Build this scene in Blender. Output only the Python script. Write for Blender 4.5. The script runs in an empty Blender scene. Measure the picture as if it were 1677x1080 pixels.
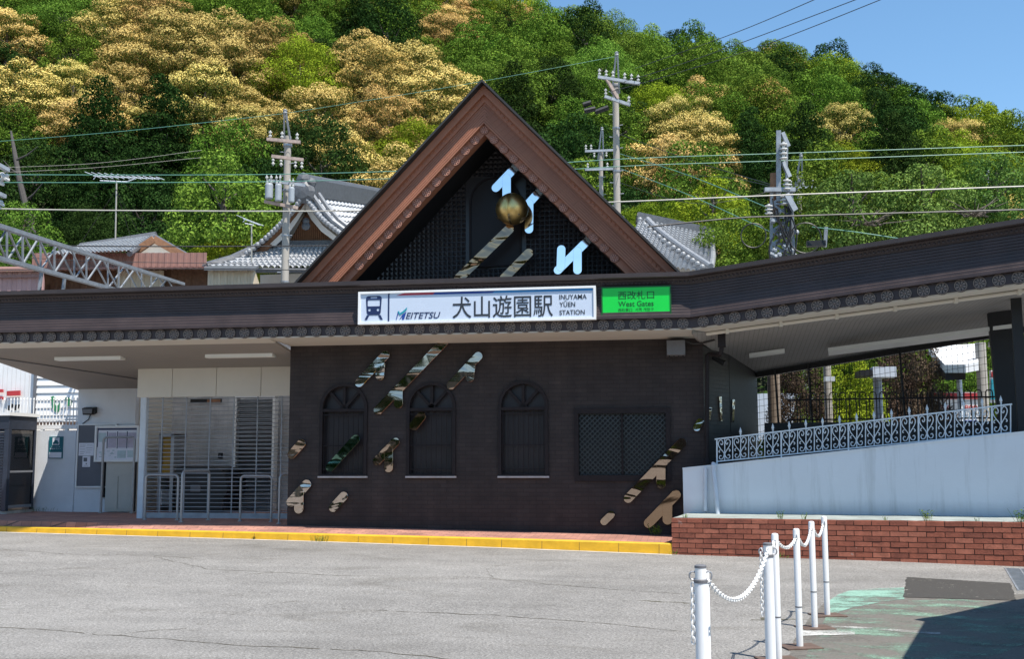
import bpy, bmesh, math, random
import numpy as np
from mathutils import Vector, Matrix, geometry
R = math.radians
random.seed(7)
scene = bpy.context.scene
COL = scene.collection

# ------------------------------------------------------------------ camera
F = 1800.0; CX, CY = 838.5, 540.0
PITCH = math.atan(210 / 1800); YAW = R(8.9); ROLL = R(0.17)
CAM = Vector((0, -18.1, 1.45))
_fw = Vector((-math.sin(YAW) * math.cos(PITCH), math.cos(YAW) * math.cos(PITCH), math.sin(PITCH)))
_r0 = Vector((math.cos(YAW), math.sin(YAW), 0)); _u0 = _r0.cross(_fw)
_rt = _r0 * math.cos(ROLL) - _u0 * math.sin(ROLL); _up = _rt.cross(_fw)
cam = bpy.data.cameras.new('camera'); cam_o = bpy.data.objects.new('camera', cam); COL.objects.link(cam_o)
cam.sensor_width = 36; cam.lens = 36 * F / 1677; cam.clip_start = 0.1; cam.clip_end = 2000
m = Matrix((_rt, _up, -_fw)).transposed().to_4x4(); m.translation = CAM
cam_o.matrix_world = m
scene.camera = cam_o

# ------------------------------------------------------------------ sky, sun, exposure
SUN = Vector((0.35, -0.30, 1.0)).normalized()
world = bpy.data.worlds.new('World'); scene.world = world; world.use_nodes = True
wn = world.node_tree.nodes; wl = world.node_tree.links
sky = wn.new('ShaderNodeTexSky'); sky.sky_type = 'NISHITA'; sky.sun_disc = False
sky.sun_elevation = math.asin(SUN.z); sky.sun_rotation = math.atan2(SUN.x, SUN.y)
sky.air_density = 1.0; sky.dust_density = 0.15; sky.ozone_density = 3.5; sky.altitude = 50
hs_ = wn.new('ShaderNodeHueSaturation'); hs_.inputs['Saturation'].default_value = 1.08; hs_.inputs['Value'].default_value = 1.12; hs_.inputs['Hue'].default_value = 0.492
wl.new(sky.outputs[0], hs_.inputs['Color']); wl.new(hs_.outputs[0], wn['Background'].inputs[0]); wn['Background'].inputs[1].default_value = 0.115
sl = bpy.data.lights.new('sun', 'SUN'); sl.energy = 5.0; sl.angle = R(0.5); sl.color = (1, 0.94, 0.85)
so = bpy.data.objects.new('sun', sl); COL.objects.link(so)
so.rotation_euler = SUN.to_track_quat('Z', 'Y').to_euler(); so.location = (20, -20, 60)
scene.view_settings.view_transform = 'Standard'; scene.view_settings.look = 'None'
scene.view_settings.exposure = 0.65; scene.view_settings.gamma = 1
scene.cycles.max_bounces = 8; scene.cycles.use_denoising = True

# ------------------------------------------------------------------ measuring the photograph onto real planes
def ray(x, y): return _fw + _rt * ((x - CX) / F) - _up * ((y - CY) / F)
def at(x, y, Y=0.0):
    d = ray(x, y); return CAM + d * ((Y - CAM.y) / d.y)
def dp(x, y, depth): return CAM + ray(x, y) * depth
def onz(x, y, z=0.0):
    d = ray(x, y); return CAM + d * ((z - CAM.z) / d.z)
def onv(x, y, P0, ang):
    d = ray(x, y); n = Vector((-math.sin(ang), math.cos(ang), 0)); return CAM + d * ((Vector(P0) - CAM).dot(n) / d.dot(n))
def px(p):
    d = Vector(p) - CAM; z = d.dot(_fw); return (CX + F * d.dot(_rt) / z, CY - F * d.dot(_up) / z, z)
def lerp(a, b, t): return a + (b - a) * t
def interp(x, pts):
    if x <= pts[0][0]: return pts[0][1]
    for (x0, y0), (x1, y1) in zip(pts, pts[1:]):
        if x <= x1: return lerp(y0, y1, (x - x0) / (x1 - x0))
    return pts[-1][1]

# ------------------------------------------------------------------ objects
ORG = {}
def tag(o, label=None, cat=None, group=None, kind=None):
    if label: o['label'] = label
    if cat: o['category'] = cat
    if group: o['group'] = group
    if kind: o['kind'] = kind
    return o
def thing(name, label, cat, loc, group=None):
    o = bpy.data.objects.new(name, None); COL.objects.link(o); o.location = loc; o.empty_display_size = 0.2
    ORG[o.name] = Vector(loc); return tag(o, label, cat, group)
class MB:
    def __init__(s): s.v = []; s.f = []; s.sm = False
    def add(s, vs, fs):
        b = len(s.v); s.v += [tuple(v) for v in vs]; s.f += [tuple(i + b for i in f) for f in fs]; return s
    def box(s, x0, y0, z0, x1, y1, z1):
        return s.add([(x0, y0, z0), (x1, y0, z0), (x1, y1, z0), (x0, y1, z0), (x0, y0, z1), (x1, y0, z1), (x1, y1, z1), (x0, y1, z1)],
                     [(0, 3, 2, 1), (4, 5, 6, 7), (0, 1, 5, 4), (1, 2, 6, 5), (2, 3, 7, 6), (3, 0, 4, 7)])
    def hexa(s, q0, q1):   # two quads joined (bottom ccw, top ccw)
        return s.add(list(q0) + list(q1), [(0, 3, 2, 1), (4, 5, 6, 7), (0, 1, 5, 4), (1, 2, 6, 5), (2, 3, 7, 6), (3, 0, 4, 7)])
    def bar(s, a, b, w, h=None, up=(0, 0, 1)):   # rectangular bar between two points
        a = Vector(a); b = Vector(b); h = h or w; d = (b - a).normalized(); u = Vector(up)
        if abs(d.dot(u)) > 0.98: u = Vector((0, 1, 0))
        x = d.cross(u).normalized(); z = x.cross(d).normalized(); x *= w / 2; z *= h / 2
        return s.hexa([a - x - z, a + x - z, a + x + z, a - x + z], [b - x - z, b + x - z, b + x + z, b - x + z])
    def tube(s, pts, r, n=8, cap=True, closed=False):
        pts = [Vector(p) for p in pts]; N = len(pts); rr = r if isinstance(r, (list, tuple)) else [r] * N
        b = len(s.v); prev = None
        for i, p in enumerate(pts):
            if closed: d = pts[(i + 1) % N] - pts[i - 1]
            else: d = pts[min(i + 1, N - 1)] - pts[max(i - 1, 0)]
            d = d.normalized() if d.length > 1e-9 else Vector((0, 0, 1))
            if prev is None:
                u = Vector((0, 0, 1)) if abs(d.z) < 0.9 else Vector((1, 0, 0)); x = d.cross(u).normalized()
            else: x = (prev - d * prev.dot(d)); x = x.normalized() if x.length > 1e-6 else prev
            prev = x; y = d.cross(x)
            for k in range(n):
                a = 2 * math.pi * k / n; q = p + (x * math.cos(a) + y * math.sin(a)) * rr[i]; s.v.append(tuple(q))
        for i in range(N if closed else N - 1):
            i2 = (i + 1) % N
            for k in range(n):
                k2 = (k + 1) % n; s.f.append((b + i * n + k, b + i * n + k2, b + i2 * n + k2, b + i2 * n + k))
        if cap and not closed:
            s.f.append(tuple(b + k for k in range(n))[::-1]); s.f.append(tuple(b + (N - 1) * n + k for k in range(n)))
        return s
    def lathe(s, c, prof, n=12, axis=(0, 0, 1)):   # prof: (r, h)
        c = Vector(c); q = Vector((0, 0, 1)).rotation_difference(Vector(axis)); b = len(s.v)
        for r, h in prof:
            for k in range(n):
                a = 2 * math.pi * k / n; s.v.append(tuple(c + q @ Vector((r * math.cos(a), r * math.sin(a), h))))
        for i in range(len(prof) - 1):
            for k in range(n):
                k2 = (k + 1) % n; s.f.append((b + i * n + k, b + i * n + k2, b + (i + 1) * n + k2, b + (i + 1) * n + k))
        s.f.append(tuple(b + k for k in range(n))[::-1]); s.f.append(tuple(b + (len(prof) - 1) * n + k for k in range(n)))
        return s
    def ball(s, c, r, n=12, m_=8, sc=(1, 1, 1)):
        c = Vector(c); prof = []; b = len(s.v)
        for i in range(m_ + 1):
            t = math.pi * i / m_
            for k in range(n):
                a = 2 * math.pi * k / n
                s.v.append((c.x + r * sc[0] * math.sin(t) * math.cos(a), c.y + r * sc[1] * math.sin(t) * math.sin(a), c.z - r * sc[2] * math.cos(t)))
        for i in range(m_):
            for k in range(n):
                k2 = (k + 1) % n; s.f.append((b + i * n + k, b + i * n + k2, b + (i + 1) * n + k2, b + (i + 1) * n + k))
        return s
    def prism(s, poly, y0, y1):   # polygon in (x, z), extruded along y
        n = len(poly); b = len(s.v)
        s.v += [(x, y0, z) for x, z in poly] + [(x, y1, z) for x, z in poly]
        s.f.append(tuple(b + i for i in range(n))); s.f.append(tuple(b + n + i for i in range(n))[::-1])
        for i in range(n): j = (i + 1) % n; s.f.append((b + i, b + n + i, b + n + j, b + j))
        return s
    def build(s, name, mat, parent=None, smooth=False, bevel=0, origin=None):
        org = ORG[parent.name] if parent else Vector(origin if origin is not None else (0, 0, 0))
        me = bpy.data.meshes.new(name)
        me.from_pydata([(v[0] - org.x, v[1] - org.y, v[2] - org.z) for v in s.v], [], s.f); me.validate()
        bm = bmesh.new(); bm.from_mesh(me); bmesh.ops.recalc_face_normals(bm, faces=bm.faces)
        if bevel: bmesh.ops.bevel(bm, geom=[e for e in bm.edges if e.calc_face_angle(0) > 0.5], offset=bevel, segments=1, affect='EDGES')
        bm.to_mesh(me); bm.free()
        if smooth:
            me.polygons.foreach_set('use_smooth', [True] * len(me.polygons))
            bm = bmesh.new(); bm.from_mesh(me)
            for e_ in bm.edges: e_.smooth = e_.calc_face_angle(0) < 0.75
            bm.to_mesh(me); bm.free()
        me.materials.append(mat)
        o = bpy.data.objects.new(name, me); COL.objects.link(o)
        if parent: o.parent = parent
        else: o.location = org
        ORG[o.name] = org
        return o
def smooth_by_angle(o, ang=0.7):
    me = o.data; me.polygons.foreach_set('use_smooth', [True] * len(me.polygons))
    bm = bmesh.new(); bm.from_mesh(me)
    for e in bm.edges: e.smooth = e.calc_face_angle(0) < ang
    bm.to_mesh(me); bm.free(); return o
def dup_tree(o, parent=None, loc=None):
    c = o.copy(); COL.objects.link(c)
    if parent: c.parent = parent
    if loc is not None: c.location = loc
    ORG[c.name] = ORG.get(o.name, Vector())
    for ch in list(o.children): dup_tree(ch, c)
    return c
def plate_holes(outer, holes, mb, y0, y1):   # polygon in (x, z) with holes, given thickness
    pts = []; edges = []
    for loop in [outer] + holes:
        b = len(pts); pts += [Vector(p) for p in loop]; n = len(loop); edges += [(b + i, b + (i + 1) % n) for i in range(n)]
    vs, es, fs, *_ = geometry.delaunay_2d_cdt(pts, edges, [], 0, 1e-6)
    def inside(p, loop):
        c = False; j = len(loop) - 1
        for i in range(len(loop)):
            xi, zi = loop[i]; xj, zj = loop[j]
            if (zi > p[1]) != (zj > p[1]) and p[0] < (xj - xi) * (p[1] - zi) / (zj - zi) + xi: c = not c
            j = i
        return c
    keep = []
    for f in fs:
        c = sum((vs[i] for i in f), Vector((0, 0))) / len(f)
        if inside(c, outer) and not any(inside(c, h) for h in holes): keep.append(f)
    mb.add([(v.x, y0, v.y) for v in vs], keep); mb.add([(v.x, y1, v.y) for v in vs], [f[::-1] for f in keep])
    for loop in [outer] + holes:
        n = len(loop); mb.add([(p[0], y0, p[1]) for p in loop] + [(p[0], y1, p[1]) for p in loop], [(i, (i + 1) % n, n + (i + 1) % n, n + i) for i in range(n)])
    return mb
def text_mesh(body, x0, x1, z0, z1, Y, name, mat, parent, bold=0.0, shear=0.0, depth=0.004, ang=0.0, P0=None):
    c = bpy.data.curves.new('t', 'FONT'); c.body = body; c.offset = bold; c.shear = shear; c.resolution_u = 3
    o = bpy.data.objects.new('t', c); COL.objects.link(o); bpy.context.view_layer.update()
    me = bpy.data.meshes.new_from_object(o.evaluated_get(bpy.context.evaluated_depsgraph_get()))
    bpy.data.objects.remove(o); bpy.data.curves.remove(c)
    vs = np.array([v.co[:2] for v in me.vertices]); lo = vs.min(0); hi = vs.max(0); t = (vs - lo) / (hi - lo)
    mb = MB(); ca, sa = math.cos(ang), math.sin(ang)
    def P(u, w):
        x = lerp(x0, x1, u); z = lerp(z0, z1, w)
        if P0 is None: return (x, Y, z)
        return (P0[0] + ca * x + sa * 0, P0[1] + sa * x, z)
    mb.add([P(u, w) for u, w in t], [tuple(p.vertices) for p in me.polygons]); bpy.data.meshes.remove(me)
    return mb.build(name, mat, parent)

# ------------------------------------------------------------------ materials
class N:
    def __init__(s, name):
        s.m = bpy.data.materials.new(name); s.m.use_nodes = True; s.t = s.m.node_tree; s.n = s.t.nodes; s.l = s.t.links
        s.b = s.n['Principled BSDF']
    def new(s, t, **k):
        n = s.n.new(t)
        for a, b in k.items(): setattr(n, a, b)
        return n
    def to(s, a, b): s.l.new(a, b)
    def coords(s, scale=(1, 1, 1), swap=None, out='Object'):
        tc = s.new('ShaderNodeTexCoord'); o = tc.outputs[out]
        if swap:
            sp = s.new('ShaderNodeSeparateXYZ'); cb = s.new('ShaderNodeCombineXYZ'); s.to(o, sp.inputs[0])
            for i, a in enumerate(swap):
                if a in 'XYZ': s.to(sp.outputs['XYZ'.index(a)], cb.inputs[i])
            o = cb.outputs[0]
        mp = s.new('ShaderNodeMapping'); mp.inputs['Scale'].default_value = scale; s.to(o, mp.inputs[0]); return mp.outputs[0]
    def noise(s, co, scale, detail=4, rough=0.6, dist=0.0):
        n = s.new('ShaderNodeTexNoise'); n.inputs['Scale'].default_value = scale; n.inputs['Detail'].default_value = detail
        n.inputs['Roughness'].default_value = rough; n.inputs['Distortion'].default_value = dist; s.to(co, n.inputs['Vector']); return n.outputs['Fac']
    def ramp(s, fac, *stops):
        r = s.new('ShaderNodeValToRGB'); e = r.color_ramp.elements
        while len(e) < len(stops): e.new(0.5)
        for i, (p, c) in enumerate(stops): e[i].position = p; e[i].color = (*c, 1) if len(c) == 3 else c
        s.to(fac, r.inputs[0]); return r.outputs[0]
    def mix(s, fac, a, b, mode='MIX'):
        n = s.new('ShaderNodeMix', data_type='RGBA', blend_type=mode)
        for i, v in ((0, fac), (6, a), (7, b)):
            if hasattr(v, 'links'): s.to(v, n.inputs[i])
            else: n.inputs[i].default_value = v if i == 0 else (*v, 1)
        return n.outputs[2]
    def math(s, op, a, b=0.0, c=None):
        n = s.new('ShaderNodeMath', operation=op)
        for i, v in enumerate((a, b) if c is None else (a, b, c)):
            if hasattr(v, 'links'): s.to(v, n.inputs[i])
            else: n.inputs[i].default_value = v
        return n.outputs[0]
    def bump(s, h, strength=0.3, dist=0.02, prev=None):
        n = s.new('ShaderNodeBump'); n.inputs['Strength'].default_value = strength; n.inputs['Distance'].default_value = dist
        s.to(h, n.inputs['Height'])
        if prev: s.to(prev, n.inputs['Normal'])
        return n.outputs[0]
    def fin(s, color=None, rough=None, normal=None, metal=0.0, spec=None):
        for k, v in (('Base Color', color), ('Roughness', rough), ('Normal', normal)):
            if v is None: continue
            if hasattr(v, 'links'): s.to(v, s.b.inputs[k])
            else: s.b.inputs[k].default_value = (*v, 1) if k == 'Base Color' else v
        s.b.inputs['Metallic'].default_value = metal
        if spec is not None: s.b.inputs['Specular IOR Level'].default_value = spec
        return s.m
def basic(name, c, rough=0.6, var=0.18, scale=6, metal=0.0, bump=0.08, bscale=60, streak=False, spec=None):
    s = N(name); co = s.coords((1, 1, 0.15) if streak else (1, 1, 1)); a = tuple(x * (1 - var) for x in c); b = tuple(min(1, x * (1 + var)) for x in c)
    col = s.ramp(s.noise(co, scale, 6), (0.3, a), (0.7, b))
    nb = s.bump(s.noise(s.coords(), bscale, 3), bump, 0.01) if bump else None
    return s.fin(col, s.math('MULTIPLY_ADD', s.noise(co, scale * 2, 3), 0.15, rough - 0.07), nb, metal, spec)
def brickmat(name, c1, c2, mortar, swap, bw, bh, ms=0.01, rough=0.7, bump=0.5, off=0.5, var=0.0, spec=None):
    s = N(name); co = s.coords(swap=swap); b = s.new('ShaderNodeTexBrick'); s.to(co, b.inputs['Vector'])
    b.offset = off; b.inputs['Color1'].default_value = (*c1, 1); b.inputs['Color2'].default_value = (*c2, 1); b.inputs['Mortar'].default_value = (*mortar, 1)
    b.inputs['Scale'].default_value = 1; b.inputs['Mortar Size'].default_value = ms; b.inputs['Mortar Smooth'].default_value = 0.2
    b.inputs['Brick Width'].default_value = bw; b.inputs['Row Height'].default_value = bh
    col = s.mix(1.0, b.outputs[0], s.ramp(s.noise(s.coords(), 3, 6), (0.3, (0.78,) * 3), (0.7, (1.15,) * 3)), 'MULTIPLY')
    col = s.mix(1.0, col, s.ramp(s.noise(s.coords((1.6, 1.6, .14)), 1.6, 6, .7), (0.3, (0.82,) * 3), (0.75, (1.28, 1.24, 1.2))), 'MULTIPLY')
    h = s.math('SUBTRACT', s.math('MULTIPLY', s.noise(s.coords(), 45, 4), 0.25), b.outputs['Fac'])
    return s.fin(col, rough, s.bump(h, bump, 0.012), spec=spec)
M = {}
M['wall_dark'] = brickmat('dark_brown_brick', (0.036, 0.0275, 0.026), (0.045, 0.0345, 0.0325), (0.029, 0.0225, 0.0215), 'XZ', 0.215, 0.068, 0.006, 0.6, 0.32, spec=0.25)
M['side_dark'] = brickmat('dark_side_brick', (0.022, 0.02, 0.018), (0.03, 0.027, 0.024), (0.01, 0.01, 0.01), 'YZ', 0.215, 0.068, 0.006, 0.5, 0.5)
M['eave'] = basic('eave_brown_tile', (0.050, 0.036, 0.036), 0.42, 0.2, 3, bump=0.15, spec=0.35)
M['eave_cap'] = basic('eave_cap_metal', (0.036, 0.026, 0.025), 0.5, 0.2, 2, bump=0.05)
M['ros_ground'] = basic('rosette_dark_ground', (0.016, 0.012, 0.012), 0.5, 0.2, 9, bump=0)
M['motif'] = basic('eave_rosette_bronze', (0.19, 0.145, 0.12), 0.4, 0.25, 20, bump=0.1)
M['rake'] = basic('gable_brown_tile', (0.33, 0.132, 0.072), 0.55, 0.10, 4, bump=0.12)
M['rake_motif'] = basic('gable_rosette_copper', (0.46, 0.22, 0.15), 0.45, 0.15, 10, bump=0.1)
M['rake_dark'] = basic('gable_rosette_ground', (0.085, 0.032, 0.021), 0.6, 0.15, 8, bump=0.05)
M['post_brown'] = basic('grey_brown_post', (0.22, 0.17, 0.13), 0.8, 0.2, 6, bump=0.1)
M['roof_black'] = basic('black_roof_sheet', (0.02, 0.02, 0.02), 0.6, 0.2, 3)
M['gable_wall'] = basic('black_studded_panel', (0.028, 0.025, 0.027), 0.33, 0.2, 8, bump=0.05)
M['gable_panel'] = basic('black_gloss_panel', (0.022, 0.018, 0.018), 0.4, 0.2, 1.5, bump=0.0, spec=0.2)
M['iron'] = basic('dark_iron', (0.021, 0.016, 0.0165), 0.6, 0.2, 10, spec=0.2)
M['black'] = basic('black_paint', (0.010, 0.010, 0.011), 0.5, 0.2, 8)
M['glass_dark'] = basic('dark_window_pane', (0.024, 0.018, 0.019), 0.35, 0.3, 2, bump=0.0)
M['pane_black'] = basic('black_backing_pane', (0.008, 0.010, 0.010), 0.4, 0.2, 4, bump=0)
M['lattice'] = basic('dark_green_lattice', (0.034, 0.042, 0.044), 0.4, 0.2, 8)
M['sill'] = basic('grey_window_sill', (0.42, 0.39, 0.38), 0.6, 0.15, 12)
M['soffit'] = basic('soffit_board', (0.27, 0.245, 0.22), 0.75, 0.07, 1.2, bump=0.05)
M['cream'] = basic('cream_panel', (0.62, 0.575, 0.50), 0.5, 0.04, 2, bump=0.03)
M['white'] = basic('white_paint', (0.78, 0.78, 0.77), 0.5, 0.05, 3, bump=0.05)
M['white_render'] = basic('white_render', (0.66, 0.68, 0.71), 0.85, 0.08, 1.6, bump=0.5, bscale=40)
M['fluor'] = basic('lamp_diffuser', (0.8, 0.8, 0.76), 0.4, 0.03, 3, bump=0)
M['steel'] = basic('grey_steel_pipe', (0.34, 0.34, 0.35), 0.4, 0.1, 8, 0.6, 0.02)
M['truss'] = basic('dull_galvanised_truss', (0.22, 0.24, 0.265), 0.6, 0.2, 5, 0.1)
M['grey_bark'] = basic('dull_grey_bark', (0.055, 0.05, 0.046), 0.9, 0.25, 6, bump=0.4)
M['trans_grey'] = basic('transformer_grey', (0.30, 0.33, 0.36), 0.5, 0.1, 5)
M['galv'] = basic('galvanised_steel', (0.33, 0.355, 0.385), 0.5, 0.2, 5, 0.25, 0.05)
M['rail_paint'] = basic('pale_blue_grey_rail', (0.60, 0.66, 0.70), 0.45, 0.08, 14)
M['ramp_white'] = basic('pale_blue_white_render', (0.62, 0.69, 0.76), 0.8, 0.05, 0.9, bump=0.3, bscale=30)
M['red_brick'] = brickmat('red_brick', (0.30, 0.062, 0.036), (0.22, 0.045, 0.028), (0.05, 0.03, 0.026), 'XZ', 0.235, 0.070, 0.009, 0.8, 0.9)
M['planter_top'] = basic('weathered_green_concrete', (0.26, 0.29, 0.275), 0.9, 0.25, 3, bump=0.4)
M['yellow'] = basic('yellow_kerb_paint', (0.64, 0.355, 0.012), 0.6, 0.14, 5, bump=0.35, bscale=35)
M['yellow_joint'] = basic('dirty_yellow_joint', (0.24, 0.14, 0.03), 0.8, 0.2, 9, bump=0)
M['pvc'] = basic('pale_pipe', (0.55, 0.60, 0.66), 0.4, 0.06, 6, bump=0.02)
M['concrete'] = basic('pole_concrete', (0.36, 0.33, 0.29), 0.85, 0.12, 4, bump=0.2, streak=True)
M['porcelain'] = basic('white_porcelain', (0.56, 0.55, 0.52), 0.2, 0.05, 8, bump=0)
M['rusty'] = basic('rusty_crossarm', (0.36, 0.28, 0.24), 0.7, 0.35, 8, bump=0.1)
M['wire'] = basic('black_wire', (0.02, 0.02, 0.022), 0.5, 0.1, 3, bump=0)
M['wire_green'] = basic('green_sheathed_wire', (0.10, 0.26, 0.20), 0.4, 0.1, 3, bump=0)
M['wire_pale'] = basic('pale_catenary_wire', (0.40, 0.38, 0.33), 0.4, 0.1, 3, bump=0)
M['bark'] = basic('tree_bark', (0.10, 0.082, 0.066), 0.9, 0.3, 6, bump=0.6, bscale=25)
M['tile_roof'] = basic('grey_glazed_roof_tile', (0.25, 0.26, 0.275), 0.38, 0.22, 9, bump=0.1)
M['tile_dark'] = basic('dark_roof_ridge_tile', (0.10, 0.105, 0.115), 0.45, 0.25, 8, bump=0.1)
M['brown_wall'] = basic('brown_corrugated_sheet', (0.25, 0.135, 0.11), 0.6, 0.12, 2, bump=0.03)
M['tan_wall'] = basic('tan_corrugated_sheet', (0.48, 0.40, 0.29), 0.6, 0.1, 2, bump=0.03)
M['pink_wall'] = basic('pink_brown_sheet', (0.42, 0.25, 0.23), 0.6, 0.1, 2, bump=0.03)
M['wood_dark'] = basic('dark_wood_lattice', (0.13, 0.065, 0.035), 0.75, 0.3, 10, bump=0.2)
M['wood_trim'] = basic('brown_wood_trim', (0.27, 0.13, 0.065), 0.7, 0.2, 8, bump=0.1)
M['plaster'] = basic('white_plaster', (0.72, 0.70, 0.66), 0.8, 0.06, 3)
M['navy'] = basic('navy_sign_ink', (0.012, 0.025, 0.09), 0.4, 0.05, 5, bump=0)
M['ink'] = basic('dark_grey_sign_ink', (0.028, 0.032, 0.04), 0.4, 0.05, 5, bump=0)
M['sign_white'] = basic('white_sign_acrylic', (0.54, 0.61, 0.72), 0.25, 0.03, 1.5, bump=0)
M['sign_grey'] = basic('pale_grey_sign_band', (0.50, 0.58, 0.68), 0.3, 0.03, 2, bump=0)
M['sign_red'] = basic('red_sign_band', (0.42, 0.035, 0.06), 0.35, 0.05, 2, bump=0)
M['sign_blue'] = basic('blue_sign_band', (0.014, 0.05, 0.27), 0.35, 0.05, 2, bump=0)
M['sign_cyan'] = basic('sky_blue_sign_band', (0.03, 0.22, 0.50), 0.35, 0.05, 2, bump=0)
M['sign_teal'] = basic('teal_sign_ink', (0.02, 0.28, 0.36), 0.35, 0.05, 2, bump=0)
M['sign_green'] = basic('bright_green_acrylic', (0.008, 0.60, 0.06), 0.3, 0.04, 2, bump=0)
M['sign_dgreen'] = basic('dark_green_sign_ink', (0.004, 0.085, 0.014), 0.4, 0.05, 2, bump=0)
M['taxi_teal'] = basic('deep_teal_sign', (0.012, 0.125, 0.16), 0.4, 0.06, 4, bump=0)
M['board_grey'] = basic('slate_grey_board', (0.125, 0.13, 0.15), 0.7, 0.08, 5)
M['paper'] = basic('white_paper', (0.72, 0.72, 0.78), 0.7, 0.06, 8, bump=0.05)
M['red'] = basic('faded_red_paint', (0.45, 0.035, 0.04), 0.5, 0.1, 5, bump=0)
M['green_paint_sign'] = basic('green_graphic', (0.03, 0.22, 0.09), 0.5, 0.1, 5, bump=0)
M['navy_box'] = basic('dark_navy_metal', (0.022, 0.028, 0.045), 0.45, 0.15, 6)
M['machine_yellow'] = basic('ochre_machine', (0.35, 0.20, 0.02), 0.5, 0.12, 5, bump=0)
M['lobby_wall'] = brickmat('grey_lobby_tile', (0.52, 0.52, 0.53), (0.49, 0.49, 0.50), (0.40, 0.40, 0.41), 'XZ', 0.42, 0.1, 0.006, 0.6, 0.3)
M['grate'] = basic('grey_drain_grate', (0.30, 0.33, 0.36), 0.5, 0.2, 5, 0.5)
M['base_brown'] = basic('rusty_base_plate', (0.10, 0.065, 0.05), 0.8, 0.3, 9, bump=0.2)
M['dull_grey'] = basic('dull_grey_plastic', (0.14, 0.14, 0.15), 0.5, 0.1, 6)
M['beige_door'] = basic('beige_painted_board', (0.50, 0.48, 0.43), 0.6, 0.07, 2.5, bump=0.1)

def mirror(name, c, strength, scale, seed):
    s = N(name); co = s.coords(); mp = s.new('ShaderNodeMapping'); mp.inputs['Location'].default_value = (seed * 3.1, seed, seed * 7.7); mp.inputs['Scale'].default_value = (1, 1, 2.2); s.to(co, mp.inputs[0])
    return s.fin(c, 0.07, s.bump(s.noise(mp.outputs[0], scale, 1.5, 0.4, 0.6), strength, 0.12), 1.0)
MIR = [mirror('polished_steel', (0.55, 0.47, 0.41), 0.30, 1.9, i) for i in range(3)]
M['mirror_refl_bronze'] = mirror('bronze_reflection_steel', (0.36, 0.25, 0.17), 0.06, 1.5, 4)  # brown of the reflected paving is put into the mirror colour
M['mirror_refl_green'] = mirror('green_reflection_steel', (0.11, 0.20, 0.16), 0.34, 1.4, 21)  # reflected greenery is put into the mirror's base colour
M['mirror_refl_brown'] = mirror('brown_reflection_steel', (0.31, 0.20, 0.13), 0.34, 2.0, 31)  # brown reflection of the ground is coloured into the mirror
MIRB = [mirror('warm_reflection_steel', (0.46, 0.36, 0.285), 0.24, 1.5, i + 11) for i in range(3)]  # warm reflected browns are mixed into the steel colour
M['mirror_sky'] = mirror('polished_steel_plain', (0.88, 0.9, 0.93), 0.02, 1.2, 9)
def goldmat():
    s = N('gold_leaf'); co = s.coords()
    return s.fin(s.ramp(s.noise(co, 8, 5), (0.3, (0.62, 0.42, 0.14)), (0.7, (0.85, 0.63, 0.27))), s.math('MULTIPLY_ADD', s.noise(co, 12, 3), 0.2, 0.3), s.bump(s.noise(co, 5, 3), 0.15, 0.03), 1.0)
M['gold'] = goldmat()

def ribbed(name, c, axis, period, rough=0.7, depth=0.008, dark=0.75):
    s = N(name); co = s.coords(); sp = s.new('ShaderNodeSeparateXYZ'); s.to(co, sp.inputs[0])
    t = s.math('FRACT', s.math('DIVIDE', sp.outputs['XYZ'.index(axis)], period))
    g = s.math('GREATER_THAN', t, 0.86)
    h = s.math('MULTIPLY', g, -1.0)
    col = s.mix(g, s.ramp(s.noise(co, 1.5, 5), (0.3, tuple(x * 0.93 for x in c)), (0.7, tuple(x * 1.05 for x in c))), tuple(x * dark for x in c))
    return s.fin(col, rough, s.bump(h, 0.6, depth))
M['soffit_rib'] = ribbed('ribbed_soffit_board', (0.30, 0.285, 0.27), 'X', 0.075)

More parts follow.
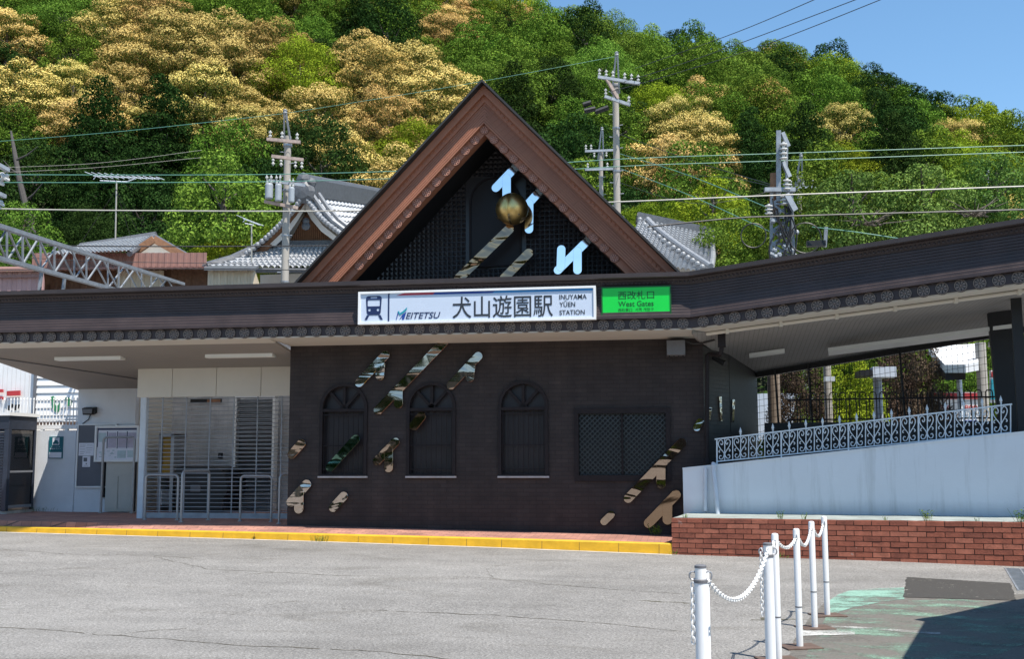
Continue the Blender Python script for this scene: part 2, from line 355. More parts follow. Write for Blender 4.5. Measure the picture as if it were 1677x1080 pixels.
def asphalt():
    s = N('worn_asphalt'); co = s.coords()
    big = s.noise(co, 0.22, 5, 0.6); mid = s.noise(co, 1.6, 5, 0.6); fine = s.noise(co, 48, 4, 0.85); grit = s.new('ShaderNodeTexVoronoi'); grit.inputs['Scale'].default_value = 70; s.to(co, grit.inputs['Vector'])
    base = s.ramp(big, (0.3, (0.195, 0.188, 0.178)), (0.7, (0.25, 0.242, 0.230)))
    base = s.mix(1.0, base, s.ramp(mid, (0.25, (0.86,) * 3), (0.75, (1.1,) * 3)), 'MULTIPLY')
    base = s.mix(1.0, base, s.ramp(fine, (0.36, (0.52,) * 3), (0.64, (1.45,) * 3)), 'MULTIPLY')
    base = s.mix(1.0, base, s.ramp(grit.outputs['Color'], (0.0, (0.75,) * 3), (1.0, (1.3,) * 3)), 'MULTIPLY')
    # long lengthwise wear bands
    wear = s.noise(s.coords((0.12, 1.3, 1)), 1.0, 4, 0.6)
    base = s.mix(1.0, base, s.ramp(wear, (0.3, (0.88,) * 3), (0.7, (1.09,) * 3)), 'MULTIPLY')
    base = s.mix(1.0, base, s.ramp(s.noise(s.coords((.8, 1.6, 1)), .9, 6, .65, .8), (0.32, (0.80, 0.79, 0.77)), (0.46, (1.0,) * 3)), 'MULTIPLY')
    # crack network
    w = s.new('ShaderNodeVectorMath', operation='ADD'); nn = s.new('ShaderNodeTexNoise'); nn.inputs['Scale'].default_value = 1.3; nn.inputs['Detail'].default_value = 5; s.to(co, nn.inputs['Vector'])
    sc = s.new('ShaderNodeVectorMath', operation='SCALE'); sc.inputs['Scale'].default_value = 0.9; s.to(nn.outputs['Color'], sc.inputs[0]); s.to(s.coords((0.35, 0.8, 1)), w.inputs[0]); s.to(sc.outputs[0], w.inputs[1])
    v = s.new('ShaderNodeTexVoronoi', feature='DISTANCE_TO_EDGE'); v.inputs['Scale'].default_value = 0.42; s.to(w.outputs[0], v.inputs['Vector'])
    crack = s.math('MULTIPLY', s.math('LESS_THAN', v.outputs['Distance'], 0.0055), s.math('GREATER_THAN', s.noise(co, 0.5, 2), 0.62))
    base = s.mix(crack, base, (0.085, 0.08, 0.06))
    h = s.math('SUBTRACT', s.math('ADD', fine, s.math('MULTIPLY', grit.outputs['Distance'], 0.8)), crack)
    return s.fin(base, 0.88, s.bump(h, 0.6, 0.012), spec=0.25)
M['asphalt'] = asphalt()
def patchmat():
    s = N('dark_asphalt_patch'); co = s.coords(); f = s.noise(co, 90, 3, 0.8)
    c = s.ramp(f, (0.35, (0.022, 0.020, 0.018)), (0.65, (0.065, 0.06, 0.053)))
    fl = s.math('GREATER_THAN', s.noise(s.coords((1, 2.5, 1)), 9, 6, 0.7), 0.66)
    return s.fin(s.mix(fl, c, (0.55, 0.53, 0.45)), 0.9, s.bump(f, 0.5, 0.01))
M['patch'] = patchmat()
def wornpaint(name, c, thr, sx=0.35):
    s = N(name); co = s.coords((sx, 1, 1)); f = s.math('ADD', s.math('MULTIPLY', s.noise(co, 2.2, 8, 0.7), 0.75), s.math('MULTIPLY', s.noise(s.coords(), 60, 3, 0.8), 0.25))
    tr = s.new('ShaderNodeBsdfTransparent'); mx = s.new('ShaderNodeMixShader'); a = s.ramp(f, (thr - 0.05, (0, 0, 0)), (thr + 0.07, (1, 1, 1)))
    s.fin(s.ramp(s.noise(s.coords(), 40, 4), (0.3, tuple(x * 0.7 for x in c)), (0.7, tuple(x * 1.2 for x in c))), 0.85)
    s.to(a, mx.inputs[0]); s.to(tr.outputs[0], mx.inputs[1]); s.to(s.b.outputs[0], mx.inputs[2]); s.to(mx.outputs[0], s.n['Material Output'].inputs[0]); return s.m
M['green_paint'] = wornpaint('worn_green_road_paint', (0.22, 0.38, 0.305), 0.47, 0.6)
M['green_worn'] = wornpaint('faint_green_road_paint', (0.20, 0.31, 0.235), 0.53, 0.6)
M['stain'] = wornpaint('dark_stained_asphalt', (0.13, 0.12, 0.105), 0.40, 0.8)
M['white_worn'] = wornpaint('worn_white_road_paint', (0.5, 0.5, 0.48), 0.5)
def pavermat():
    s = N('red_brick_pavers'); co = s.coords(); b = s.new('ShaderNodeTexBrick'); s.to(co, b.inputs['Vector']); b.inputs['Scale'].default_value = 1
    b.inputs['Brick Width'].default_value = 0.2; b.inputs['Row Height'].default_value = 0.1; b.inputs['Mortar Size'].default_value = 0.004
    b.inputs['Color1'].default_value = (0.40, 0.195, 0.145, 1); b.inputs['Color2'].default_value = (0.29, 0.14, 0.11, 1); b.inputs['Mortar'].default_value = (0.10, 0.065, 0.055, 1)
    c = s.mix(1.0, b.outputs[0], s.ramp(s.noise(co, 2.5, 5), (0.3, (0.75,) * 3), (0.7, (1.2,) * 3)), 'MULTIPLY')
    return s.fin(c, 0.85, s.bump(b.outputs['Fac'], -0.4, 0.01))
M['pavers'] = pavermat()
def soil():
    s = N('leaf_litter_soil'); co = s.coords()
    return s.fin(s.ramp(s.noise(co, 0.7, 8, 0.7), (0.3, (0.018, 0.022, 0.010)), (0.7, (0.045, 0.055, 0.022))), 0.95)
M['soil'] = soil()

def leafmat(name, dark, light, bloom=None, amt=0.0, hue=0.12, trans=0.12):
    s = N(name); rn = s.new('ShaderNodeAttribute', attribute_name='rnd'); bl = s.new('ShaderNodeAttribute', attribute_name='bloom'); oi = s.new('ShaderNodeObjectInfo')
    c = s.mix(rn.outputs['Fac'], dark, light)
    if bloom:
        f = s.math('LESS_THAN', s.math('ADD', s.math('MULTIPLY_ADD', rn.outputs['Fac'], 0.42, 0.24), s.math('MULTIPLY', oi.outputs['Random'], 0.2)), s.math('MULTIPLY', bl.outputs['Fac'], amt))
        bc = s.mix(s.math('FRACT', s.math('MULTIPLY', rn.outputs['Fac'], 7.3)), tuple(x * 0.8 for x in bloom), tuple(min(1, x * 1.15) for x in bloom))
        c = s.mix(f, c, bc)
    hs = s.new('ShaderNodeHueSaturation'); s.to(c, hs.inputs['Color'])
    s.to(s.math('MULTIPLY_ADD', oi.outputs['Random'], hue * 0.25, 0.5 - hue * 0.09), hs.inputs['Hue'])
    s.to(s.math('MULTIPLY_ADD', s.math('FRACT', s.math('MULTIPLY', oi.outputs['Random'], 17.7)), 0.5, 0.75), hs.inputs['Value'])
    d = s.new('ShaderNodeBsdfDiffuse'); t = s.new('ShaderNodeBsdfTranslucent'); mx = s.new('ShaderNodeMixShader'); mx.inputs[0].default_value = trans
    s.to(hs.outputs[0], d.inputs[0]); s.to(hs.outputs[0], t.inputs[0]); s.to(d.outputs[0], mx.inputs[1]); s.to(t.outputs[0], mx.inputs[2]); s.to(mx.outputs[0], s.n['Material Output'].inputs[0])
    s.n.remove(s.b); return s.m
LEAF = dict(
    cream=leafmat('cream_blossom_foliage', (0.035, 0.048, 0.010), (0.11, 0.12, 0.025), (0.68, 0.505, 0.175), 1.75),
    tan=leafmat('tan_blossom_foliage', (0.04, 0.048, 0.012), (0.12, 0.115, 0.03), (0.56, 0.37, 0.13), 1.7),
    green=leafmat('mid_green_foliage', (0.03, 0.07, 0.010), (0.175, 0.265, 0.036)),
    bright=leafmat('bright_green_foliage', (0.048, 0.10, 0.014), (0.20, 0.295, 0.045)),
    yellow=leafmat('yellow_green_foliage', (0.085, 0.14, 0.010), (0.31, 0.38, 0.032)),
    dark=leafmat('dark_green_shade_foliage', (0.008, 0.021, 0.006), (0.045, 0.083, 0.020)),  # dark leaf tone, also standing in for shade in the lower wood
    brown=leafmat('brown_dry_foliage', (0.05, 0.035, 0.025), (0.14, 0.095, 0.07)),
    grey=leafmat('grey_green_foliage', (0.055, 0.115, 0.022), (0.23, 0.33, 0.08)))

def lobby_light_sheet():
    s = N('milky_light_sheet'); d = s.new('ShaderNodeBsdfDiffuse'); t = s.new('ShaderNodeBsdfTranslucent'); mx = s.new('ShaderNodeMixShader'); mx.inputs[0].default_value = .6
    d.inputs[0].default_value = (.8, .8, .8, 1); t.inputs[0].default_value = (.75, .77, .8, 1); s.to(d.outputs[0], mx.inputs[1]); s.to(t.outputs[0], mx.inputs[2]); s.to(mx.outputs[0], s.n['Material Output'].inputs[0]); s.n.remove(s.b); return s.m
M['lobby_light_sheet'] = lobby_light_sheet()

def stained_white(name, c, grime, streak):
    s = N(name); co = s.coords(); st = s.noise(s.coords((2.2, 2.2, .16)), 2.0, 6, .7); bl = s.noise(co, .8, 5, .6); sp = s.new('ShaderNodeSeparateXYZ'); s.to(s.coords(), sp.inputs[0])
    col = s.mix(s.ramp(st, (0.52, (0, 0, 0)), (0.82, (streak,) * 3)), c, grime); col = s.mix(1.0, col, s.ramp(bl, (0.3, (0.93,) * 3), (0.7, (1.03,) * 3)), 'MULTIPLY')
    low = s.math('MULTIPLY', s.math('SUBTRACT', 0.14, s.math('ADD', sp.outputs[2], s.math('MULTIPLY', st, -0.16))), 5.0); n_ = s.new('ShaderNodeClamp'); s.to(low, n_.inputs[0])
    col = s.mix(s.math('MULTIPLY', n_.outputs[0], 0.45), col, grime)
    return s.fin(col, 0.8, s.bump(s.noise(co, 28, 4), 0.3, 0.01))
M['ramp_white'] = stained_white('pale_blue_white_render', (0.70, 0.74, 0.775), (0.33, 0.35, 0.34), 0.6)
def bollardpaint():
    s = N('chipped_white_paint'); co = s.coords(); f = s.noise(co, 14, 6, .75); g = s.noise(s.coords((3, 3, .6)), 5, 5, .7)
    c = s.mix(s.ramp(g, (0.5, (0, 0, 0)), (0.8, (.5,) * 3)), (0.74, 0.75, 0.76), (0.45, 0.43, 0.39)); c = s.mix(s.math('GREATER_THAN', f, .69), c, (0.16, 0.09, 0.06))
    return s.fin(c, .5, s.bump(f, .08, .004))
M['bollard_paint'] = bollardpaint()

# ================================================================== ground
def zg(x, y):
    z = interp(x, [(-16, .20), (-11.95, .174), (-6.36, .123), (-3.03, .079), (-.23, .025), (2.3, .028), (4.5, .008), (9, -.01)])
    t = max(0.0, min(1.0, (-3.0 - y) / 6.0)); t = t * t * (3 - 2 * t)
    return z * (1 - t)
def zp(x): return interp(x, [(-16, .40), (-11, .37), (-6.7, .328), (-.23, .213), (3, .2)])
KERB = [(-16, .43), (-11.95, -.11), (-9.8, -.34), (-6.36, -.77), (-3.03, -1.17), (-.23, -1.5)]
def kz(x): return interp(x, [(-16, .30), (-11.95, .27), (-6.36, .24), (-3.03, .217), (-.23, .186)])
def ky(x): return interp(x, KERB)
xs = [-300, -80, -40, -20] + [-16 + .5 * i for i in range(60)] + [20, 40, 80, 300]
ys = [-300, -80, -40, -25] + [-20 + .5 * i for i in range(46)] + [4, 8, 15, 30, 60, 300]
mb = MB(); W_ = len(xs)
mb.v = [(x, y, zg(x, y)) for y in ys for x in xs]
mb.f = [(j * W_ + i, j * W_ + i + 1, (j + 1) * W_ + i + 1, (j + 1) * W_ + i) for j in range(len(ys) - 1) for i in range(W_ - 1)]
tag(mb.build('ground', M['asphalt'], smooth=True), kind='structure')
# pavement of red pavers
mb = MB(); px_ = [-16 + i * .5 for i in range(32)] + [-.23]
for i, x in enumerate(px_): mb.v += [(x, ky(x) + .11, kz(x) - .004), (x, max(-.12, ky(x) + .14), zp(x) - .012), (x, 6, zp(x))]
mb.f = [(3 * i + j, 3 * i + 3 + j, 3 * i + 4 + j, 3 * i + 1 + j) for i in range(len(px_) - 1) for j in range(2)]
tag(mb.build('pavement', M['pavers']), kind='structure')
# yellow kerb
mb = MB(); kx = [-16 + .6 * i for i in range(27)] + [-.225]; kj = []
for x in kx:
    y = ky(x); za = kz(x); b0 = zg(x, y) - .05; mb.v += [(x, y, b0), (x, y + .012, za - .016), (x, y + .028, za), (x, y + .13, za), (x, y + .13, b0)]
n = len(kx)
for i in range(n - 1):
    for k in range(5): mb.f.append((i * 5 + k, i * 5 + (k + 1) % 5, i * 5 + 5 + (k + 1) % 5, i * 5 + 5 + k))
mb.f += [(0, 1, 2, 3, 4), tuple(n * 5 - 5 + k for k in (4, 3, 2, 1, 0))]
tag(mb.build('kerb', M['yellow']), kind='structure')
mb = MB()
for x in kx[1:-1]:
    x += random.uniform(-.02, .02); y = ky(x); za = kz(x); b0 = zg(x, y); w = .0035
    mb.hexa([(x - w, y - .0015, b0), (x + w, y - .0015, b0), (x + w, y + .02, b0), (x - w, y + .02, b0)], [(x - w, y + .0105, za - .016), (x + w, y + .0105, za - .016), (x + w, y + .03, za - .012), (x - w, y + .03, za - .012)])
tag(mb.build('kerb_joints', M['yellow_joint']), kind='structure')
# concrete gutter strip in front of kerb
def strip(name, pts, w, mat, dz=.004):
    mb = MB()
    for (x, y) in pts: mb.v += [(x, y, zg(x, y) + dz), (x, y - w, zg(x, y - w) + dz)]
    mb.f = [(2 * i, 2 * i + 1, 2 * i + 3, 2 * i + 2) for i in range(len(pts) - 1)]
    return tag(mb.build(name, mat), kind='structure')
M['gutter'] = basic('pale_concrete_gutter', (0.40, 0.38, 0.34), 0.9, 0.2, 4, bump=0.5)
xx = [-16 + .4 * i for i in range(40)] + [-.23]
strip('gutter', [(x, ky(x) - .003) for x in xx], .16, M['gutter'])

# ================================================================== station building
BLD = thing('station_building', 'dark brown brick station building with tiled eaves and a steep triangular gable', 'station', (-3.3, 0, .27))
TA = R(-16.4); EY = -1.04
ED = (math.cos(TA), math.sin(TA))
def epath(t): return (0.13 + ED[0] * t, EY + ED[1] * t, .385 * t / 4.72)     # along the turned eaves
PATH = [(-12.02, EY, 0, 0.0, -1.0)]
hb = TA / 2; PATH.append((0.13, EY, 0, math.sin(hb) / math.cos(hb), -1.0)); e = epath(7.6); PATH.append((e[0], e[1], e[2], math.sin(TA), -math.cos(TA)))
def sweep(name, prof, mat, parent=BLD):
    mb = MB(); n = len(prof)
    for (x, y, dz, nx, ny) in PATH:
        for o, z in prof: mb.v.append((x + nx * o, y + ny * o, z + dz))
    for i in range(len(PATH) - 1):
        for k in range(n): k2 = (k + 1) % n; mb.f.append((i * n + k, i * n + k2, (i + 1) * n + k2, (i + 1) * n + k))
    mb.f.append(tuple(range(n))); mb.f.append(tuple((len(PATH) - 1) * n + k for k in range(n))[::-1])
    return mb.build(name, mat, parent)
cap_ = sweep('eave_cap', [(-.15, 4.205), (.15, 4.205), (.17, 4.22), (.17, 4.285), (-.15, 4.285)], M['eave_cap'])
sweep('eave_motif_strip', [(-.15, 4.108), (.0, 4.108), (.045, 4.202), (-.15, 4.202)], M['eave'])
pr_ = [(-.15, 3.85)]
for i in range(6):
    z = 3.85 + i * .0425; pr_ += [(.012, z), (.012, z + .034), (.002, z + .037)]
pr_ += [(.0, 4.105), (-.15, 4.105)]
sweep('eave_tile_band', pr_, M['eave'])
pr_ = [(-.15, 3.607)]
for i in range(5):
    z = 3.607 + i * .0482; o = .105 - i * .017; pr_ += [(o, z), (o - .002, z + .030), (o - .014, z + .040), (o - .014, z + .0478)]
pr_ += [(-.15, 3.8485)]
sweep('eave_rib_band', pr_, M['eave'])
sweep('eave_ledge', [(-.15, 3.583), (.115, 3.583), (.115, 3.605), (-.15, 3.605)], M['eave'])
PL = sweep('rosette_frieze', [(-.15, 3.425), (.035, 3.425), (.035, 3.581), (-.15, 3.581)], M['eave'])

def rosette_mesh(mat, back, name):
    mb = MB(); n = 16; r = .083
    mb.lathe((0, 0, 0), [(.094, 0), (.094, .012), (.0, .012)], 18, (0, -1, 0)); base_n = len(mb.f)
    mb.tube([Vector((math.cos(2 * math.pi * k / 20) * .080, -.014, math.sin(2 * math.pi * k / 20) * .080)) for k in range(20)], .0075, 6, closed=True)
    for k in range(8):
        a = k * math.pi / 4 + .39; d = Vector((math.cos(a), 0, math.sin(a))); q = Vector((-d.z, 0, d.x))
        p = [d * .020 - q * .004, d * .045 - q * .012, d * .066 - q * .016, d * .066 + q * .016, d * .045 + q * .012, d * .020 + q * .004]
        mb.add([v + Vector((0, -.011, 0)) for v in p] + [v * .98 + Vector((0, -.020, 0)) for v in p], [tuple(range(6, 12))] + [(i, (i + 1) % 6, 6 + (i + 1) % 6, 6 + i) for i in range(6)])
    mb.lathe((0, 0, 0), [(.016, .010), (.015, .026), (.006, .032)], 10, (0, -1, 0))
    o = mb.build(name, back); me = o.data; me.materials.append(mat); me.polygons.foreach_set('material_index', [0 if i < base_n else 1 for i in range(len(me.polygons))]); bpy.data.objects.remove(o); return me
ROS = rosette_mesh(M['motif'], M['ros_ground'], 'rosette'); ROSG = rosette_mesh(M['rake_motif'], M['rake_dark'], 'rosette')
def put_rosette(me, p, rz=0.0, ry=0.0, parent=PL, sc_=1.0):
    o = bpy.data.objects.new('rosette', me); COL.objects.link(o); o.parent = parent
    o.location = Vector(p) - ORG[parent.name]; o.rotation_euler = (0, ry, rz); o.scale = (sc_, 1, sc_); return o
x = 0.0
while x > -11.9: put_rosette(ROS, (x, EY - .035, 3.497)); x -= .245
for k in range(21):
    e = epath(.20 + k * .245)
    put_rosette(ROS, (e[0] + math.sin(TA) * .035, e[1] - math.cos(TA) * .035, 3.497 + e[2]), TA, -.0815)
# little tongues of the upper motif strip (chain ornament), one mesh on the strip
mb = MB()
for i in range(200):
    x = .1 - i * .0626
    mb.ball((x, EY - .028, 4.15), .022, 6, 4, (1, .5, 1.2))
for i in range(116):
    e = epath(.05 + i * .0626); mb.ball((e[0] + math.sin(TA) * .028, e[1] - math.cos(TA) * .028, 4.15 + e[2]), .022, 6, 4, (1, .5, 1.2))
mb.build('chain_ornament', M['eave'], BLD, smooth=True)
# flat roof behind the eaves
eC = epath(7.6)
mb = MB(); mb.hexa([(-12.02, EY + .13, 3.95), (.13, EY + .13, 3.95), (.13, 1.3, 3.95), (-12.02, 1.3, 3.95)], [(-12.02, EY + .13, 4.2), (.13, EY + .13, 4.2), (.13, 1.3, 4.2), (-12.02, 1.3, 4.2)]); mb.box(-6.7, 1.3, 3.95, .13, 4.4, 4.2); mb.box(-12.02, 1.3, 3.95, -11.2, 4.4, 4.2)
mb.hexa([(.13, EY + .13, 3.95), (eC[0] + .05, eC[1] + .13, 3.95 + eC[2]), (eC[0] + .8, 1.2, 3.95 + eC[2]), (.13, 4.4, 3.96)], [(.13, EY + .13, 4.2), (eC[0] + .05, eC[1] + .13, 4.2 + eC[2]), (eC[0] + .8, 1.2, 4.2 + eC[2]), (.13, 4.4, 4.21)])
mb.build('roof', M['roof_black'], BLD)
# soffits
SOFB = 2.885
def soff(y): return lerp(3.405, SOFB, (y - EY) / (3.0 - EY))
mb = MB()
def sofq(xa, xb, ya, yb, t=.04): mb.hexa([(xa, ya, soff(ya)), (xb, ya, soff(ya)), (xb, yb, soff(yb)), (xa, yb, soff(yb))], [(xa, ya, soff(ya) + t), (xb, ya, soff(ya) + t), (xb, yb, soff(yb) + t), (xa, yb, soff(yb) + t)])
sofq(-12.47, -6.715, EY - .02, EY + .34); mb.build('soffit_lip', M['cream'], BLD); mb = MB()
sofq(-12.47, -6.715, EY + .342, 1.38); sofq(-12.47, -10.25, 1.382, 2.999); sofq(-12.47, -11.15, 3.001, 4.6)
mb.build('soffit', M['soffit'], BLD)
mb = MB(); mb.hexa([(-6.712, EY - .02, 3.405), (.13, EY - .02, 3.405), (.25, .3, 3.37), (-6.712, .3, 3.37)], [(-6.712, EY - .02, 3.44), (.13, EY - .02, 3.44), (.25, .3, 3.44), (-6.712, .3, 3.44)])
mb.build('soffit', M['cream'], BLD)
# right-hand soffit: a pale strip along the edge, then ribbed boards sloping down to the back beam
bl = Vector((1.05, 2.46, 2.955)); br = Vector((8.0, .55, 3.93))
def fr(t, inn): e = epath(t); return Vector((e[0] - math.sin(TA) * inn, e[1] + math.cos(TA) * inn, 3.405 + e[2] - .02 * inn))
f0, f1 = fr(0, .0), fr(7.6, .0); g0, g1 = fr(.12, .42), fr(7.6, .42)
mb = MB(); u = Vector((0, 0, .03)); mb.hexa([f0, f1, g1, g0], [f0 + u, f1 + u, g1 + u, g0 + u]); mb.build('soffit_edge', M['cream'], BLD)
mb = MB(); g0b = g0 - Vector((0, 0, .004)); g1b = g1 - Vector((0, 0, .004)); mb.hexa([g0b, g1b, br, bl], [g0b + u, g1b + u, br + u, bl + u])
mb.hexa([(.13, -.9, 3.36), g0b, bl, (.25, .3, 3.33)], [(.13, -.9, 3.40), g0b + u, bl + u, (.25, .3, 3.37)])
mb.build('soffit', M['soffit_rib'], BLD)
mb = MB(); mb.tube([g0 + Vector((0, 0, -.035)), g1 + Vector((0, 0, -.035))], .028, 8)
for k in range(9):
    p = g0.lerp(g1, (k + .4) / 9); mb.box(p.x - .025, p.y - .04, p.z - .075, p.x + .025, p.y + .04, p.z)
mb.build('conduit', M['cream'], BLD)
mb = MB(); mb.hexa([bl + Vector((0, 0, -.10)), br + Vector((0, 0, -.10)), br + Vector((.03, .15, -.10)), bl + Vector((.03, .15, -.10))], [bl, br, br + Vector((.03, .15, 0)), bl + Vector((.03, .15, 0))]); mb.build('beam', M['black'], BLD)

# front wall with window openings
def arch_loop(x0, x1, z0, zt, n=14):
    r = (x1 - x0) / 2; cx = (x0 + x1) / 2; zs = zt - r
    return [(x0, z0), (x1, z0)] + [(cx + r * math.cos(math.pi * i / n), zs + r * math.sin(math.pi * i / n)) for i in range(n + 1)]
WINS = [(-6.135, -5.345), (-4.61, -3.815), (-3.045, -2.26)]
LAT = (-1.775, -.265, 1.09, 2.225)
outer = [(-6.712, .15), (.31, .15), (.31, 3.40), (-6.712, 3.40)]
mb = plate_holes(outer, [arch_loop(a, b, 1.15, 2.70) for a, b in WINS] + [[(LAT[0], LAT[2]), (LAT[1], LAT[2]), (LAT[1], LAT[3]), (LAT[0], LAT[3])]], MB(), 0.0, .2)
mb.build('wall', M['wall_dark'], BLD)
mb = MB(); mb.box(-6.712, .21, .2, .30, .26, 3.36); mb.build('inner_wall', M['black'], BLD)
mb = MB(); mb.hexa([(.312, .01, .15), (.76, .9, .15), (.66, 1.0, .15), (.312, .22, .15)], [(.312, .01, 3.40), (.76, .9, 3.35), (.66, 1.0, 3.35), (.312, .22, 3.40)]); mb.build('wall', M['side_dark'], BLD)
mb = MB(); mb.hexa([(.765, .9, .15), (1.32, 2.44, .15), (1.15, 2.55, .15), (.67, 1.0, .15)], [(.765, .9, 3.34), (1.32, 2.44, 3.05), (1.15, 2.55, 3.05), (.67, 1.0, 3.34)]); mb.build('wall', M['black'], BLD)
for (a, b) in WINS:
    cx = (a + b) / 2; r = (b - a) / 2; zs = 2.70 - r
    fr_ = MB(); lo = arch_loop(a - .025, b + .025, 1.15, 2.725); li = arch_loop(a + .03, b - .03, 1.18, 2.67)
    plate_holes(lo, [li], fr_, -.035, .05)
    fr_.box(a + .03, -.022, 2.235, b - .03, .05, 2.285)
    w = fr_.build('window', M['iron'], BLD)
    MB().prism(arch_loop(a, b, 1.15, 2.69), .10, .12).build('pane', M['glass_dark'], w)
    g = MB()
    for k in range(9): x = a + .05 + (b - a - .10) * k / 8; g.box(x - .006, .0, 1.17, x + .006, .014, 2.235)
    for z in (1.26, 1.66, 2.18): g.box(a + .03, -.004, z - .008, b - .03, .018, z + .008)
    g.build('grille', M['iron'], w)
    fl = MB()
    for ang in (45, 90, 135):
        c, s_ = math.cos(R(ang)), math.sin(R(ang)); fl.bar((cx, .02, 2.29), (cx + c * (r - .02) * .98, .02, 2.29 + s_ * (r - .02 if ang == 90 else r + .02) * .98), .05, .03, (0, 1, 0))
    fl.lathe((cx, .02, 2.285), [(.07, -.015), (.07, .015)], 12, (0, 1, 0)); fl.build('fanlight', M['iron'], w)
    MB().box(a - .03, -.06, 1.118, b + .04, .05, 1.146).build('sill', M['sill'], w)
# diamond lattice window
x0, x1, z0, z1 = LAT
f_ = MB()
plate_holes([(x0 - .03, z0 - .03), (x1 + .03, z0 - .03), (x1 + .03, z1 + .03), (x0 - .03, z1 + .03)], [[(x0 + .045, z0 + .07), (x1 - .045, z0 + .07), (x1 - .045, z1 - .06), (x0 + .045, z1 - .06)]], f_, -.03, .05)
f_.box((x0 + x1) / 2 - .012, -.018, z0 + .07, (x0 + x1) / 2 + .012, .04, z1 - .06)
lw = f_.build('lattice_window', M['iron'], BLD)
MB().box(x0, .10, z0, x1, .12, z1).build('pane', M['pane_black'], lw)
l_ = MB(); H = z1 - z0 - .13; zb = z0 + .07; zt = z1 - .06
for half in range(2):
    a = x0 + .045 if half == 0 else (x0 + x1) / 2 + .012; b = (x0 + x1) / 2 - .012 if half == 0 else x1 - .045
    for sgn in (1, -1):
        c = -H
        while c < (b - a):
            # line x = a + c + t , z = zb + t (or mirrored)
            t0 = max(0, -c); t1 = min(H, (b - a) - c)
            if t1 - t0 > .02:
                p0 = (c + t0, t0); p1 = (c + t1, t1)
                if sgn < 0: p0 = (b - a - p0[0], p0[1]); p1 = (b - a - p1[0], p1[1])
                yy = .03 if sgn > 0 else .042
                l_.bar((a + p0[0], yy, zb + p0[1]), (a + p1[0], yy, zb + p1[1]), .017, .014, (0, 1, 0))
            c += .085
l_.build('lattice', M['lattice'], lw)

# ---------------------------------------------------------------- gable
GY = -.5
A_ = at(788.5, 129, GY - .29); L_ = at(484, 461, GY - .29); R_ = at(1111, 441, GY - .29); DS = .82
gcx = (L_.x + R_.x) / 2; gth = math.atan2(A_.z - (L_.z + R_.z) / 2, (R_.x - L_.x) / 2); gc = math.cos(gth); gt = math.tan(gth); gzA = A_.z - .045 * DS / gc
def gx(d, side, z=4.12): return gcx + side * (gzA - d * DS / gc - z) / gt
def chev(mb, d0, d1, y0, y1, z=4.12):
    for sd in (-1, 1):
        q = [(gx(d0, sd, z), z), (gcx, gzA - d0 * DS / gc), (gcx, gzA - d1 * DS / gc), (gx(d1, sd, z), z)]
        mb.add([(x, y0, zz) for x, zz in q] + [(x, y1, zz) for x, zz in q], [(0, 1, 2, 3), (7, 6, 5, 4), (0, 4, 5, 1), (1, 5, 6, 2), (2, 6, 7, 3), (3, 7, 4, 0)])
    return mb
chev(MB(), -.045, -.005, GY - .29, 4.2).build('gable_roof', M['roof_black'], BLD)
chev(MB(), .0, .13, GY - .13, GY + .2).build('rake_board', M['rake'], BLD)
cs = chev(MB(), .132, .225, GY - .05, GY + .2)
for sd in (-1, 1):
    n_ = 46
    for k in range(n_):
        zz = 4.2 + (gzA - .18 / gc - 4.25) * (k + .5) / n_; cs.ball((gx(.178, sd, zz), GY - .055, zz), .024, 6, 4, (1, .5, 1))
cs.build('rake_chain_strip', M['rake'], BLD)
rb = MB()
for i in range(6): chev(rb, .227 + i * .048, .227 + (i + 1) * .048 - .013, GY - .02 - .016 * i, GY + .2); chev(rb, .227 + (i + 1) * .048 - .013, .227 + (i + 1) * .048, GY + .008 - .016 * i, GY + .2)
for sd in (-1, 1):
    s_ = .35; nbar = 0
    while s_ < 4.4:
        def rpt(d, y): return Vector((gcx + sd * (s_ * gc - d * DS * math.sin(gth)), y, gzA - s_ * math.sin(gth) - d * DS * gc))
        if rpt(.23, 0).z > 4.15: rb.bar(rpt(.23, GY - .016), rpt(.512, GY - .096), .005 if nbar % 7 else .010, .014, (0, -1, 0))
        s_ += .104; nbar += 1
rb.build('rake_rib_band', M['rake'], BLD)
chev(MB(), .517, .545, GY - .115, GY + .2).build('rake_ledge', M['rake'], BLD)
RP = chev(MB(), .547, .692, GY - .03, GY + .2).build('rake_frieze', M['rake'], BLD)
put_rosette(ROSG, (gcx, GY - .032, gzA - .625 * DS / gc), parent=RP, sc_=.86)
for sd in (-1, 1):
    for k in range(1, 14):
        s_ = k * .238; put_rosette(ROSG, (gcx + sd * s_ * gc, GY - .032, gzA - .625 * DS / gc - s_ * math.sin(gth)), 0, sd * gth, parent=RP, sc_=.86)
chev(MB(), .60, .66, GY + .202, .62).build('gable_soffit', M['black'], BLD)
gw = MB(); gw.prism([(gx(.6, -1), 4.12), (gx(.6, 1), 4.12), (gcx, gzA - .6 * DS / gc)], .56, .62)
pa, pb = at(771, 435, .5), at(850, 290, .5); px0, px1, pz0, pz1 = pa.x, pb.x, pa.z, pb.z
sz = .082
for i in range(-40, 41):
    for j in range(40):
        x = gcx + i * sz; z = 4.2 + j * sz
        if z > gzA - .62 * DS / gc - abs(x - gcx) * gt: continue
        if px0 - .07 < x < px1 + .07 and z < pz1 + .05 and z > pz0 - .06: continue
        h = sz * .46; gw.add([(x - h, .559, z - h), (x + h, .559, z - h), (x + h, .559, z + h), (x - h, .559, z + h), (x, .525, z)], [(0, 1, 4), (1, 2, 4), (2, 3, 4), (3, 0, 4)])
gw.build('gable_wall', M['gable_wall'], BLD)
gp = MB(); lo = arch_loop(px0 - .03, px1 + .03, pz0 - .03, pz1 + .03); li = arch_loop(px0, px1, pz0, pz1)
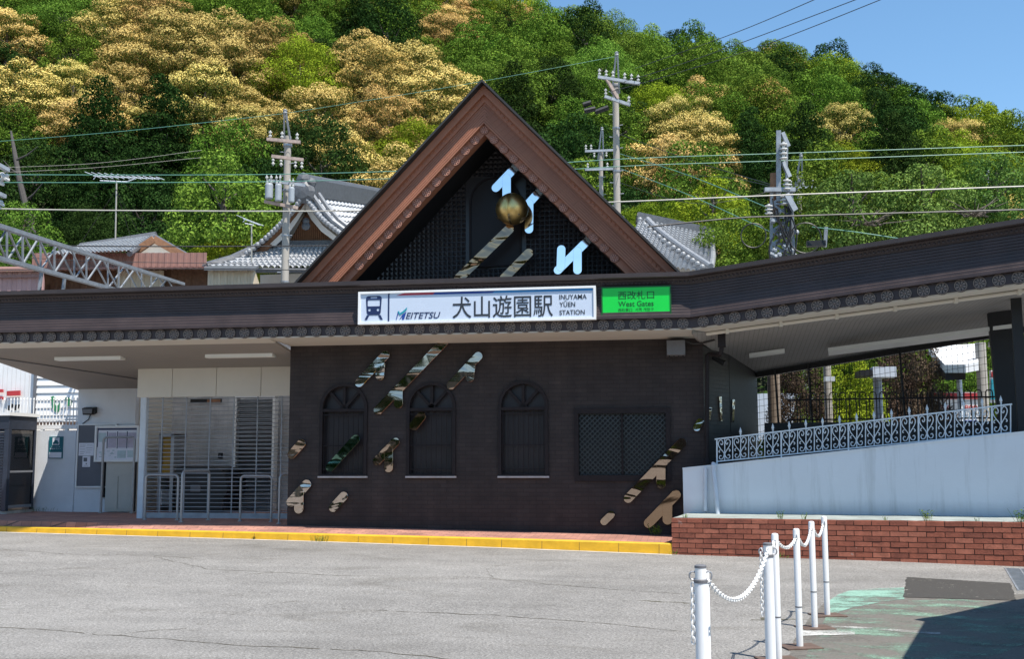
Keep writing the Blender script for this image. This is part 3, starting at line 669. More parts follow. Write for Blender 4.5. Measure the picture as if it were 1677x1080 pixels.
gp.prism(li, .53, .55).build('gable_panel', M['gable_panel'], BLD)
plate_holes(lo, [li], MB(), .50, .555).build('panel_frame', M['iron'], BLD)

# ---------------------------------------------------------------- left bay: back wall, header, post, shutter, lobby
BY = 3.0
mb = MB(); mb.box(-12.40, BY, .25, -11.12, BY + .15, soff(BY) + .02); mb.build('back_wall', M['white_render'], BLD)
mb = MB(); a = -10.30; b = -6.715
mb.box(-11.9, 4.6, .2, b, 4.7, 4.05); mb.build('lobby_wall', M['lobby_wall'], BLD)
MB().box(-11.2, BY + .152, .2, -11.1, 4.6, 3.95).build('lobby_side_wall', M['cream'], BLD); MB().box(b, .22, .2, b + .1, 4.6, 3.9).build('lobby_side_wall', M['cream'], BLD)
MB().box(-11.2, 1.302, 4.05, -6.7, 4.7, 4.09).build('lobby_light_sheet', M['lobby_light_sheet'], BLD)  # unseen translucent roof sheet, added to brighten the lobby
HY = 1.15
xs_ = [at(x, 600, HY).x for x in (226, 283, 355, 428, 476)]; zb = at(350, 650, HY).z
for i in range(4):
    MB().box(xs_[i] + .004, HY, zb, xs_[i + 1] - .004, HY + .03, soff(HY) + .01).build('header_panel', M['cream'], BLD, bevel=.003)
MB().box(xs_[0] + .03, HY + .031, zb + .01, xs_[4], HY + .2, soff(HY + .2)).build('header_box', M['cream'], BLD)
p0 = at(231.5, 800, HY + .06).x
MB().box(p0 - .06, HY + .02, .30, p0 + .06, HY + .14, zb + .01).build('door_post', M['pvc'], BLD, bevel=.01)
SY = HY + .11; sx0 = p0 + .06; sx1 = -6.72
sh = MB()
zlo = zp(-8.5) + .02; nr = 28
for k in range(nr): z = lerp(zlo + .12, zb - .03, k / (nr - 1)); sh.tube([(sx0, SY, z), (sx1, SY, z)], .0075, 5, False)
for px1_ in (264, 303, 342, 381, 420, 460): x = at(px1_, 750, SY).x; sh.box(x - .008, SY - .013, zlo, x + .008, SY + .013, zb)
sh = sh.build('shutter_grille', M['galv'], BLD)
MB().box(sx0, SY - .02, zlo - .01, sx1, SY + .02, zlo + .09).build('bottom_rail', M['galv'], sh)
for (xa, xb, y) in ((92, 200, 586), (338, 448, 581.5)):
    pa = at(xa, y, .1); pb = at(xb, y - .5, .1); z = soff(.1)
    MB().box(pa.x, .04, z - .05, pb.x, .22, z + .02).build('ceiling_lamp', M['fluor'], BLD)
mb = MB(); a1 = at(0, 590, -.2); mb.tube([(-12.4, -.2, soff(-.2) - .012), (-11.4, 1.0, soff(1.0) - .012), (-10.35, 2.3, soff(2.3) - .012)], .012, 6); mb.build('cable_conduit', M['dull_grey'], BLD)
# right-hand ceiling lamps
def soffit_pt(x, y):
    n = (g1b - g0b).cross(bl - g0b); d = ray(x, y); return CAM + d * ((g0b - CAM).dot(n) / d.dot(n))
for q in ([(1356, 571), (1657, 532), (1657, 540), (1357, 578.5)], [(1227, 580), (1285, 572), (1285, 574.5), (1227, 582.5)], [(1618, 566 - 4), (1657, 556 - 4), (1657, 558 - 4), (1618, 568.5 - 4)]):
    ps = [soffit_pt(*p) for p in q]; dn = Vector((0, 0, -.05)); mb = MB(); mb.hexa([p + dn for p in ps], [p + Vector((0, 0, .01)) for p in ps]); mb.build('ceiling_lamp', M['fluor'], BLD)
# column at the right end of the ramp
RA = R(-13.5); RP0 = Vector((-.05, -.4, 0)); RD = Vector((math.cos(RA), math.sin(RA), 0)); RN = Vector((-math.sin(RA), math.cos(RA), 0))
def onr(x, y, back=0.0): return onv(x, y, RP0 + RN * back, RA)
c0 = onr(1667, 700, .35); c1 = onr(1685, 700, .35)
mb = MB(); mb.hexa([c0 - Vector((0, 0, .5)), c1 - Vector((0, 0, .5)), c1 + RN * .16 - Vector((0, 0, .5)), c0 + RN * .16 - Vector((0, 0, .5))], [Vector((c.x, c.y, 3.75)) for c in (c0, c1, c1 + RN * .16, c0 + RN * .16)])
mb.build('column', M['black'], BLD)

# ================================================================== polished wall ornaments
def capsule(mb, p, q, r, y0, y1, cut=None):
    p = Vector(p); q = Vector(q); d = (q - p).normalized(); a0 = math.atan2(d.y, d.x); pts = []
    for k in range(13): a = a0 - math.pi / 2 + math.pi * k / 12; pts.append((q.x + r * math.cos(a), q.y + r * math.sin(a)))
    for k in range(13): a = a0 + math.pi / 2 + math.pi * k / 12; pts.append((p.x + r * math.cos(a), p.y + r * math.sin(a)))
    return mb.prism(pts, y0, y1)
def ornament(label, caps, Y, rpx, mat, flat=()):
    mb = MB(); ref = at(*caps[0][0], Y); r = rpx * (at(caps[0][0][0] + 1, caps[0][0][1], Y) - ref).length
    for k, (a, b) in enumerate(caps):
        p = at(*a, Y); q = at(*b, Y); capsule(mb, (p.x, p.z), (q.x, q.z), r, Y - .022 - .0025 * k, Y)
    return tag(mb.build('wall_ornament', mat, origin=ref, bevel=.002), label, 'wall ornament')
OY = -.04
ornament('wavy mirror ornament with a short stub, above and right of the left arched window', [((631.4, 582.2), (588.5, 627.5)), ((624, 596), (622.5, 616))], OY, 7, MIR[0])
ornament('longest mirror streak running down from the eaves between the left and middle arched windows', [((728, 560), (619.6, 672.5)), ((652.8, 640), (652.8, 662))], OY, 7.3, MIRB[0])
ornament('brownish branched mirror ornament under the eaves, above the middle arched window', [((783.4, 584), (738.6, 631.7)), ((772, 597), (769.7, 619))], OY, 7, MIRB[1])
ornament('short mirror pill fixed across the top of the middle arched window grille', [((689.8, 683), (678.2, 697.7))], OY - .02, 7.5, M['mirror_refl_bronze'])
ornament('long mirror pill fixed diagonally across the left arched window grille', [((582.6, 720), (541, 766))], OY - .02, 7, M['mirror_refl_green'])
ornament('branched mirror ornament on the dark wall between left and middle arched windows, at sill height', [((647.7, 724.4), (618, 755.5)), ((636.8, 738), (636.8, 767))], OY, 7, MIRB[2])
ornament('short mirror streak at the left corner of the dark wall beside the shutter', [((493.7, 727.4), (478, 745))], OY, 7, MIRB[0])
ornament('branched mirror ornament low at the left corner of the dark wall near the yellow kerb', [((502.6, 794), (477, 823)), ((490.5, 807), (489.8, 834))], OY, 7.5, MIR[0])
ornament('small mirror pill low on the dark wall below the left arched window', [((563.3, 813.3), (546, 832))], OY, 7, MIR[1])
ornament('long branched mirror streak crossing the lower right corner of the lattice window', [((1116.7, 725.6), (1028.8, 817)), ((1082.5, 762), (1082.5, 794))], OY - .02, 7.5, MIRB[1])
ornament('plain brownish branched ornament low on the wall beside the brick planter', [((1107, 811), (1062.3, 857.5)), ((1093, 825), (1093, 852))], OY, 8, M['mirror_refl_bronze'])
ornament('smallest mirror pill at the foot of the dark wall, below the lattice window', [((1001, 843.7), (989.4, 855))], OY, 6, MIRB[2])
ornament('small mirror piece at the right wall corner beside the dark downpipe', [((1147, 691), (1141, 701))], OY, 6, MIR[2])
GYW = .30
ornament('branched sky-reflecting ornament above the golden peach', [((842, 277), (812.4, 308)), ((830, 292), (830, 322))], GYW, 7, M['mirror_sky'])
ornament('branched sky-reflecting ornament behind the right side of the golden peach', [((881, 317), (864, 336)), ((867, 334), (866.6, 376))], GYW, 7, M['mirror_sky'])
ornament('double-branched sky-reflecting ornament at the lower right of the gable', [((961, 396), (914, 443)), ((919.5, 409), (918.5, 438)), ((946, 412), (946, 443))], GYW, 7, M['mirror_sky'])
ornament('short streaky mirror ornament right of the long streak in the gable', [((866, 415), (826, 456))], GYW, 7.5, M['mirror_refl_brown'])
ornament('long mirror streak rising through the gable to the golden peach', [((834, 376), (752, 456))], GYW - .1, 8, M['mirror_refl_brown'])
# golden peach
pc = at(838.5, 343, .0); pr = 26.5 * (at(839.5, 343, .0) - pc).length
PE = thing('golden_peach', 'golden peach with leaves mounted in the middle of the dark gable', 'peach ornament', pc)
mb = MB(); n, m_ = 36, 20
for i in range(m_ + 1):
    t = math.pi * i / m_
    for k in range(n):
        a = 2 * math.pi * k / n; da = abs((a - R(262) + math.pi) % (2 * math.pi) - math.pi)
        rr = pr * (1 - .15 * math.exp(-(da / .15) ** 2) * math.sin(t) ** .5) * (1 + .05 * max(0, math.cos(t)) ** 6)
        mb.v.append((pc.x + rr * math.sin(t) * math.cos(a), pc.y + rr * math.sin(t) * math.sin(a), pc.z + rr * math.cos(t) * .97))
for i in range(m_):
    for k in range(n): k2 = (k + 1) % n; mb.f.append((i * n + k, i * n + k2, (i + 1) * n + k2, (i + 1) * n + k))
mb.build('fruit', M['gold'], PE, smooth=True)
M['gold_dark'] = basic('tarnished_gold', (0.22, 0.17, 0.10), 0.35, 0.2, 8, 0.9)
for ang, ln in ((-178, .95), (-140, .8), (-95, .7), (-50, .8), (-2, .98)):
    mb = MB(); ca, sa = math.cos(R(ang)), math.sin(R(ang)); rows = []
    base = Vector((pc.x, pc.y - pr * .05, pc.z - pr * .98)); q_ = Vector((-sa, ca, 0))
    for i in range(7):
        t = i / 6; w = pr * .36 * math.sin(math.pi * min(.98, .22 + .78 * t)); c = base + Vector((ca, sa, 0)) * (pr * ln * 1.08 * t) + Vector((0, 0, pr * (.52 * t ** 1.8)))
        rows.append([c + q_ * w + Vector((0, 0, w * .35)), c, c - q_ * w + Vector((0, 0, w * .35))])
    mb.v = [v for r in rows for v in r]
    for i in range(6):
        for j in range(2): mb.f.append((i * 3 + j, i * 3 + j + 1, i * 3 + j + 4, i * 3 + j + 3))
    o = mb.build('leaf', M['gold_dark'], PE, smooth=True); sm = o.modifiers.new('s', 'SOLIDIFY'); sm.thickness = .006
# ================================================================== signs on the eaves
SYW = EY - .16
SS = thing('station_sign', 'long white station name sign with train pictogram on the eaves', 'sign', at(780, 526, SYW))
a = at(588, 531, SYW); b = at(974, 470, SYW); x0, x1 = a.x, b.x; z0 = at(780, 526.5, SYW).z; z1 = at(780, 475, SYW).z
z0, z1 = (at(590, 529.5, SYW).z + at(972, 523, SYW).z) / 2, (at(590, 480.5, SYW).z + at(972, 469.5, SYW).z) / 2
MB().box(x0, SYW + .004, z0, x1, SYW + .12, z1).build('panel', M['sign_white'], SS)
plate_holes([(x0 - .015, z0 - .015), (x1 + .015, z0 - .015), (x1 + .015, z1 + .015), (x0 - .015, z1 + .015)], [[(x0 + .02, z0 + .02), (x1 - .02, z0 + .02), (x1 - .02, z1 - .02), (x0 + .02, z1 - .02)]], MB(), SYW - .02, SYW + .10).build('frame', M['white'], SS)
W = x1 - x0; H = z1 - z0
def sx(p): return at(p, 500, SYW).x
def sz_(f): return lerp(z0, z1, f)
FY = SYW - .001
def flat(name, polys, mat, parent, y=None, th=.004):
    mb = MB(); y = FY if y is None else y
    for p in polys: mb.prism(p, y, y + th)
    return mb.build(name, mat, parent)
zb0, zb1 = sz_(.885), sz_(.955)
xr0, xr1, xr2, xr3 = sx(649), sx(709), sx(806), sx(971)
flat('red_band', [[(xr0, zb0), (xr1, zb0), (xr1 + .03, zb1), (xr0 + .13, zb1)]], M['sign_red'], SS)
flat('blue_band', [[(xr1, zb0), (xr2, zb0), (xr2 + .05, zb1), (xr1 + .03, zb1)]], M['sign_blue'], SS)
flat('sky_band', [[(xr2, zb0), (xr3, zb0), (xr3, zb1), (xr2 + .05, zb1)]], M['sign_cyan'], SS)
xd = sx(636.5); flat('divider', [[(xd - .012, sz_(.06)), (xd + .012, sz_(.06)), (xd + .012, sz_(.95)), (xd - .012, sz_(.95))]], M['navy'], SS)
# train pictogram
tx0, tx1 = sx(599.3), sx(625); tw = tx1 - tx0; tz0, tz1 = sz_(.27), sz_(.89); th_ = tz1 - tz0; tc = (tx0 + tx1) / 2
def rrect(xa, za, xb, zb, r, n=4):
    pts = []
    for cx, cz, a0 in ((xb - r, zb - r, 0), (xa + r, zb - r, 90), (xa + r, za + r, 180), (xb - r, za + r, 270)):
        for k in range(n + 1): a = R(a0 + 90 * k / n); pts.append((cx + r * math.cos(a), cz + r * math.sin(a)))
    return pts
def circ(cx, cz, r, n=14): return [(cx + r * math.cos(2 * math.pi * k / n), cz + r * math.sin(2 * math.pi * k / n)) for k in range(n)]
body = rrect(tx0, tz0, tx1, tz1, tw * .17)
body = [(x + (tc - x) * .16 * max(0, 1 - (z - tz0) / (th_ * .45)), z) for x, z in body]
holes = [rrect(tx0 + tw * .11, tz0 + th_ * .46, tx1 - tw * .11, tz0 + th_ * .79, .012), rrect(tx0 + tw * .29, tz0 + th_ * .87, tx1 - tw * .29, tz0 + th_ * .945, .008), circ(tx0 + tw * .23, tz0 + th_ * .27, tw * .085), circ(tx1 - tw * .23, tz0 + th_ * .27, tw * .085)]
mb = plate_holes(body, holes, MB(), FY, FY + .004)
for sd in (-1, 1): mb.prism([(tc + sd * tw * .28, tz0 - .001), (tc + sd * tw * .44, tz0 - .001), (tc + sd * tw * .58, sz_(.115)), (tc + sd * tw * .42, sz_(.115))], FY, FY + .004)
mb.build('train_pictogram', M['navy'], SS)
text_mesh('犬山遊園駅', sx(741), sx(905.5), sz_(.09), sz_(.80), FY, 'kanji_name', M['ink'], SS, .005)
for k, s_ in enumerate(('INUYAMA', 'YŪEN', 'STATION')):
    zc = sz_((.62, .385, .13)[k]); text_mesh(s_, sx(916), sx((961, 942, 957.5)[k]), zc, zc + H * (.155 if k != 1 else .20), FY, 'roman_name', M['ink'], SS, .012)
text_mesh('EITETSU', sx(664.5), sx(721.5), sz_(.115), sz_(.325), FY, 'company_name', M['navy'], SS, .012, .28)
mx0, mx1 = sx(648.5), sx(667); mw = mx1 - mx0; q = lambda u, w: (mx0 + mw * u, lerp(sz_(.10), sz_(.50), w))
flat('logo_mark', [[q(0, 0), q(.06, 0), q(.24, .55), q(.17, .68)], [q(.30, .0), q(.52, .33), q(.93, .64), q(.72, .0), q(.52, .0), q(.58, .25), q(.34, .02)]], M['sign_blue'], SS)
flat('logo_swoosh', [[q(.17, .70), q(.30, .68), q(.33, .52), q(.62, .68), q(1.0, 1.0), q(.95, .78), q(.66, .52), q(.34, .36), q(.24, .5)]], M['sign_teal'], SS, FY - .002)
# green gate sign
GYS = EY - .085
GS = thing('gate_sign', 'bright green west gates sign with dark lettering on the eaves', 'sign', at(1042, 518, GYS))
a = at(986, 494, GYS); b = at(1098, 494, GYS); x0, x1 = a.x, b.x; z0 = (at(986, 519.5, GYS).z + at(1098, 514.8, GYS).z) / 2; z1 = (at(986, 472.5, GYS).z + at(1098, 468, GYS).z) / 2
MB().box(x0, GYS, z0, x1, GYS + .08, z1).build('panel', M['sign_green'], GS)
plate_holes([(x0 - .012, z0 - .012), (x1 + .012, z0 - .012), (x1 + .012, z1 + .012), (x0 - .012, z1 + .012)], [[(x0 + .008, z0 + .008), (x1 - .008, z0 + .008), (x1 - .008, z1 - .008), (x0 + .008, z1 - .008)]], MB(), GYS - .008, GYS + .07).build('frame', M['sign_dgreen'], GS)
W2 = x1 - x0; H2 = z1 - z0; GF = GYS - .003
def gq(u): return x0 + W2 * u
def gz_(w): return z0 + H2 * w
text_mesh('西改札口', gq(.235), gq(.765), gz_(.57), gz_(.86), GF, 'kanji', M['sign_dgreen'], GS, .006)
text_mesh('West Gates', gq(.237), gq(.755), gz_(.32), gz_(.51), GF, 'english', M['sign_dgreen'], GS, .008)
text_mesh('西检票口', gq(.237), gq(.44), gz_(.145), gz_(.265), GF, 'chinese', M['sign_dgreen'], GS, .004)
text_mesh('서쪽 개찰구', gq(.485), gq(.755), gz_(.15), gz_(.27), GF, 'korean', M['sign_dgreen'], GS, .004)

# ================================================================== left bay things
def hoop(name, label, p, q, h, r=.021, cat='barrier', group='pipe barriers in front of the shutter'):
    p = Vector(p); q = Vector(q); d = (q - p).normalized(); rr = .07; z = Vector((0, 0, 1))
    T = thing(name, label, cat, p, group); c = [p, p + z * (h - rr)]
    for k in range(1, 6): a = math.pi / 2 * k / 5; c.append(p + z * (h - rr + rr * math.sin(a)) + d * (rr - rr * math.cos(a)))
    for k in range(6): a = math.pi / 2 * k / 5; c.append(q + z * (h - rr + rr * math.cos(a)) - d * (rr - rr * math.sin(a)))
    c.append(q); MB().tube(c, r, 10).build('pipe', M['steel'], T, smooth=True)
    [MB().lathe(v, [(r * 2, -.01), (r * 2, .008), (r, .01)], 12).build('flange', M['steel'], T) for v in (p, q)]; return T
def gp_(x, Y): X = at(x, 850, Y).x; return Vector((X, Y, zp(X)))
hoop('pipe_barrier', 'low hoop barrier at the left end of the shutter by the white post', gp_(237, .8), gp_(290, .8), .80)
hoop('pipe_barrier', 'hoop barrier seen edge-on, second from the left in front of the shutter', gp_(296.5, .3), gp_(341, .95), .88)
hoop('pipe_barrier', 'wide hoop barrier in front of the louvred inner door', gp_(393, .8), gp_(444, .8), .80)
hoop('pipe_barrier', 'hoop barrier half hidden by the left corner of the dark wall', gp_(457, .3), Vector((gp_(457, .3).x + .62, 1.0, zp(-6.7))), .84)
hoop('tall_hoop_barrier', 'tall pipe frame in front of the beige board and poster case', Vector((at(165, 836, 2.6).x, 2.6, .38)), Vector((at(215, 836, 2.6).x + .02, 2.6, .38)), 1.50, .024, 'pipe frame', None)
# notice board with papers, poster case
NB = thing('notice_board', 'slate grey notice board with white frame and two papers, on the back wall', 'notice board', at(160, 796, BY))
a = at(125.5, 797, BY - .03); b = at(167, 697, BY - .03)
MB().box(a.x, BY - .035, a.z, b.x + .3, BY, b.z).build('board', M['board_grey'], NB)
plate_holes([(a.x - .03, a.z - .03), (b.x + .33, a.z - .03), (b.x + .33, b.z + .03), (a.x - .03, b.z + .03)], [[(a.x, a.z), (b.x + .3, a.z), (b.x + .3, b.z), (a.x, b.z)]], MB(), BY - .05, BY - .001).build('frame', M['white'], NB)
def paper(lbl, xa, ya, xb, yb, lines):
    p = at(xa, yb, BY - .042); q_ = at(xb, ya, BY - .042); T = thing('paper_notice', lbl, 'notice', p)
    MB().box(p.x, BY - .042, p.z, q_.x, BY - .038, q_.z).build('sheet', M['paper'], T)
    mb = MB(); w = q_.x - p.x; h = q_.z - p.z
    for (u0, w0, u1, w1) in lines: mb.box(p.x + w * u0, BY - .045, p.z + h * w0, p.x + w * u1, BY - .0425, p.z + h * w1)
    mb.build('print', M['board_grey'], T); return T
paper('wide white notice pinned across the grey board', 128.5, 726, 154, 747, [(.08, .82, .45, .84), (.55, .82, .9, .84), (.08, .70, .4, .72), (.5, .6, .9, .62), (.08, .5, .42, .52), (.55, .42, .88, .44), (.08, .3, .4, .32), (.5, .25, .8, .27), (.1, .15, .35, .17)])
paper('small white notice with a dark picture, below the wide notice', 134.5, 747.5, 148, 765.5, [(.15, .5, .6, .85), (.45, .25, .6, .35), (.2, .12, .8, .14)])
PC = thing('poster_case', 'white framed glass case of timetables and a map on the back wall', 'poster case', at(190, 756, BY - .08))
a = at(156, 755.5, BY - .1); b = at(227, 699, BY - .1)
MB().box(a.x, BY - .10, a.z, b.x, BY - .053, b.z).build('sheet', M['paper'], PC)
plate_holes([(a.x - .02, a.z - .02), (b.x + .02, a.z - .02), (b.x + .02, b.z + .02), (a.x - .02, b.z + .02)], [[(a.x + .02, a.z + .02), (b.x - .02, a.z + .02), (b.x - .02, b.z - .02), (a.x + .02, b.z - .02)]], MB(), BY - .13, BY - .052).build('frame', M['white'], PC)
mb = MB(); w = b.x - a.x; h = b.z - a.z
def pb_(u0, w0, u1, w1): mb.box(a.x + w * u0, BY - .104, a.z + h * w0, a.x + w * u1, BY - .1005, a.z + h * w1)
pb_(.03, .90, .97, .955)
for u in (.26, .50, .73): pb_(u, .36, u + .018, .86)
pb_(.03, .4, .05, .9)
mb.build('dark_columns', M['navy'], PC)
M['pale_lilac'] = basic('pale_lilac_print', (0.45, 0.42, 0.52), 0.6, 0.12, 12, bump=0); M['pale_teal'] = basic('pale_teal_print', (0.45, 0.55, 0.58), 0.6, 0.12, 12, bump=0)
mb = MB()
for i, u in enumerate((.29, .53, .76)):
    pb_(u, .38, u + .19, .82)
mb.build('timetable_print', M['pale_lilac'], PC)
mb = MB()
pb_(.06, .55, .24, .82); pb_(.52, .08, .72, .30); pb_(.76, .10, .94, .3)
for k in range(12): u = random.uniform(.06, .46); v = random.uniform(.06, .3); pb_(u, v, u + random.uniform(.02, .08), v + random.uniform(.015, .04))
mb.build('map_print', M['pale_teal'], PC)
# beige board below the case
DB = thing('beige_board', 'beige painted board panel leaning under the poster case behind the pipe frame', 'board', at(195, 838, BY - .06))
a = at(171, 838, BY - .06); b = at(222, 757, BY - .06); cxm = at(193, 800, BY - .06).x; zm = at(193, 781, BY - .06).z
MB().box(a.x, BY - .06, a.z, b.x, BY - .03, b.z).build('panel', M['beige_door'], DB)
mb = MB(); mb.box(a.x + .02, BY - .075, a.z + .05, cxm, BY - .061, zm); mb.box(cxm + .03, BY - .075, a.z + .05, b.x - .02, BY - .061, zm + .0); mb.box(a.x + .02, BY - .07, zm + .03, b.x - .02, BY - .061, zm + .035); mb.build('batten', M['beige_door'], DB)
mb = MB(); mb.box(a.x - .09, BY - .09, at(168, 815, BY).z, a.x - .02, BY - .02, b.z); mb.build('black_bar', M['black'], DB); mb = MB(); p = at(219, 800, BY - .2).x; mb.box(p - .03, BY - .22, a.z, p + .03, BY - .16, b.z); mb.build('black_bar', M['black'], DB)
# wall lamp and its cable
WL = thing('wall_lamp', 'small black floodlight on the white back wall', 'lamp', at(147, 675, BY - .06))
c = at(147, 674, BY - .07); mb = MB(); mb.hexa([(c.x - .13, BY - .12, c.z - .08), (c.x + .13, BY - .12, c.z - .08), (c.x + .13, BY - .002, c.z - .04), (c.x - .13, BY - .002, c.z - .04)], [(c.x - .13, BY - .16, c.z + .06), (c.x + .13, BY - .16, c.z + .06), (c.x + .13, BY - .002, c.z + .09), (c.x - .13, BY - .002, c.z + .09)]); mb.build('housing', M['black'], WL, bevel=.01)
MB().box(c.x - .10, BY - .168, c.z - .05, c.x + .10, BY - .15, c.z + .04).build('lens', M['dull_grey'], WL)
MB().tube([(c.x, BY - .03, c.z - .06), (c.x - .05, BY - .02, c.z - .17), (c.x - .2, BY - .015, c.z - .27), at(126, 700, BY - .015)], .01, 6).build('cable', M['black'], WL)
# low boundary wall with picket fence
WXa, WXb = -18.0, -12.41; wz = at(90, 706, BY).z
BW = thing('boundary_wall', 'low white rendered wall left of the back wall', 'wall', (-13, BY, .38))
MB().box(WXa, BY, .2, WXb, BY + .15, wz).build('wall', M['white_render'], BW)
MB().box(WXa, BY - .02, .3, WXb, BY - .001, .50).build('plinth', M['white_render'], BW)
PF = thing('picket_fence', 'white steel picket fence on top of the low white wall', 'fence', (-13, BY + .07, wz))
mb = MB(); zt = at(90, 656, BY + .07).z; zr = at(90, 688, BY + .07).z; zlow = at(90, 699, BY + .07).z
mb.box(WXa, BY + .05, zr - .02, WXb, BY + .09, zr + .02); mb.box(WXa, BY + .03, zlow - .05, WXb, BY + .11, zlow + .03); mb.build('rail', M['white'], PF)
mb = MB(); x = WXb - .05
while x > -15.4:
    mb.tube([(x, BY + .07, zlow), (x, BY + .07, zt)], .010, 6); mb.lathe((x, BY + .07, zt), [(.010, 0), (.018, .02), (.0, .07)], 6); x -= .075
mb.build('pickets', M['white'], PF)
mb = MB(); x = WXb - .25
while x > -15.4: mb.box(x - .03, BY + .04, wz - .02, x + .03, BY + .10, zlow); x -= .55
mb.build('posts', M['white'], PF)
# taxi sign
TS = thing('taxi_sign', 'dark teal taxi sign with car symbol on the low white wall', 'sign', at(91, 752, BY - .03))
a = at(79, 751.5, BY - .03); b = at(103, 715.5, BY - .03); w = b.x - a.x; h = b.z - a.z; TY = BY - .03
MB().box(a.x, TY, a.z, b.x, BY - .001, b.z).build('panel', M['taxi_teal'], TS)
T2 = lambda u, v: (a.x + w * u, a.z + h * v)
MB().box(*(T2(.05, .03)[0], TY - .003, T2(0, .03)[1]), *(T2(.95, 0)[0], TY - .0005, T2(0, .28)[1])).build('white_field', M['paper'], TS)
mb = MB(); mb.box(T2(.26, 0)[0], TY - .003, T2(0, .62)[1], T2(.76, 0)[0], TY - .0005, T2(0, .95)[1]); mb.build('pictogram_field', M['paper'], TS)
car = [(.30, .66), (.30, .74), (.37, .76), (.42, .84), (.62, .84), (.67, .76), (.72, .74), (.72, .66), (.66, .66), (.66, .64), (.60, .64), (.60, .66), (.42, .66), (.42, .64), (.36, .64), (.36, .66)]
flat('car_pictogram', [[T2(u, v) for u, v in car]], M['taxi_teal'], TS, TY - .006)
def tt(s_, u0, u1, v0, v1, mt, bold=.01): text_mesh(s_, T2(u0, 0)[0], T2(u1, 0)[0], T2(0, v0)[1], T2(0, v1)[1], TY - .006, 'lettering', mt, TS, bold)
tt('TAXI', .36, .66, .875, .93, M['taxi_teal']); tt('タクシーのりば', .18, .84, .52, .56, M['paper'], 0); tt('名鉄タクシー', .10, .90, .41, .48, M['paper'])
# dark cabinet with glazed side
CBx = at(12, 760, 1.9).x; CB = thing('glazed_cabinet', 'dark navy louvred cabinet with a glazed side at the left edge', 'cabinet', (CBx - .4, 2.3, .4))
ztop = at(12, 677, 1.9).z; zc0 = .40; xe = CBx
mb = MB(); mb.box(xe - 1.5, 1.9, ztop - .32, xe, 2.85, ztop - .05); mb.box(xe - .10, 1.9, zc0 + .03, xe, 2.0, ztop - .32); mb.box(xe - .06, 2.79, zc0 + .03, xe, 2.85, ztop - .32); mb.box(xe - 1.5, 1.9, zc0 + .03, xe - 1.4, 2.85, ztop - .32)
mb.build('frame', M['navy_box'], CB, bevel=.006)
MB().box(xe - 1.52, 1.86, ztop - .05, xe + .03, 2.88, ztop + .015).build('top', M['white'], CB)
mb = MB(); k = zc0 + .1
while k < ztop - .36: mb.hexa([(xe - 1.4, 1.92, k), (xe - .1, 1.92, k), (xe - .1, 1.97, k + .02), (xe - 1.4, 1.97, k + .02)], [(xe - 1.4, 1.92, k + .035), (xe - .1, 1.92, k + .035), (xe - .1, 1.97, k + .05), (xe - 1.4, 1.97, k + .05)]); k += .055
mb.build('louvre', M['navy_box'], CB)
def glass(name, tint=(0.75, 0.72, 0.68), a=0.25):
    s = N(name); tr = s.new('ShaderNodeBsdfTransparent'); tr.inputs[0].default_value = (*tint, 1); gl = s.new('ShaderNodeBsdfGlossy'); gl.inputs['Roughness'].default_value = .03
    mx = s.new('ShaderNodeMixShader'); mx.inputs[0].default_value = a * .4; s.to(tr.outputs[0], mx.inputs[1]); s.to(gl.outputs[0], mx.inputs[2]); s.to(mx.outputs[0], s.n['Material Output'].inputs[0]); s.n.remove(s.b); return s.m
M['smoked'] = glass('smoked_glass', (0.36, 0.33, 0.30))
MB().box(xe - .035, 2.0, zc0 + .12, xe - .025, 2.79, ztop - .32).build('glass_side', M['smoked'], CB)
mb = MB(); mb.box(xe - .05, 2.0, zc0 + .08, xe - .01, 2.79, zc0 + .14); mb.box(xe - .05, 2.02, zc0 + .78, xe - .01, 2.79, zc0 + .82); mb.box(xe - .4, 2.2, zc0 + .5, xe - .06, 2.6, zc0 + .54); mb.build('glazing_bar', M['steel'], CB)
MB().box(xe - 1.5, 1.95, zc0 - .05, xe, 2.8, zc0 + .03).build('plinth', M['gutter'], CB)
# white sided building beyond the fence
WB = thing('sided_building', 'white building with horizontal siding and green graphics beyond the fence', 'building', (-19, 9.5, 0))
wx1 = at(58, 660, 9.0).x; wx2 = at(140, 660, 9.0).x + 1.0
mb = MB()
for k in range(16): mb.hexa([(wx1, 9.0 - .03, 1.2 + k * .2), (wx2, 9.0 - .03, 1.2 + k * .2), (wx2, 9.2, 1.2 + k * .2), (wx1, 9.2, 1.2 + k * .2)], [(wx1, 9.0, 1.392 + k * .2), (wx2, 9.0, 1.392 + k * .2), (wx2, 9.2, 1.392 + k * .2), (wx1, 9.2, 1.392 + k * .2)])
mb.box(wx1, 9.02, 0, wx2, 12, 1.2); mb.box(wx1, 9.2, 1.2, wx2, 12, 4.3); mb.build('siding', M['white'], WB)
mb = MB()
for k in range(34): x = wx1 - .02 - k * .13; mb.box(x - .12, 9.1, 0, x, 9.16 + (k % 2) * .03, 4.4)
mb.build('vertical_cladding', M['white'], WB)
MB().box(wx1 - .05, 8.95, 0, wx1 + .03, 9.05, 4.5).build('corner_post', M['dull_grey'], WB)
def gpoly(pts, y=8.955): return [(at(x, yy, y).x, at(x, yy, y).z) for x, yy in pts]
mb = MB(); mb.prism(gpoly([(82, 651), (87, 649), (90, 652), (89, 660), (92, 666), (95, 664), (98, 658), (98, 668), (95, 676), (91, 676), (85, 668), (85, 660)]), 8.955, 8.968); mb.prism(gpoly([(106, 652), (112, 651), (117, 658), (116, 665), (111, 666), (109, 659)]), 8.955, 8.968); mb.build('green_graphic', M['green_paint_sign'], WB)
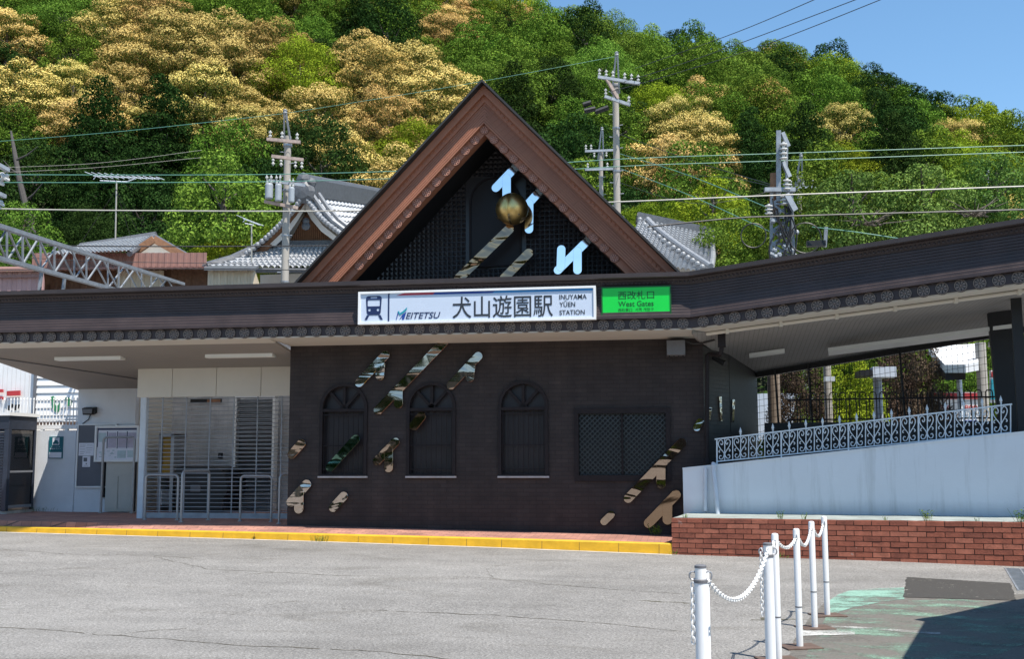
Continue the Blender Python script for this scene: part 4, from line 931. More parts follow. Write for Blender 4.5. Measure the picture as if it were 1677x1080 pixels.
mb = MB(); mb.prism(gpoly([(11, 641), (32, 640), (32, 648), (11, 649)], 9.0), 9.0, 9.05); mb.prism(gpoly([(-20, 638), (4, 638), (4, 643), (-20, 643)], 9.0), 9.0, 9.05); mb.prism(gpoly([(-20, 650), (4, 650), (4, 655), (-20, 656)], 9.0), 9.0, 9.05); mb.build('red_sign_board', M['red'], WB)
mb = MB()
for q_ in ([(10, 671), (14, 664), (14, 673)], [(17, 662), (20, 662), (20, 668), (17, 668)], [(23, 664), (27, 663), (25, 673), (22, 672)], [(28, 663), (31, 663), (29, 670)]): mb.prism(gpoly(q_, 9.0), 9.0, 9.05)
mb.build('black_lettering', M['black'], WB)
mb = MB(); mb.box(wx1 - .5, 8.7, at(90, 697, 8.7).z - .1, wx2, 8.8, at(90, 691, 8.7).z); mb.build('dark_sill_band', M['base_brown'], WB)

# lobby contents
LD = thing('louvred_door', 'grey louvred inner shutter door at the back of the lobby', 'door', at(424, 850, 4.2))
a = at(386, 850, 4.3); b = at(450, 655, 4.3); zb_ = zp(-8)
mb = MB(); z = zb_ + .02; k = 0
while z < b.z: mb.hexa([(a.x, 4.22, z), (b.x, 4.22, z), (b.x, 4.3, z + .03), (a.x, 4.3, z + .03)], [(a.x, 4.20, z + .012), (b.x, 4.20, z + .012), (b.x, 4.28, z + .042), (a.x, 4.28, z + .042)]); z += .085
mb.build('slats', M['galv'], LD)
mb = MB(); mb.box(a.x - .05, 4.18, zb_, a.x, 4.4, b.z + .05); mb.box(b.x, 4.18, zb_, b.x + .05, 4.4, b.z + .05); mb.box(a.x - .05, 4.18, b.z + .05, b.x + .05, 4.4, b.z + .10); mb.build('frame', M['white'], LD)
MB().box(a.x, 4.36, zb_, b.x, 4.40, b.z).build('backing', M['dull_grey'], LD)
CO = thing('dark_counter', 'bulky black counter with rounded right side inside the lobby', 'counter', at(325, 838, 3.6))
y0 = 3.3
pts = [(287, 838), (287, 768), (300, 764), (345, 764), (362, 769), (371, 785), (374, 805), (366, 818), (366, 838)]
MB().prism([(at(x, y, y0).x, max(zp(-9) - .02, at(x, y, y0).z)) for x, y in pts], y0, 4.3).build('body', M['black'], CO, bevel=.02)
mb = MB(); c0_ = at(312, 795, y0 - .02); c1_ = at(328, 806, y0 - .02); mb.box(c0_.x, y0 - .02, c1_.z, c1_.x, y0 - .001, c0_.z); c0_ = at(298, 771, y0 - .02); c1_ = at(340, 776, y0 - .02); mb.box(c0_.x, y0 - .015, c1_.z, c1_.x, y0 - .001, c0_.z); mb.build('panel', M['dull_grey'], CO)
YM = thing('ticket_machine', 'ochre yellow machine with grey frame behind the shutter, left', 'ticket machine', at(270, 838, 3.6))
a = at(259, 838, 3.4); b = at(284, 712, 3.4)
zm0 = at(270, 776, 3.4).z
MB().box(a.x + .05, 3.42, zm0, b.x - .05, 3.9, b.z - .05).build('body', M['machine_yellow'], YM)
mb = MB(); mb.box(a.x - .03, 3.38, zp(-9.9) - .0, a.x + .04, 3.95, b.z); mb.box(b.x - .04, 3.38, zp(-9.9), b.x + .03, 3.95, b.z); mb.box(a.x - .03, 3.38, b.z - .05, b.x + .03, 3.95, b.z + .02); mb.box(a.x - .03, 3.40, zm0 - .06, b.x + .03, 3.95, zm0); mb.build('frame', M['steel'], YM)
mb = MB()
for k in range(8): x = lerp(a.x + .06, b.x - .06, k / 7); mb.box(x - .02, 3.42, at(270, 828, 3.4).z, x + .02, 3.5, at(270, 803, 3.4).z)
mb.build('grille', M['white'], YM)
VT = thing('ceiling_vent', 'dark slot vent high on the lobby wall', 'vent', at(338, 657, 4.56)); a = at(312, 660.5, 4.58); b = at(363, 653, 4.58)
mb = MB(); mb.box(a.x, 4.57, a.z, b.x, 4.598, b.z); mb.build('slot', M['black'], VT); MB().box(lerp(a.x, b.x, .55), 4.55, a.z + .01, b.x - .02, 4.569, b.z - .02).build('brown_insert', M['wood_trim'], VT)
SB = thing('switch_box', 'small dark switch box on the lobby wall', 'switch', at(361, 747, 4.58)); c = at(361, 747, 4.57)
MB().box(c.x - .045, 4.55, c.z - .06, c.x + .045, 4.598, c.z + .06).build('box', M['black'], SB); MB().box(c.x - .02, 4.54, c.z - .02, c.x + .02, 4.549, c.z + .02).build('button', M['dull_grey'], SB)

# ================================================================== right bay: planter, ramp, railing
def along(P0, t, back=0.0, z=0.0): v = P0 + RD * t + RN * back; return Vector((v.x, v.y, z))
BQ = Vector((-.23, -1.5, 0)); TL = 7.4
def brickrand():
    s = N('red_bricks'); at_ = s.new('ShaderNodeAttribute', attribute_name='rnd'); co = s.coords()
    c = s.ramp(at_.outputs['Fac'], (0.0, (0.22, 0.066, 0.040)), (0.5, (0.31, 0.094, 0.055)), (1.0, (0.38, 0.13, 0.08)))
    c = s.mix(1.0, c, s.ramp(s.noise(co, 9, 6, 0.7), (0.3, (0.66,) * 3), (0.7, (1.2,) * 3)), 'MULTIPLY')
    c = s.mix(s.math('GREATER_THAN', s.noise(s.coords((1, 1, .4)), 5, 6, .75), .66), c, (0.36, 0.20, 0.16))
    return s.fin(c, 0.85, s.bump(s.noise(co, 50, 4), 0.4, 0.01))
M['brick_unit'] = brickrand(); M['mortar'] = basic('dark_mortar', (0.055, 0.04, 0.034), 0.95, 0.3, 8, bump=0.4)
PLT = thing('brick_planter', 'low red brick retaining wall with weathered concrete top in front of the white ramp', 'brick wall', (2, -2, 0))
def ptop(t): return .552 + .0062 * t
mb = MB(); mb.hexa([along(BQ, .012, .012, -.1), along(BQ, TL, .012, -.1), along(BQ, TL, .2, -.1), along(BQ, .012, .2, -.1)], [along(BQ, .012, .012, ptop(0) - .012), along(BQ, TL, .012, ptop(TL) - .012), along(BQ, TL, .2, ptop(TL) - .012), along(BQ, .012, .2, ptop(0) - .012)])
mb.build('mortar_core', M['mortar'], PLT)
mb = MB(); rnds = []; bh = .0725; nb = 0
for c in range(9):
    t = -.0 if c % 2 == 0 else -.1175
    while t < TL:
        a = max(t, 0) + .004; b_ = min(t + .235, TL) - .006
        if b_ - a > .04:
            zt0, zt1 = ptop(a) - c * bh, ptop(b_) - c * bh; o = random.uniform(-.003, .003); tl = random.uniform(-.002, .002)
            mb.hexa([along(BQ, a, o, zt0 - bh + .010), along(BQ, b_, o + tl, zt1 - bh + .010), along(BQ, b_, .1, zt1 - bh + .010), along(BQ, a, .1, zt0 - bh + .010)], [along(BQ, a, o, zt0), along(BQ, b_, o + tl, zt1), along(BQ, b_, .1, zt1), along(BQ, a, .1, zt0)]); rnds += [random.random()] * 6
        t += .235
bo = mb.build('bricks', M['brick_unit'], PLT)
at_ = bo.data.attributes.new('rnd', 'FLOAT', 'FACE'); at_.data.foreach_set('value', rnds[:len(bo.data.polygons)])
mb = MB()
for k in range(38):
    t = .0 + k * .2
    for b_ in (.09, .35, .75, 1.2): mb.v.append(along(BQ, t, b_, ptop(t) + .004 + random.uniform(-.004, .004) + (b_ - .1) * .02))
mb.f = [(i * 4 + j, i * 4 + 4 + j, i * 4 + 5 + j, i * 4 + 1 + j) for i in range(37) for j in range(3)]
mb.build('concrete_top', M['planter_top'], PLT, smooth=True)
RW = thing('ramp_wall', 'pale blue-white rendered ramp wall rising to the right behind the brick planter', 'wall', along(RP0, 2.5, 0, .6))
def rtop(t): return 1.270 if t < .02 else interp(t, [(.02, 1.27), (.57, 1.327), (4.93, 1.789), (7.4, 2.05)])
ts = [0, .57] + [1 + .5 * i for i in range(14)]
mb = MB()
for t in ts: mb.v += [along(RP0, t, 0, .45), along(RP0, t, 0, rtop(t)), along(RP0, t, .2, rtop(t)), along(RP0, t, .2, .45)]
for i in range(len(ts) - 1):
    for k in range(4): mb.f.append((i * 4 + k, i * 4 + (k + 1) % 4, i * 4 + 4 + (k + 1) % 4, i * 4 + 4 + k))
mb.f += [(0, 1, 2, 3), tuple(len(ts) * 4 - 4 + k for k in (3, 2, 1, 0))]
mb.build('wall', M['ramp_white'], RW)
mb = MB()
for i in range(len(ts) - 1):
    a, b_ = ts[i], ts[i + 1]; mb.hexa([along(RP0, a, -.012, rtop(a) - .012), along(RP0, b_, -.012, rtop(b_) - .012), along(RP0, b_, .212, rtop(b_) - .012), along(RP0, a, .212, rtop(a) - .012)], [along(RP0, a, -.012, rtop(a) + .012), along(RP0, b_, -.012, rtop(b_) + .012), along(RP0, b_, .212, rtop(b_) + .012), along(RP0, a, .212, rtop(a) + .012)])
mb.build('coping', M['ramp_white'], RW)
# ramp floor and dark wall on its far side
BK = 2.35
mb = MB()
for t in ts: mb.v += [along(RP0, t, .2, rtop(t) - .25), along(RP0, t, BK, rtop(t) - .25)]
mb.f = [(2 * i, 2 * i + 2, 2 * i + 3, 2 * i + 1) for i in range(len(ts) - 1)]
tag(mb.build('ramp', M['gutter']), kind='structure')
PW = thing('platform_wall', 'dark low wall along the far side of the ramp under the iron fence', 'wall', along(RP0, 3, BK, 1))
zlow0 = onr(1270, 693, BK).z; zlow1 = onr(1620, 690, BK).z
def plow(t): t0 = (onr(1270, 693, BK) - RP0).dot(RD); t1 = (onr(1620, 690, BK) - RP0).dot(RD); return lerp(zlow0, zlow1, (t - t0) / (t1 - t0))
mb = MB(); mb.hexa([along(RP0, .9, BK, .3), along(RP0, 7.4, BK, .3), along(RP0, 7.4, BK + .15, .3), along(RP0, .9, BK + .15, .3)], [along(RP0, .9, BK, plow(.9)), along(RP0, 7.4, BK, plow(7.4)), along(RP0, 7.4, BK + .15, plow(7.4)), along(RP0, .9, BK + .15, plow(.9))]); mb.build('wall', M['black'], PW)
# iron fence on it with round-topped pickets
IF = thing('iron_fence', 'black iron fence with looped tops along the far side of the ramp', 'fence', along(RP0, 3, BK, plow(3)))
h1 = onr(1450, 642, BK).z - onr(1450, 692, BK).z
mb = MB(); t = 1.35
while t < 6.6:
    z = plow(t); pts = [along(RP0, t, BK + .05, z)] + [along(RP0, t + .055 - .055 * math.cos(math.pi * k / 6), BK + .05, z + h1 - .055 + .055 * math.sin(math.pi * k / 6)) for k in range(7)] + [along(RP0, t + .11, BK + .05, z)]
    mb.tube(pts, .009, 5); t += .165
mb.build('pickets', M['iron'], IF)
mb = MB()
for dz in (.05, h1 - .12): mb.bar(along(RP0, 1.3, BK + .05, plow(1.3) + dz), along(RP0, 6.7, BK + .05, plow(6.7) + dz), .02, .025)
mb.build('rail', M['iron'], IF)
# wire mesh screen hanging from the beam
WM = thing('wire_screen', 'black wire mesh screen hanging from the back beam of the ramp roof', 'wire mesh', (4, 2, 3))
mb = MB(); ta, tb = .05, 5.9
def beam(t): s_ = t / (br - bl).length; return bl.lerp(br, s_)
k = 0; t = ta
while t < tb:
    p = beam(t); mb.bar(p + Vector((0, -.06, -.06)), Vector((p.x, p.y - .06, p.z - 1.35)), .006); t += .085
for k in range(12):
    z = .06 + k * .115; mb.bar(beam(ta) + Vector((0, -.06, -z)), beam(tb) + Vector((0, -.06, -z)), .006)
mb.build('mesh', M['iron'], WM)
mb = MB()
for px1_ in (1330 - 62, 1324, 1478): 
    d = ray(px1_, 600); n_ = (br - bl).cross(Vector((0, 0, 1))); p = CAM + d * ((bl - CAM).dot(n_) / d.dot(n_)); s_ = (p - bl).dot((br - bl).normalized()); q_ = beam(s_)
    MB().bar(q_ + Vector((0, -.03, 0)), q_ + Vector((.06, -.03, -1.75)), .035).build('post', M['black'], WM)
# dark end panel beside the column
mb = MB(); e0 = onr(1636, 640, 1.6); e1 = onr(1664, 640, 1.6)
mb.hexa([Vector((e0.x, e0.y, 1.2)), Vector((e1.x, e1.y, 1.2)), Vector((e1.x, e1.y + .08, 1.2)), Vector((e0.x, e0.y + .08, 1.2))], [Vector((e0.x - .1, e0.y, 3.75)), Vector((e1.x, e1.y, 3.8)), Vector((e1.x, e1.y + .08, 3.8)), Vector((e0.x - .1, e0.y + .08, 3.75))])
mb.build('end_panel', M['black'], BLD)

# railing
RL = thing('ramp_railing', 'pale grey-blue wrought iron railing with heart scrolls on top of the ramp wall', 'railing', onr(1400, 735, .1))
ra0, ra1 = onr(1174, 720, .1), onr(1655, 662.5, .1); rb0, rb1 = onr(1174, 756.5, .1), onr(1655, 709, .1)
mb = MB(); mb.bar(ra0 - RD * .03, ra1 + RD * .02, .03, .022); mb.build('top_rail', M['rail_paint'], RL)
mb = MB(); mb.bar(rb0, rb1, .025, .018); mb.build('bottom_rail', M['rail_paint'], RL)
NP = 17; HS = [(0, .30), (.10, .42), (.24, .56), (.345, .70), (.36, .83), (.27, .93), (.15, .92), (.085, .82), (.12, .73), (.19, .73), (.205, .80)]
BS = [(0, .32), (.05, .20), (.14, .10), (.26, .09), (.32, .17), (.27, .25), (.19, .22)]; TS_ = [(.25, .50), (.32, .47), (.33, .41), (.27, .40)]
def cr(pts, n=3):
    out = []; P = [pts[0]] + pts + [pts[-1]]
    for i in range(1, len(P) - 2):
        p0, p1, p2, p3 = P[i - 1], P[i], P[i + 1], P[i + 2]
        for k in range(n):
            t = k / n; out.append(tuple(.5 * (2 * p1[j] + (p2[j] - p0[j]) * t + (2 * p0[j] - 5 * p1[j] + 4 * p2[j] - p3[j]) * t * t + (3 * p1[j] - p0[j] - 3 * p2[j] + p3[j]) * t ** 3) for j in range(len(p1))))
    return out + [pts[-1]]
for i in range(NP + 1):
    s_ = i / NP; a = rb0.lerp(rb1, s_); b_ = ra0.lerp(ra1, s_); thick = i % 4 == 0
    mb = MB(); mb.bar(a - Vector((0, 0, .12 if thick else 0)), b_, .022 if thick else .014, None, (0, 1, 0)); mb.build('baluster', M['rail_paint'], RL)
    if i == NP: break
    s2 = (i + .5) / NP; a = rb0.lerp(rb1, s2); b_ = ra0.lerp(ra1, s2); w = (ra1 - ra0).length / NP; h = b_.z - a.z; sl_ = (ra1 - ra0) / NP
    mb = MB(); mb.bar(a, b_, .013, None, (0, 1, 0))
    for c in (HS, BS, TS_):
        for sd in (-1, 1): mb.tube([a + sl_ * (u * sd * 1.05) + Vector((0, 0, v * h)) for u, v in cr(c)], .0075, 5)
    mb.lathe(a + Vector((0, 0, h * .30)), [(.008, -.015), (.016, 0), (.008, .015)], 6)
    sc = mb.build('scroll', M['rail_paint'], RL)
    if i not in (0, 2): MB().lathe(b_, [(.010, 0), (.010, .03), (.018, .035), (.010, .045), (.022, .07), (.016, .10), (.0, .145)], 8).build('finial', M['rail_paint'], RL)

# pipes, junction box, camera at the wall corner
DPp = thing('dark_downpipe', 'dark brown downpipe at the right corner of the dark wall', 'downpipe', (.2, -.1, 1.3))
c0 = at(1182, 566, -.55); p1_ = at(1158, 583, -.12); p2_ = at(1158, 757, -.12)
MB().tube(cr([c0, c0 + Vector((-.03, .05, -.14)), at(1163, 580, -.16), p1_ - Vector((0, 0, .03)), p1_ - Vector((0, 0, .15)), p2_], 4), .035, 10).build('pipe', M['iron'], DPp, smooth=True)
MB().lathe(p2_ - Vector((0, 0, .02)), [(.04, -.05), (.055, -.02), (.055, .05), (.038, .09)], 12).build('collar', M['iron'], DPp); MB().box(p1_.x - .05, -.13, 2.2, p1_.x + .05, -.001, 2.23).build('bracket', M['iron'], DPp); mb = MB(); mb.box(c0.x - .06, c0.y - .06, c0.z - .03, c0.x + .06, c0.y + .06, 3.40); mb.build('collar', M['iron'], DPp)
WP = thing('pale_downpipe', 'short pale pipe with clamp on the left end of the ramp wall', 'pipe', at(1156, 838, -.45))
tp = lambda x, y, b_=-.04: onr(x, y, b_)
MB().tube([tp(1155, 768), tp(1155.5, 838)], .03, 10).build('pipe', M['pvc'], WP, smooth=True); MB().lathe(tp(1155, 803), [(.036, -.012), (.036, .012)], 12).build('clamp', M['pvc'], WP)
LP = thing('leaning_pipe', 'pale blue pipe leaning outwards against the ramp wall', 'pipe', tp(1176, 842, -.08))
MB().tube([tp(1171, 762, .02), tp(1168.5, 760, -.02), tp(1168.5, 768, -.05), tp(1176, 843, -.10)], .035, 10).build('pipe', M['pvc'], LP, smooth=True); MB().lathe(tp(1168.5, 765, -.045), [(.042, -.03), (.042, .03)], 12).build('elbow_collar', M['pvc'], LP)
JB = thing('junction_box', 'dark grey box under the eaves at the right end of the dark wall', 'junction box', at(1107, 586, -.12))
a = at(1092, 582, -.28); b_ = at(1122, 557, -.28); MB().box(a.x, -.28, a.z, b_.x, -.002, b_.z).build('box', M['dull_grey'], JB, bevel=.008)
mb = MB()
for k in range(4): x = lerp(a.x + .04, b_.x - .04, k / 3); mb.lathe((x, -.15, a.z - .03), [(.012, 0), (.012, .03)], 8)
mb.build('cable_gland', M['black'], JB)
CB_ = thing('black_cable', 'black cable running from the junction box to the dark downpipe', 'cable', at(1140, 560, -.2))
MB().tube(cr([at(1122, 558, -.2), at(1135, 563, -.2), at(1150, 562, -.25), at(1170, 557, -.4)], 4), .018, 6).build('cable', M['black'], CB_)
SC = thing('security_camera', 'small black camera bracketed on the recessed side wall', 'camera', at(1178, 592, .3))
c = at(1180, 592, .25); mb = MB(); mb.tube([c + Vector((-.12, .0, .06)), c + Vector((.07, -.1, -.05))], [.035, .05], 10); mb.build('body', M['black'], SC); MB().tube([c, c + Vector((-.02, .18, .08))], .015, 6).build('bracket', M['black'], SC)
# reed-like mirror streaks on the recessed wall
for k, (xa, ya, xb_, yb_, lb) in enumerate(((1162, 668, 1160, 690, 'narrow mirror piece on the recessed wall right of the dark downpipe'), (1178, 650, 1180, 690, 'slim mirror streak in the middle of the recessed side wall'), (1200, 655, 1199, 692, 'thin mirror sliver at the far edge of the recessed side wall'))):
    mb = MB(); wa = math.atan2(.89, .448); P0_ = Vector((.312, .01, 0)) + Vector((math.sin(wa), -math.cos(wa), 0)) * .006
    p, q_ = onv(xa, ya, P0_, wa), onv(xb_, yb_, P0_, wa); w = Vector((math.cos(wa), math.sin(wa), 0)) * .05; n_ = Vector((math.sin(wa), -math.cos(wa), 0)) * .02
    mb.hexa([q_ - w * .6, q_ + w * .6, q_ + w * .6 + n_, q_ - w * .6 + n_], [p - w, p + w, p + w + n_, p - w + n_]); tag(mb.build('wall_ornament', MIR[k % 3], origin=p), lb, 'wall ornament')

# things beyond the ramp
def vpost(name, lab, x0, x1, ya, yb_, depth, mat, cat='post'):
    a = dp(x0, yb_, depth); b_ = dp(x1, ya, depth); T = thing(name, lab, cat, a)
    r = (b_ - a).dot(_r0) / 2; c = (a + dp(x1, yb_, depth)) / 2; MB().tube([Vector((c.x, c.y, a.z - 1.2)), Vector((c.x, c.y, b_.z))], r, 12).build('pole', mat, T, smooth=True); return T, c, b_.z
vpost('platform_post', 'brown square platform post at the left of the view under the ramp roof', 1259, 1279, 560, 700, 22, M['post_brown'])
T, c, zt = vpost('platform_post', 'grey-brown post with a pale band, behind the iron fence left of the yellow-green bush', 1352, 1364, 560, 700, 22.5, M['concrete'])
p = dp(1358, 621, 22.3); MB().box(p.x - .1, p.y - .1, p.z - .05, p.x + .1, p.y + .1, p.z + .04).build('band', M['pvc'], T)
T, c, zt = vpost('signal_post', 'pale steel post carrying a small shelter box behind the iron fence', 1433, 1447, 604, 700, 23, M['galv'])
a, b_ = dp(1430, 618, 22.8), dp(1467, 601, 22.8); MB().box(a.x, a.y, a.z, b_.x, a.y + .4, b_.z).build('box', M['pvc'], T); a, b_ = dp(1410, 616, 22.8), dp(1429, 606, 22.8); MB().box(a.x, a.y, a.z, b_.x, a.y + .8, b_.z).build('dark_arm', M['black'], T)
vpost('concrete_post', 'thick pale concrete post near the right end of the iron fence', 1604, 1621, 560, 700, 24, M['concrete'])
PS = thing('platform_shelter', 'white platform shelter roof on a pale post beyond the iron fence', 'shelter', dp(1575, 700, 28))
q0 = [dp(1521, 586, 27), dp(1558, 583, 27), dp(1580, 608, 24), dp(1546, 607, 24)]
mb = MB(); r4 = [dp(1521, 580, 27.5), dp(1600, 575, 27.5), dp(1603, 607, 23.5), dp(1582, 611, 23.5), dp(1548, 611, 24.5)]
th = Vector((0, 0, .18)); mb.v = [tuple(v) for v in r4] + [tuple(v + th) for v in r4]; mb.f = [(4, 3, 2, 1, 0), (5, 6, 7, 8, 9)] + [(i, (i + 1) % 5, 5 + (i + 1) % 5, 5 + i) for i in range(5)]; mb.build('roof', M['white'], PS)
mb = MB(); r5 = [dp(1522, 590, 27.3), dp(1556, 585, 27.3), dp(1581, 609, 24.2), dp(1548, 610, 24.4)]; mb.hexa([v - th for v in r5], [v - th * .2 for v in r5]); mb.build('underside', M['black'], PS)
a, b_ = dp(1569, 700, 25), dp(1578, 610, 25); MB().tube([((a.x + b_.x) / 2, a.y, a.z - 1), ((a.x + b_.x) / 2, a.y, b_.z)], .06, 10).build('pole', M['pvc'], PS)
BA = thing('sale_banner', 'white banner with red top and price numbers behind the iron fence', 'banner', dp(1566, 700, 26))
def bq(x, y, d=26.0): return dp(x, y, d)
def quadbox(x0, y0, x1, y1, d, th_, name, mat, par):
    a = bq(x0, y1, d); b_ = bq(x1, y1, d); c = bq(x1, y0, d); e_ = bq(x0, y0, d); n_ = Vector((-_fw.x, -_fw.y, 0)).normalized() * -th_
    mb = MB(); mb.hexa([a, b_, b_ + n_, a + n_], [e_, c, c + n_, e_ + n_]); return mb.build(name, mat, par)
quadbox(1527, 643, 1607, 705, 26, .04, 'cloth', M['white'], BA); quadbox(1530, 644, 1606, 654, 25.97, .02, 'red_header', M['red'], BA); quadbox(1528, 689, 1600, 696, 25.97, .02, 'blue_footer', M['sign_blue'], BA)
bang = math.atan2(_r0.y, _r0.x)
for s_, xa, xb_ in (('700', 1540, 1557), ('800', 1580, 1601)):
    p = bq(xa, 672, 25.96); q_ = bq(xb_, 664, 25.96); text_mesh(s_, 0, (q_ - p).dot(_r0), p.z, q_.z, 0, 'price', M['red'], BA, .01, ang=bang, P0=p)
VS = thing('hanging_sign', 'narrow vertical sign in teal and pink next to the thick concrete post', 'sign', dp(1629, 660, 25))
quadbox(1622, 607, 1635, 660, 25, .06, 'panel', M['white'], VS); quadbox(1623, 622, 1634, 655, 24.97, .02, 'teal_field', M['sign_teal'], VS); quadbox(1624, 609, 1633, 618, 24.97, .02, 'pink_field', M['red'], VS)

# ================================================================== forecourt
def sheet(name, quad, mat, n=14, dz=.005, wob=0.0, kind='structure'):
    P = [onz(*q) for q in quad]; mb = MB()
    for j in range(n + 1):
        for i in range(n + 1):
            u, v = i / n, j / n; p = P[0].lerp(P[1], u).lerp(P[3].lerp(P[2], u), v)
            if wob and (i in (0, n) or j in (0, n)): p = p + Vector((random.uniform(-wob, wob), random.uniform(-wob, wob), 0))
            mb.v.append((p.x, p.y, zg(p.x, p.y) + dz))
    mb.f = [(j * (n + 1) + i, j * (n + 1) + i + 1, (j + 1) * (n + 1) + i + 1, (j + 1) * (n + 1) + i) for j in range(n) for i in range(n)]
    return tag(mb.build(name, mat), kind=kind)
sheet('asphalt_patch', [(1486, 950), (1655, 959), (1664, 987), (1479, 982)], M['patch'], dz=.007, wob=.012)
# green painted corner, an arc
def fan(name, outer, inner, mat, dz):
    mb = MB(); n = len(outer)
    for a, b_ in zip(outer, inner):
        for k in range(7):
            u = k / 6; p = onz(*a).lerp(onz(*b_), u); mb.v.append((p.x, p.y, zg(p.x, p.y) + dz))
    mb.f = [(i * 7 + j, i * 7 + 7 + j, i * 7 + 8 + j, i * 7 + 1 + j) for i in range(n - 1) for j in range(6)]
    return tag(mb.build(name, mat), kind='structure')
fan('road_paint', [(1352, 1008), (1353, 998), (1360, 986), (1372, 978), (1390, 972), (1415, 969), (1445, 968), (1481, 967)], [(1360, 1012), (1368, 1008), (1380, 1003), (1395, 999), (1410, 996), (1430, 992), (1455, 988), (1481, 985)], M['green_paint'], .006)
fan('faded_road_paint', [(1318, 1085), (1322, 1070), (1338, 1040), (1352, 1014), (1368, 1010), (1395, 1001), (1430, 994), (1481, 987), (1560, 984), (1640, 990)], [(1500, 1095), (1520, 1092), (1550, 1090), (1580, 1086), (1610, 1080), (1640, 1072), (1660, 1064), (1680, 1055), (1690, 1045), (1710, 1030)], M['green_worn'], .0045)
fan('old_asphalt', [(1290, 1085), (1300, 1050), (1325, 1015), (1350, 990), (1400, 975), (1480, 972), (1560, 985), (1680, 975)], [(1760, 1100)] * 8, M['stain'], .0025)
fan('white_line', [(1362, 1027), (1450, 1032), (1540, 1038)], [(1362, 1030), (1450, 1035), (1540, 1042)], M['white_worn'], .008)
fan('old_line', [(1312, 1033), (1345, 1032), (1400, 1036)], [(1310, 1044), (1345, 1043), (1400, 1042)], M['white_worn'], .008)
DG = thing('drain_grate', 'grey steel drain grate in a concrete frame at the right end of the brick planter', 'grate', onz(1690, 950))
g4 = [onz(1646, 933), onz(1720, 936), onz(1760, 975), onz(1668, 970)]
mb = MB()
for k in range(22): u = (k + .5) / 22; a = g4[0].lerp(g4[3], u); b_ = g4[1].lerp(g4[2], u); mb.bar(a + Vector((0, 0, .012)), b_ + Vector((0, 0, .012)), .018, .02)
for u in (0, .33, .66, 1): mb.bar(g4[0].lerp(g4[1], u) + Vector((0, 0, .010)), g4[3].lerp(g4[2], u) + Vector((0, 0, .010)), .02, .02)
mb.build('bars', M['grate'], DG)
mb = MB(); mb.bar(g4[0] + Vector((-.07, .05, 0)), g4[3] + Vector((-.07, -.05, 0)), .10, .02); mb.bar(g4[3] + Vector((-.1, -.08, 0)), g4[2] + Vector((0, -.08, 0)), .12, .02); mb.build('concrete_frame', M['gutter'], DG)
MB().hexa([v + Vector((0, 0, -.06)) for v in g4], [v + Vector((0, 0, .002)) for v in g4]).build('pit', M['black'], DG)

def bollard_a(label, x, depth):
    p = dp(x, 750, depth); z0 = zg(p.x, p.y); T = thing('bollard', label, 'bollard', (p.x, p.y, z0), 'chain bollards on the forecourt'); H = .95
    o = Vector((p.x, p.y, z0))
    MB().lathe(o, [(.03, 0), (.03, H - .075), (.0295, H - .07)], 20).build('pole', M['bollard_paint'], T, smooth=True)
    MB().lathe(o, [(.0318, H - .078), (.0325, H - .064), (.028, H - .06)], 20).build('collar', M['dull_grey'], T)
    MB().lathe(o, [(.0265, H - .065), (.0265, H - .006)], 20).build('neck', M['white'], T, smooth=True)
    MB().lathe(o, [(.0275, H - .010), (.0275, H + .001), (.02, H + .005)], 20).build('cap', M['dull_grey'], T)
    for sd in (-1, 1):
        c = o + _r0 * (sd * .036) + Vector((0, 0, H - .045)); mb = MB(); mb.tube([c + _r0 * (.016 * math.cos(2 * math.pi * k / 12)) + Vector((0, 0, .019 * math.sin(2 * math.pi * k / 12))) for k in range(12)], .0045, 6, closed=True); mb.build('ring', M['steel'], T)
    return T, o + Vector((0, 0, H - .05))
def bollard_b(label, x, depth):
    p = dp(x, 750, depth); z0 = zg(p.x, p.y); T = thing('bollard', label, 'bollard', (p.x, p.y, z0), 'chain bollards on the forecourt'); H = .895; o = Vector((p.x, p.y, z0))
    MB().lathe(o, [(.0255, .012), (.0255, H - .01), (.022, H), (.010, H + .004)], 18).build('pole', M['bollard_paint'], T, smooth=True)
    mb = MB(); ca = Vector((math.cos(.3), math.sin(.3), 0)) * .14; cb = Vector((-math.sin(.3), math.cos(.3), 0)) * .12; mb.hexa([o - ca - cb, o + ca - cb, o + ca + cb, o - ca + cb], [v + Vector((0, 0, .012)) for v in (o - ca - cb, o + ca - cb, o + ca + cb, o - ca + cb)]); mb.build('base_plate', M['base_brown'], T)
    mb = MB(); c = o + Vector((0, -.03, H - .06)); mb.tube([c + Vector((.0, -.012 * math.cos(2 * math.pi * k / 10), .016 * math.sin(2 * math.pi * k / 10))) for k in range(10)], .004, 6, closed=True); mb.build('hook', M['steel'], T)
    MB().lathe(o, [(.0262, .30), (.0262, .31)], 18).build('joint', M['dull_grey'], T)
    return T, o + Vector((0, 0, H - .06))
BOL = [bollard_a('nearest white bollard with grey cap and two side rings, lower centre right', 1143, 5.14)[1],
       bollard_a('capped white bollard second from the nearest, standing just in front of a slimmer one', 1253, 6.43)[1],
       bollard_b('slim white bollard hidden close behind the nearest capped one', 1148.5, 5.45)[1],
       bollard_b('slim white bollard right beside the second capped bollard', 1265, 8.03)[1],
       bollard_b('slim white bollard third from the far end of the row', 1300, 8.56)[1],
       bollard_b('slim white bollard next to last, between two chains near the brick wall', 1325, 9.49)[1],
       bollard_b('farthest white bollard at the end of the row by the green paint', 1346, 10.2)[1]]
M['chain'] = basic('white_plastic_chain', (0.75, 0.75, 0.74), 0.45, 0.06, 9, bump=0); M['chain_dark'] = basic('dark_plastic_chain', (0.03, 0.03, 0.032), 0.5, 0.1, 9, bump=0)
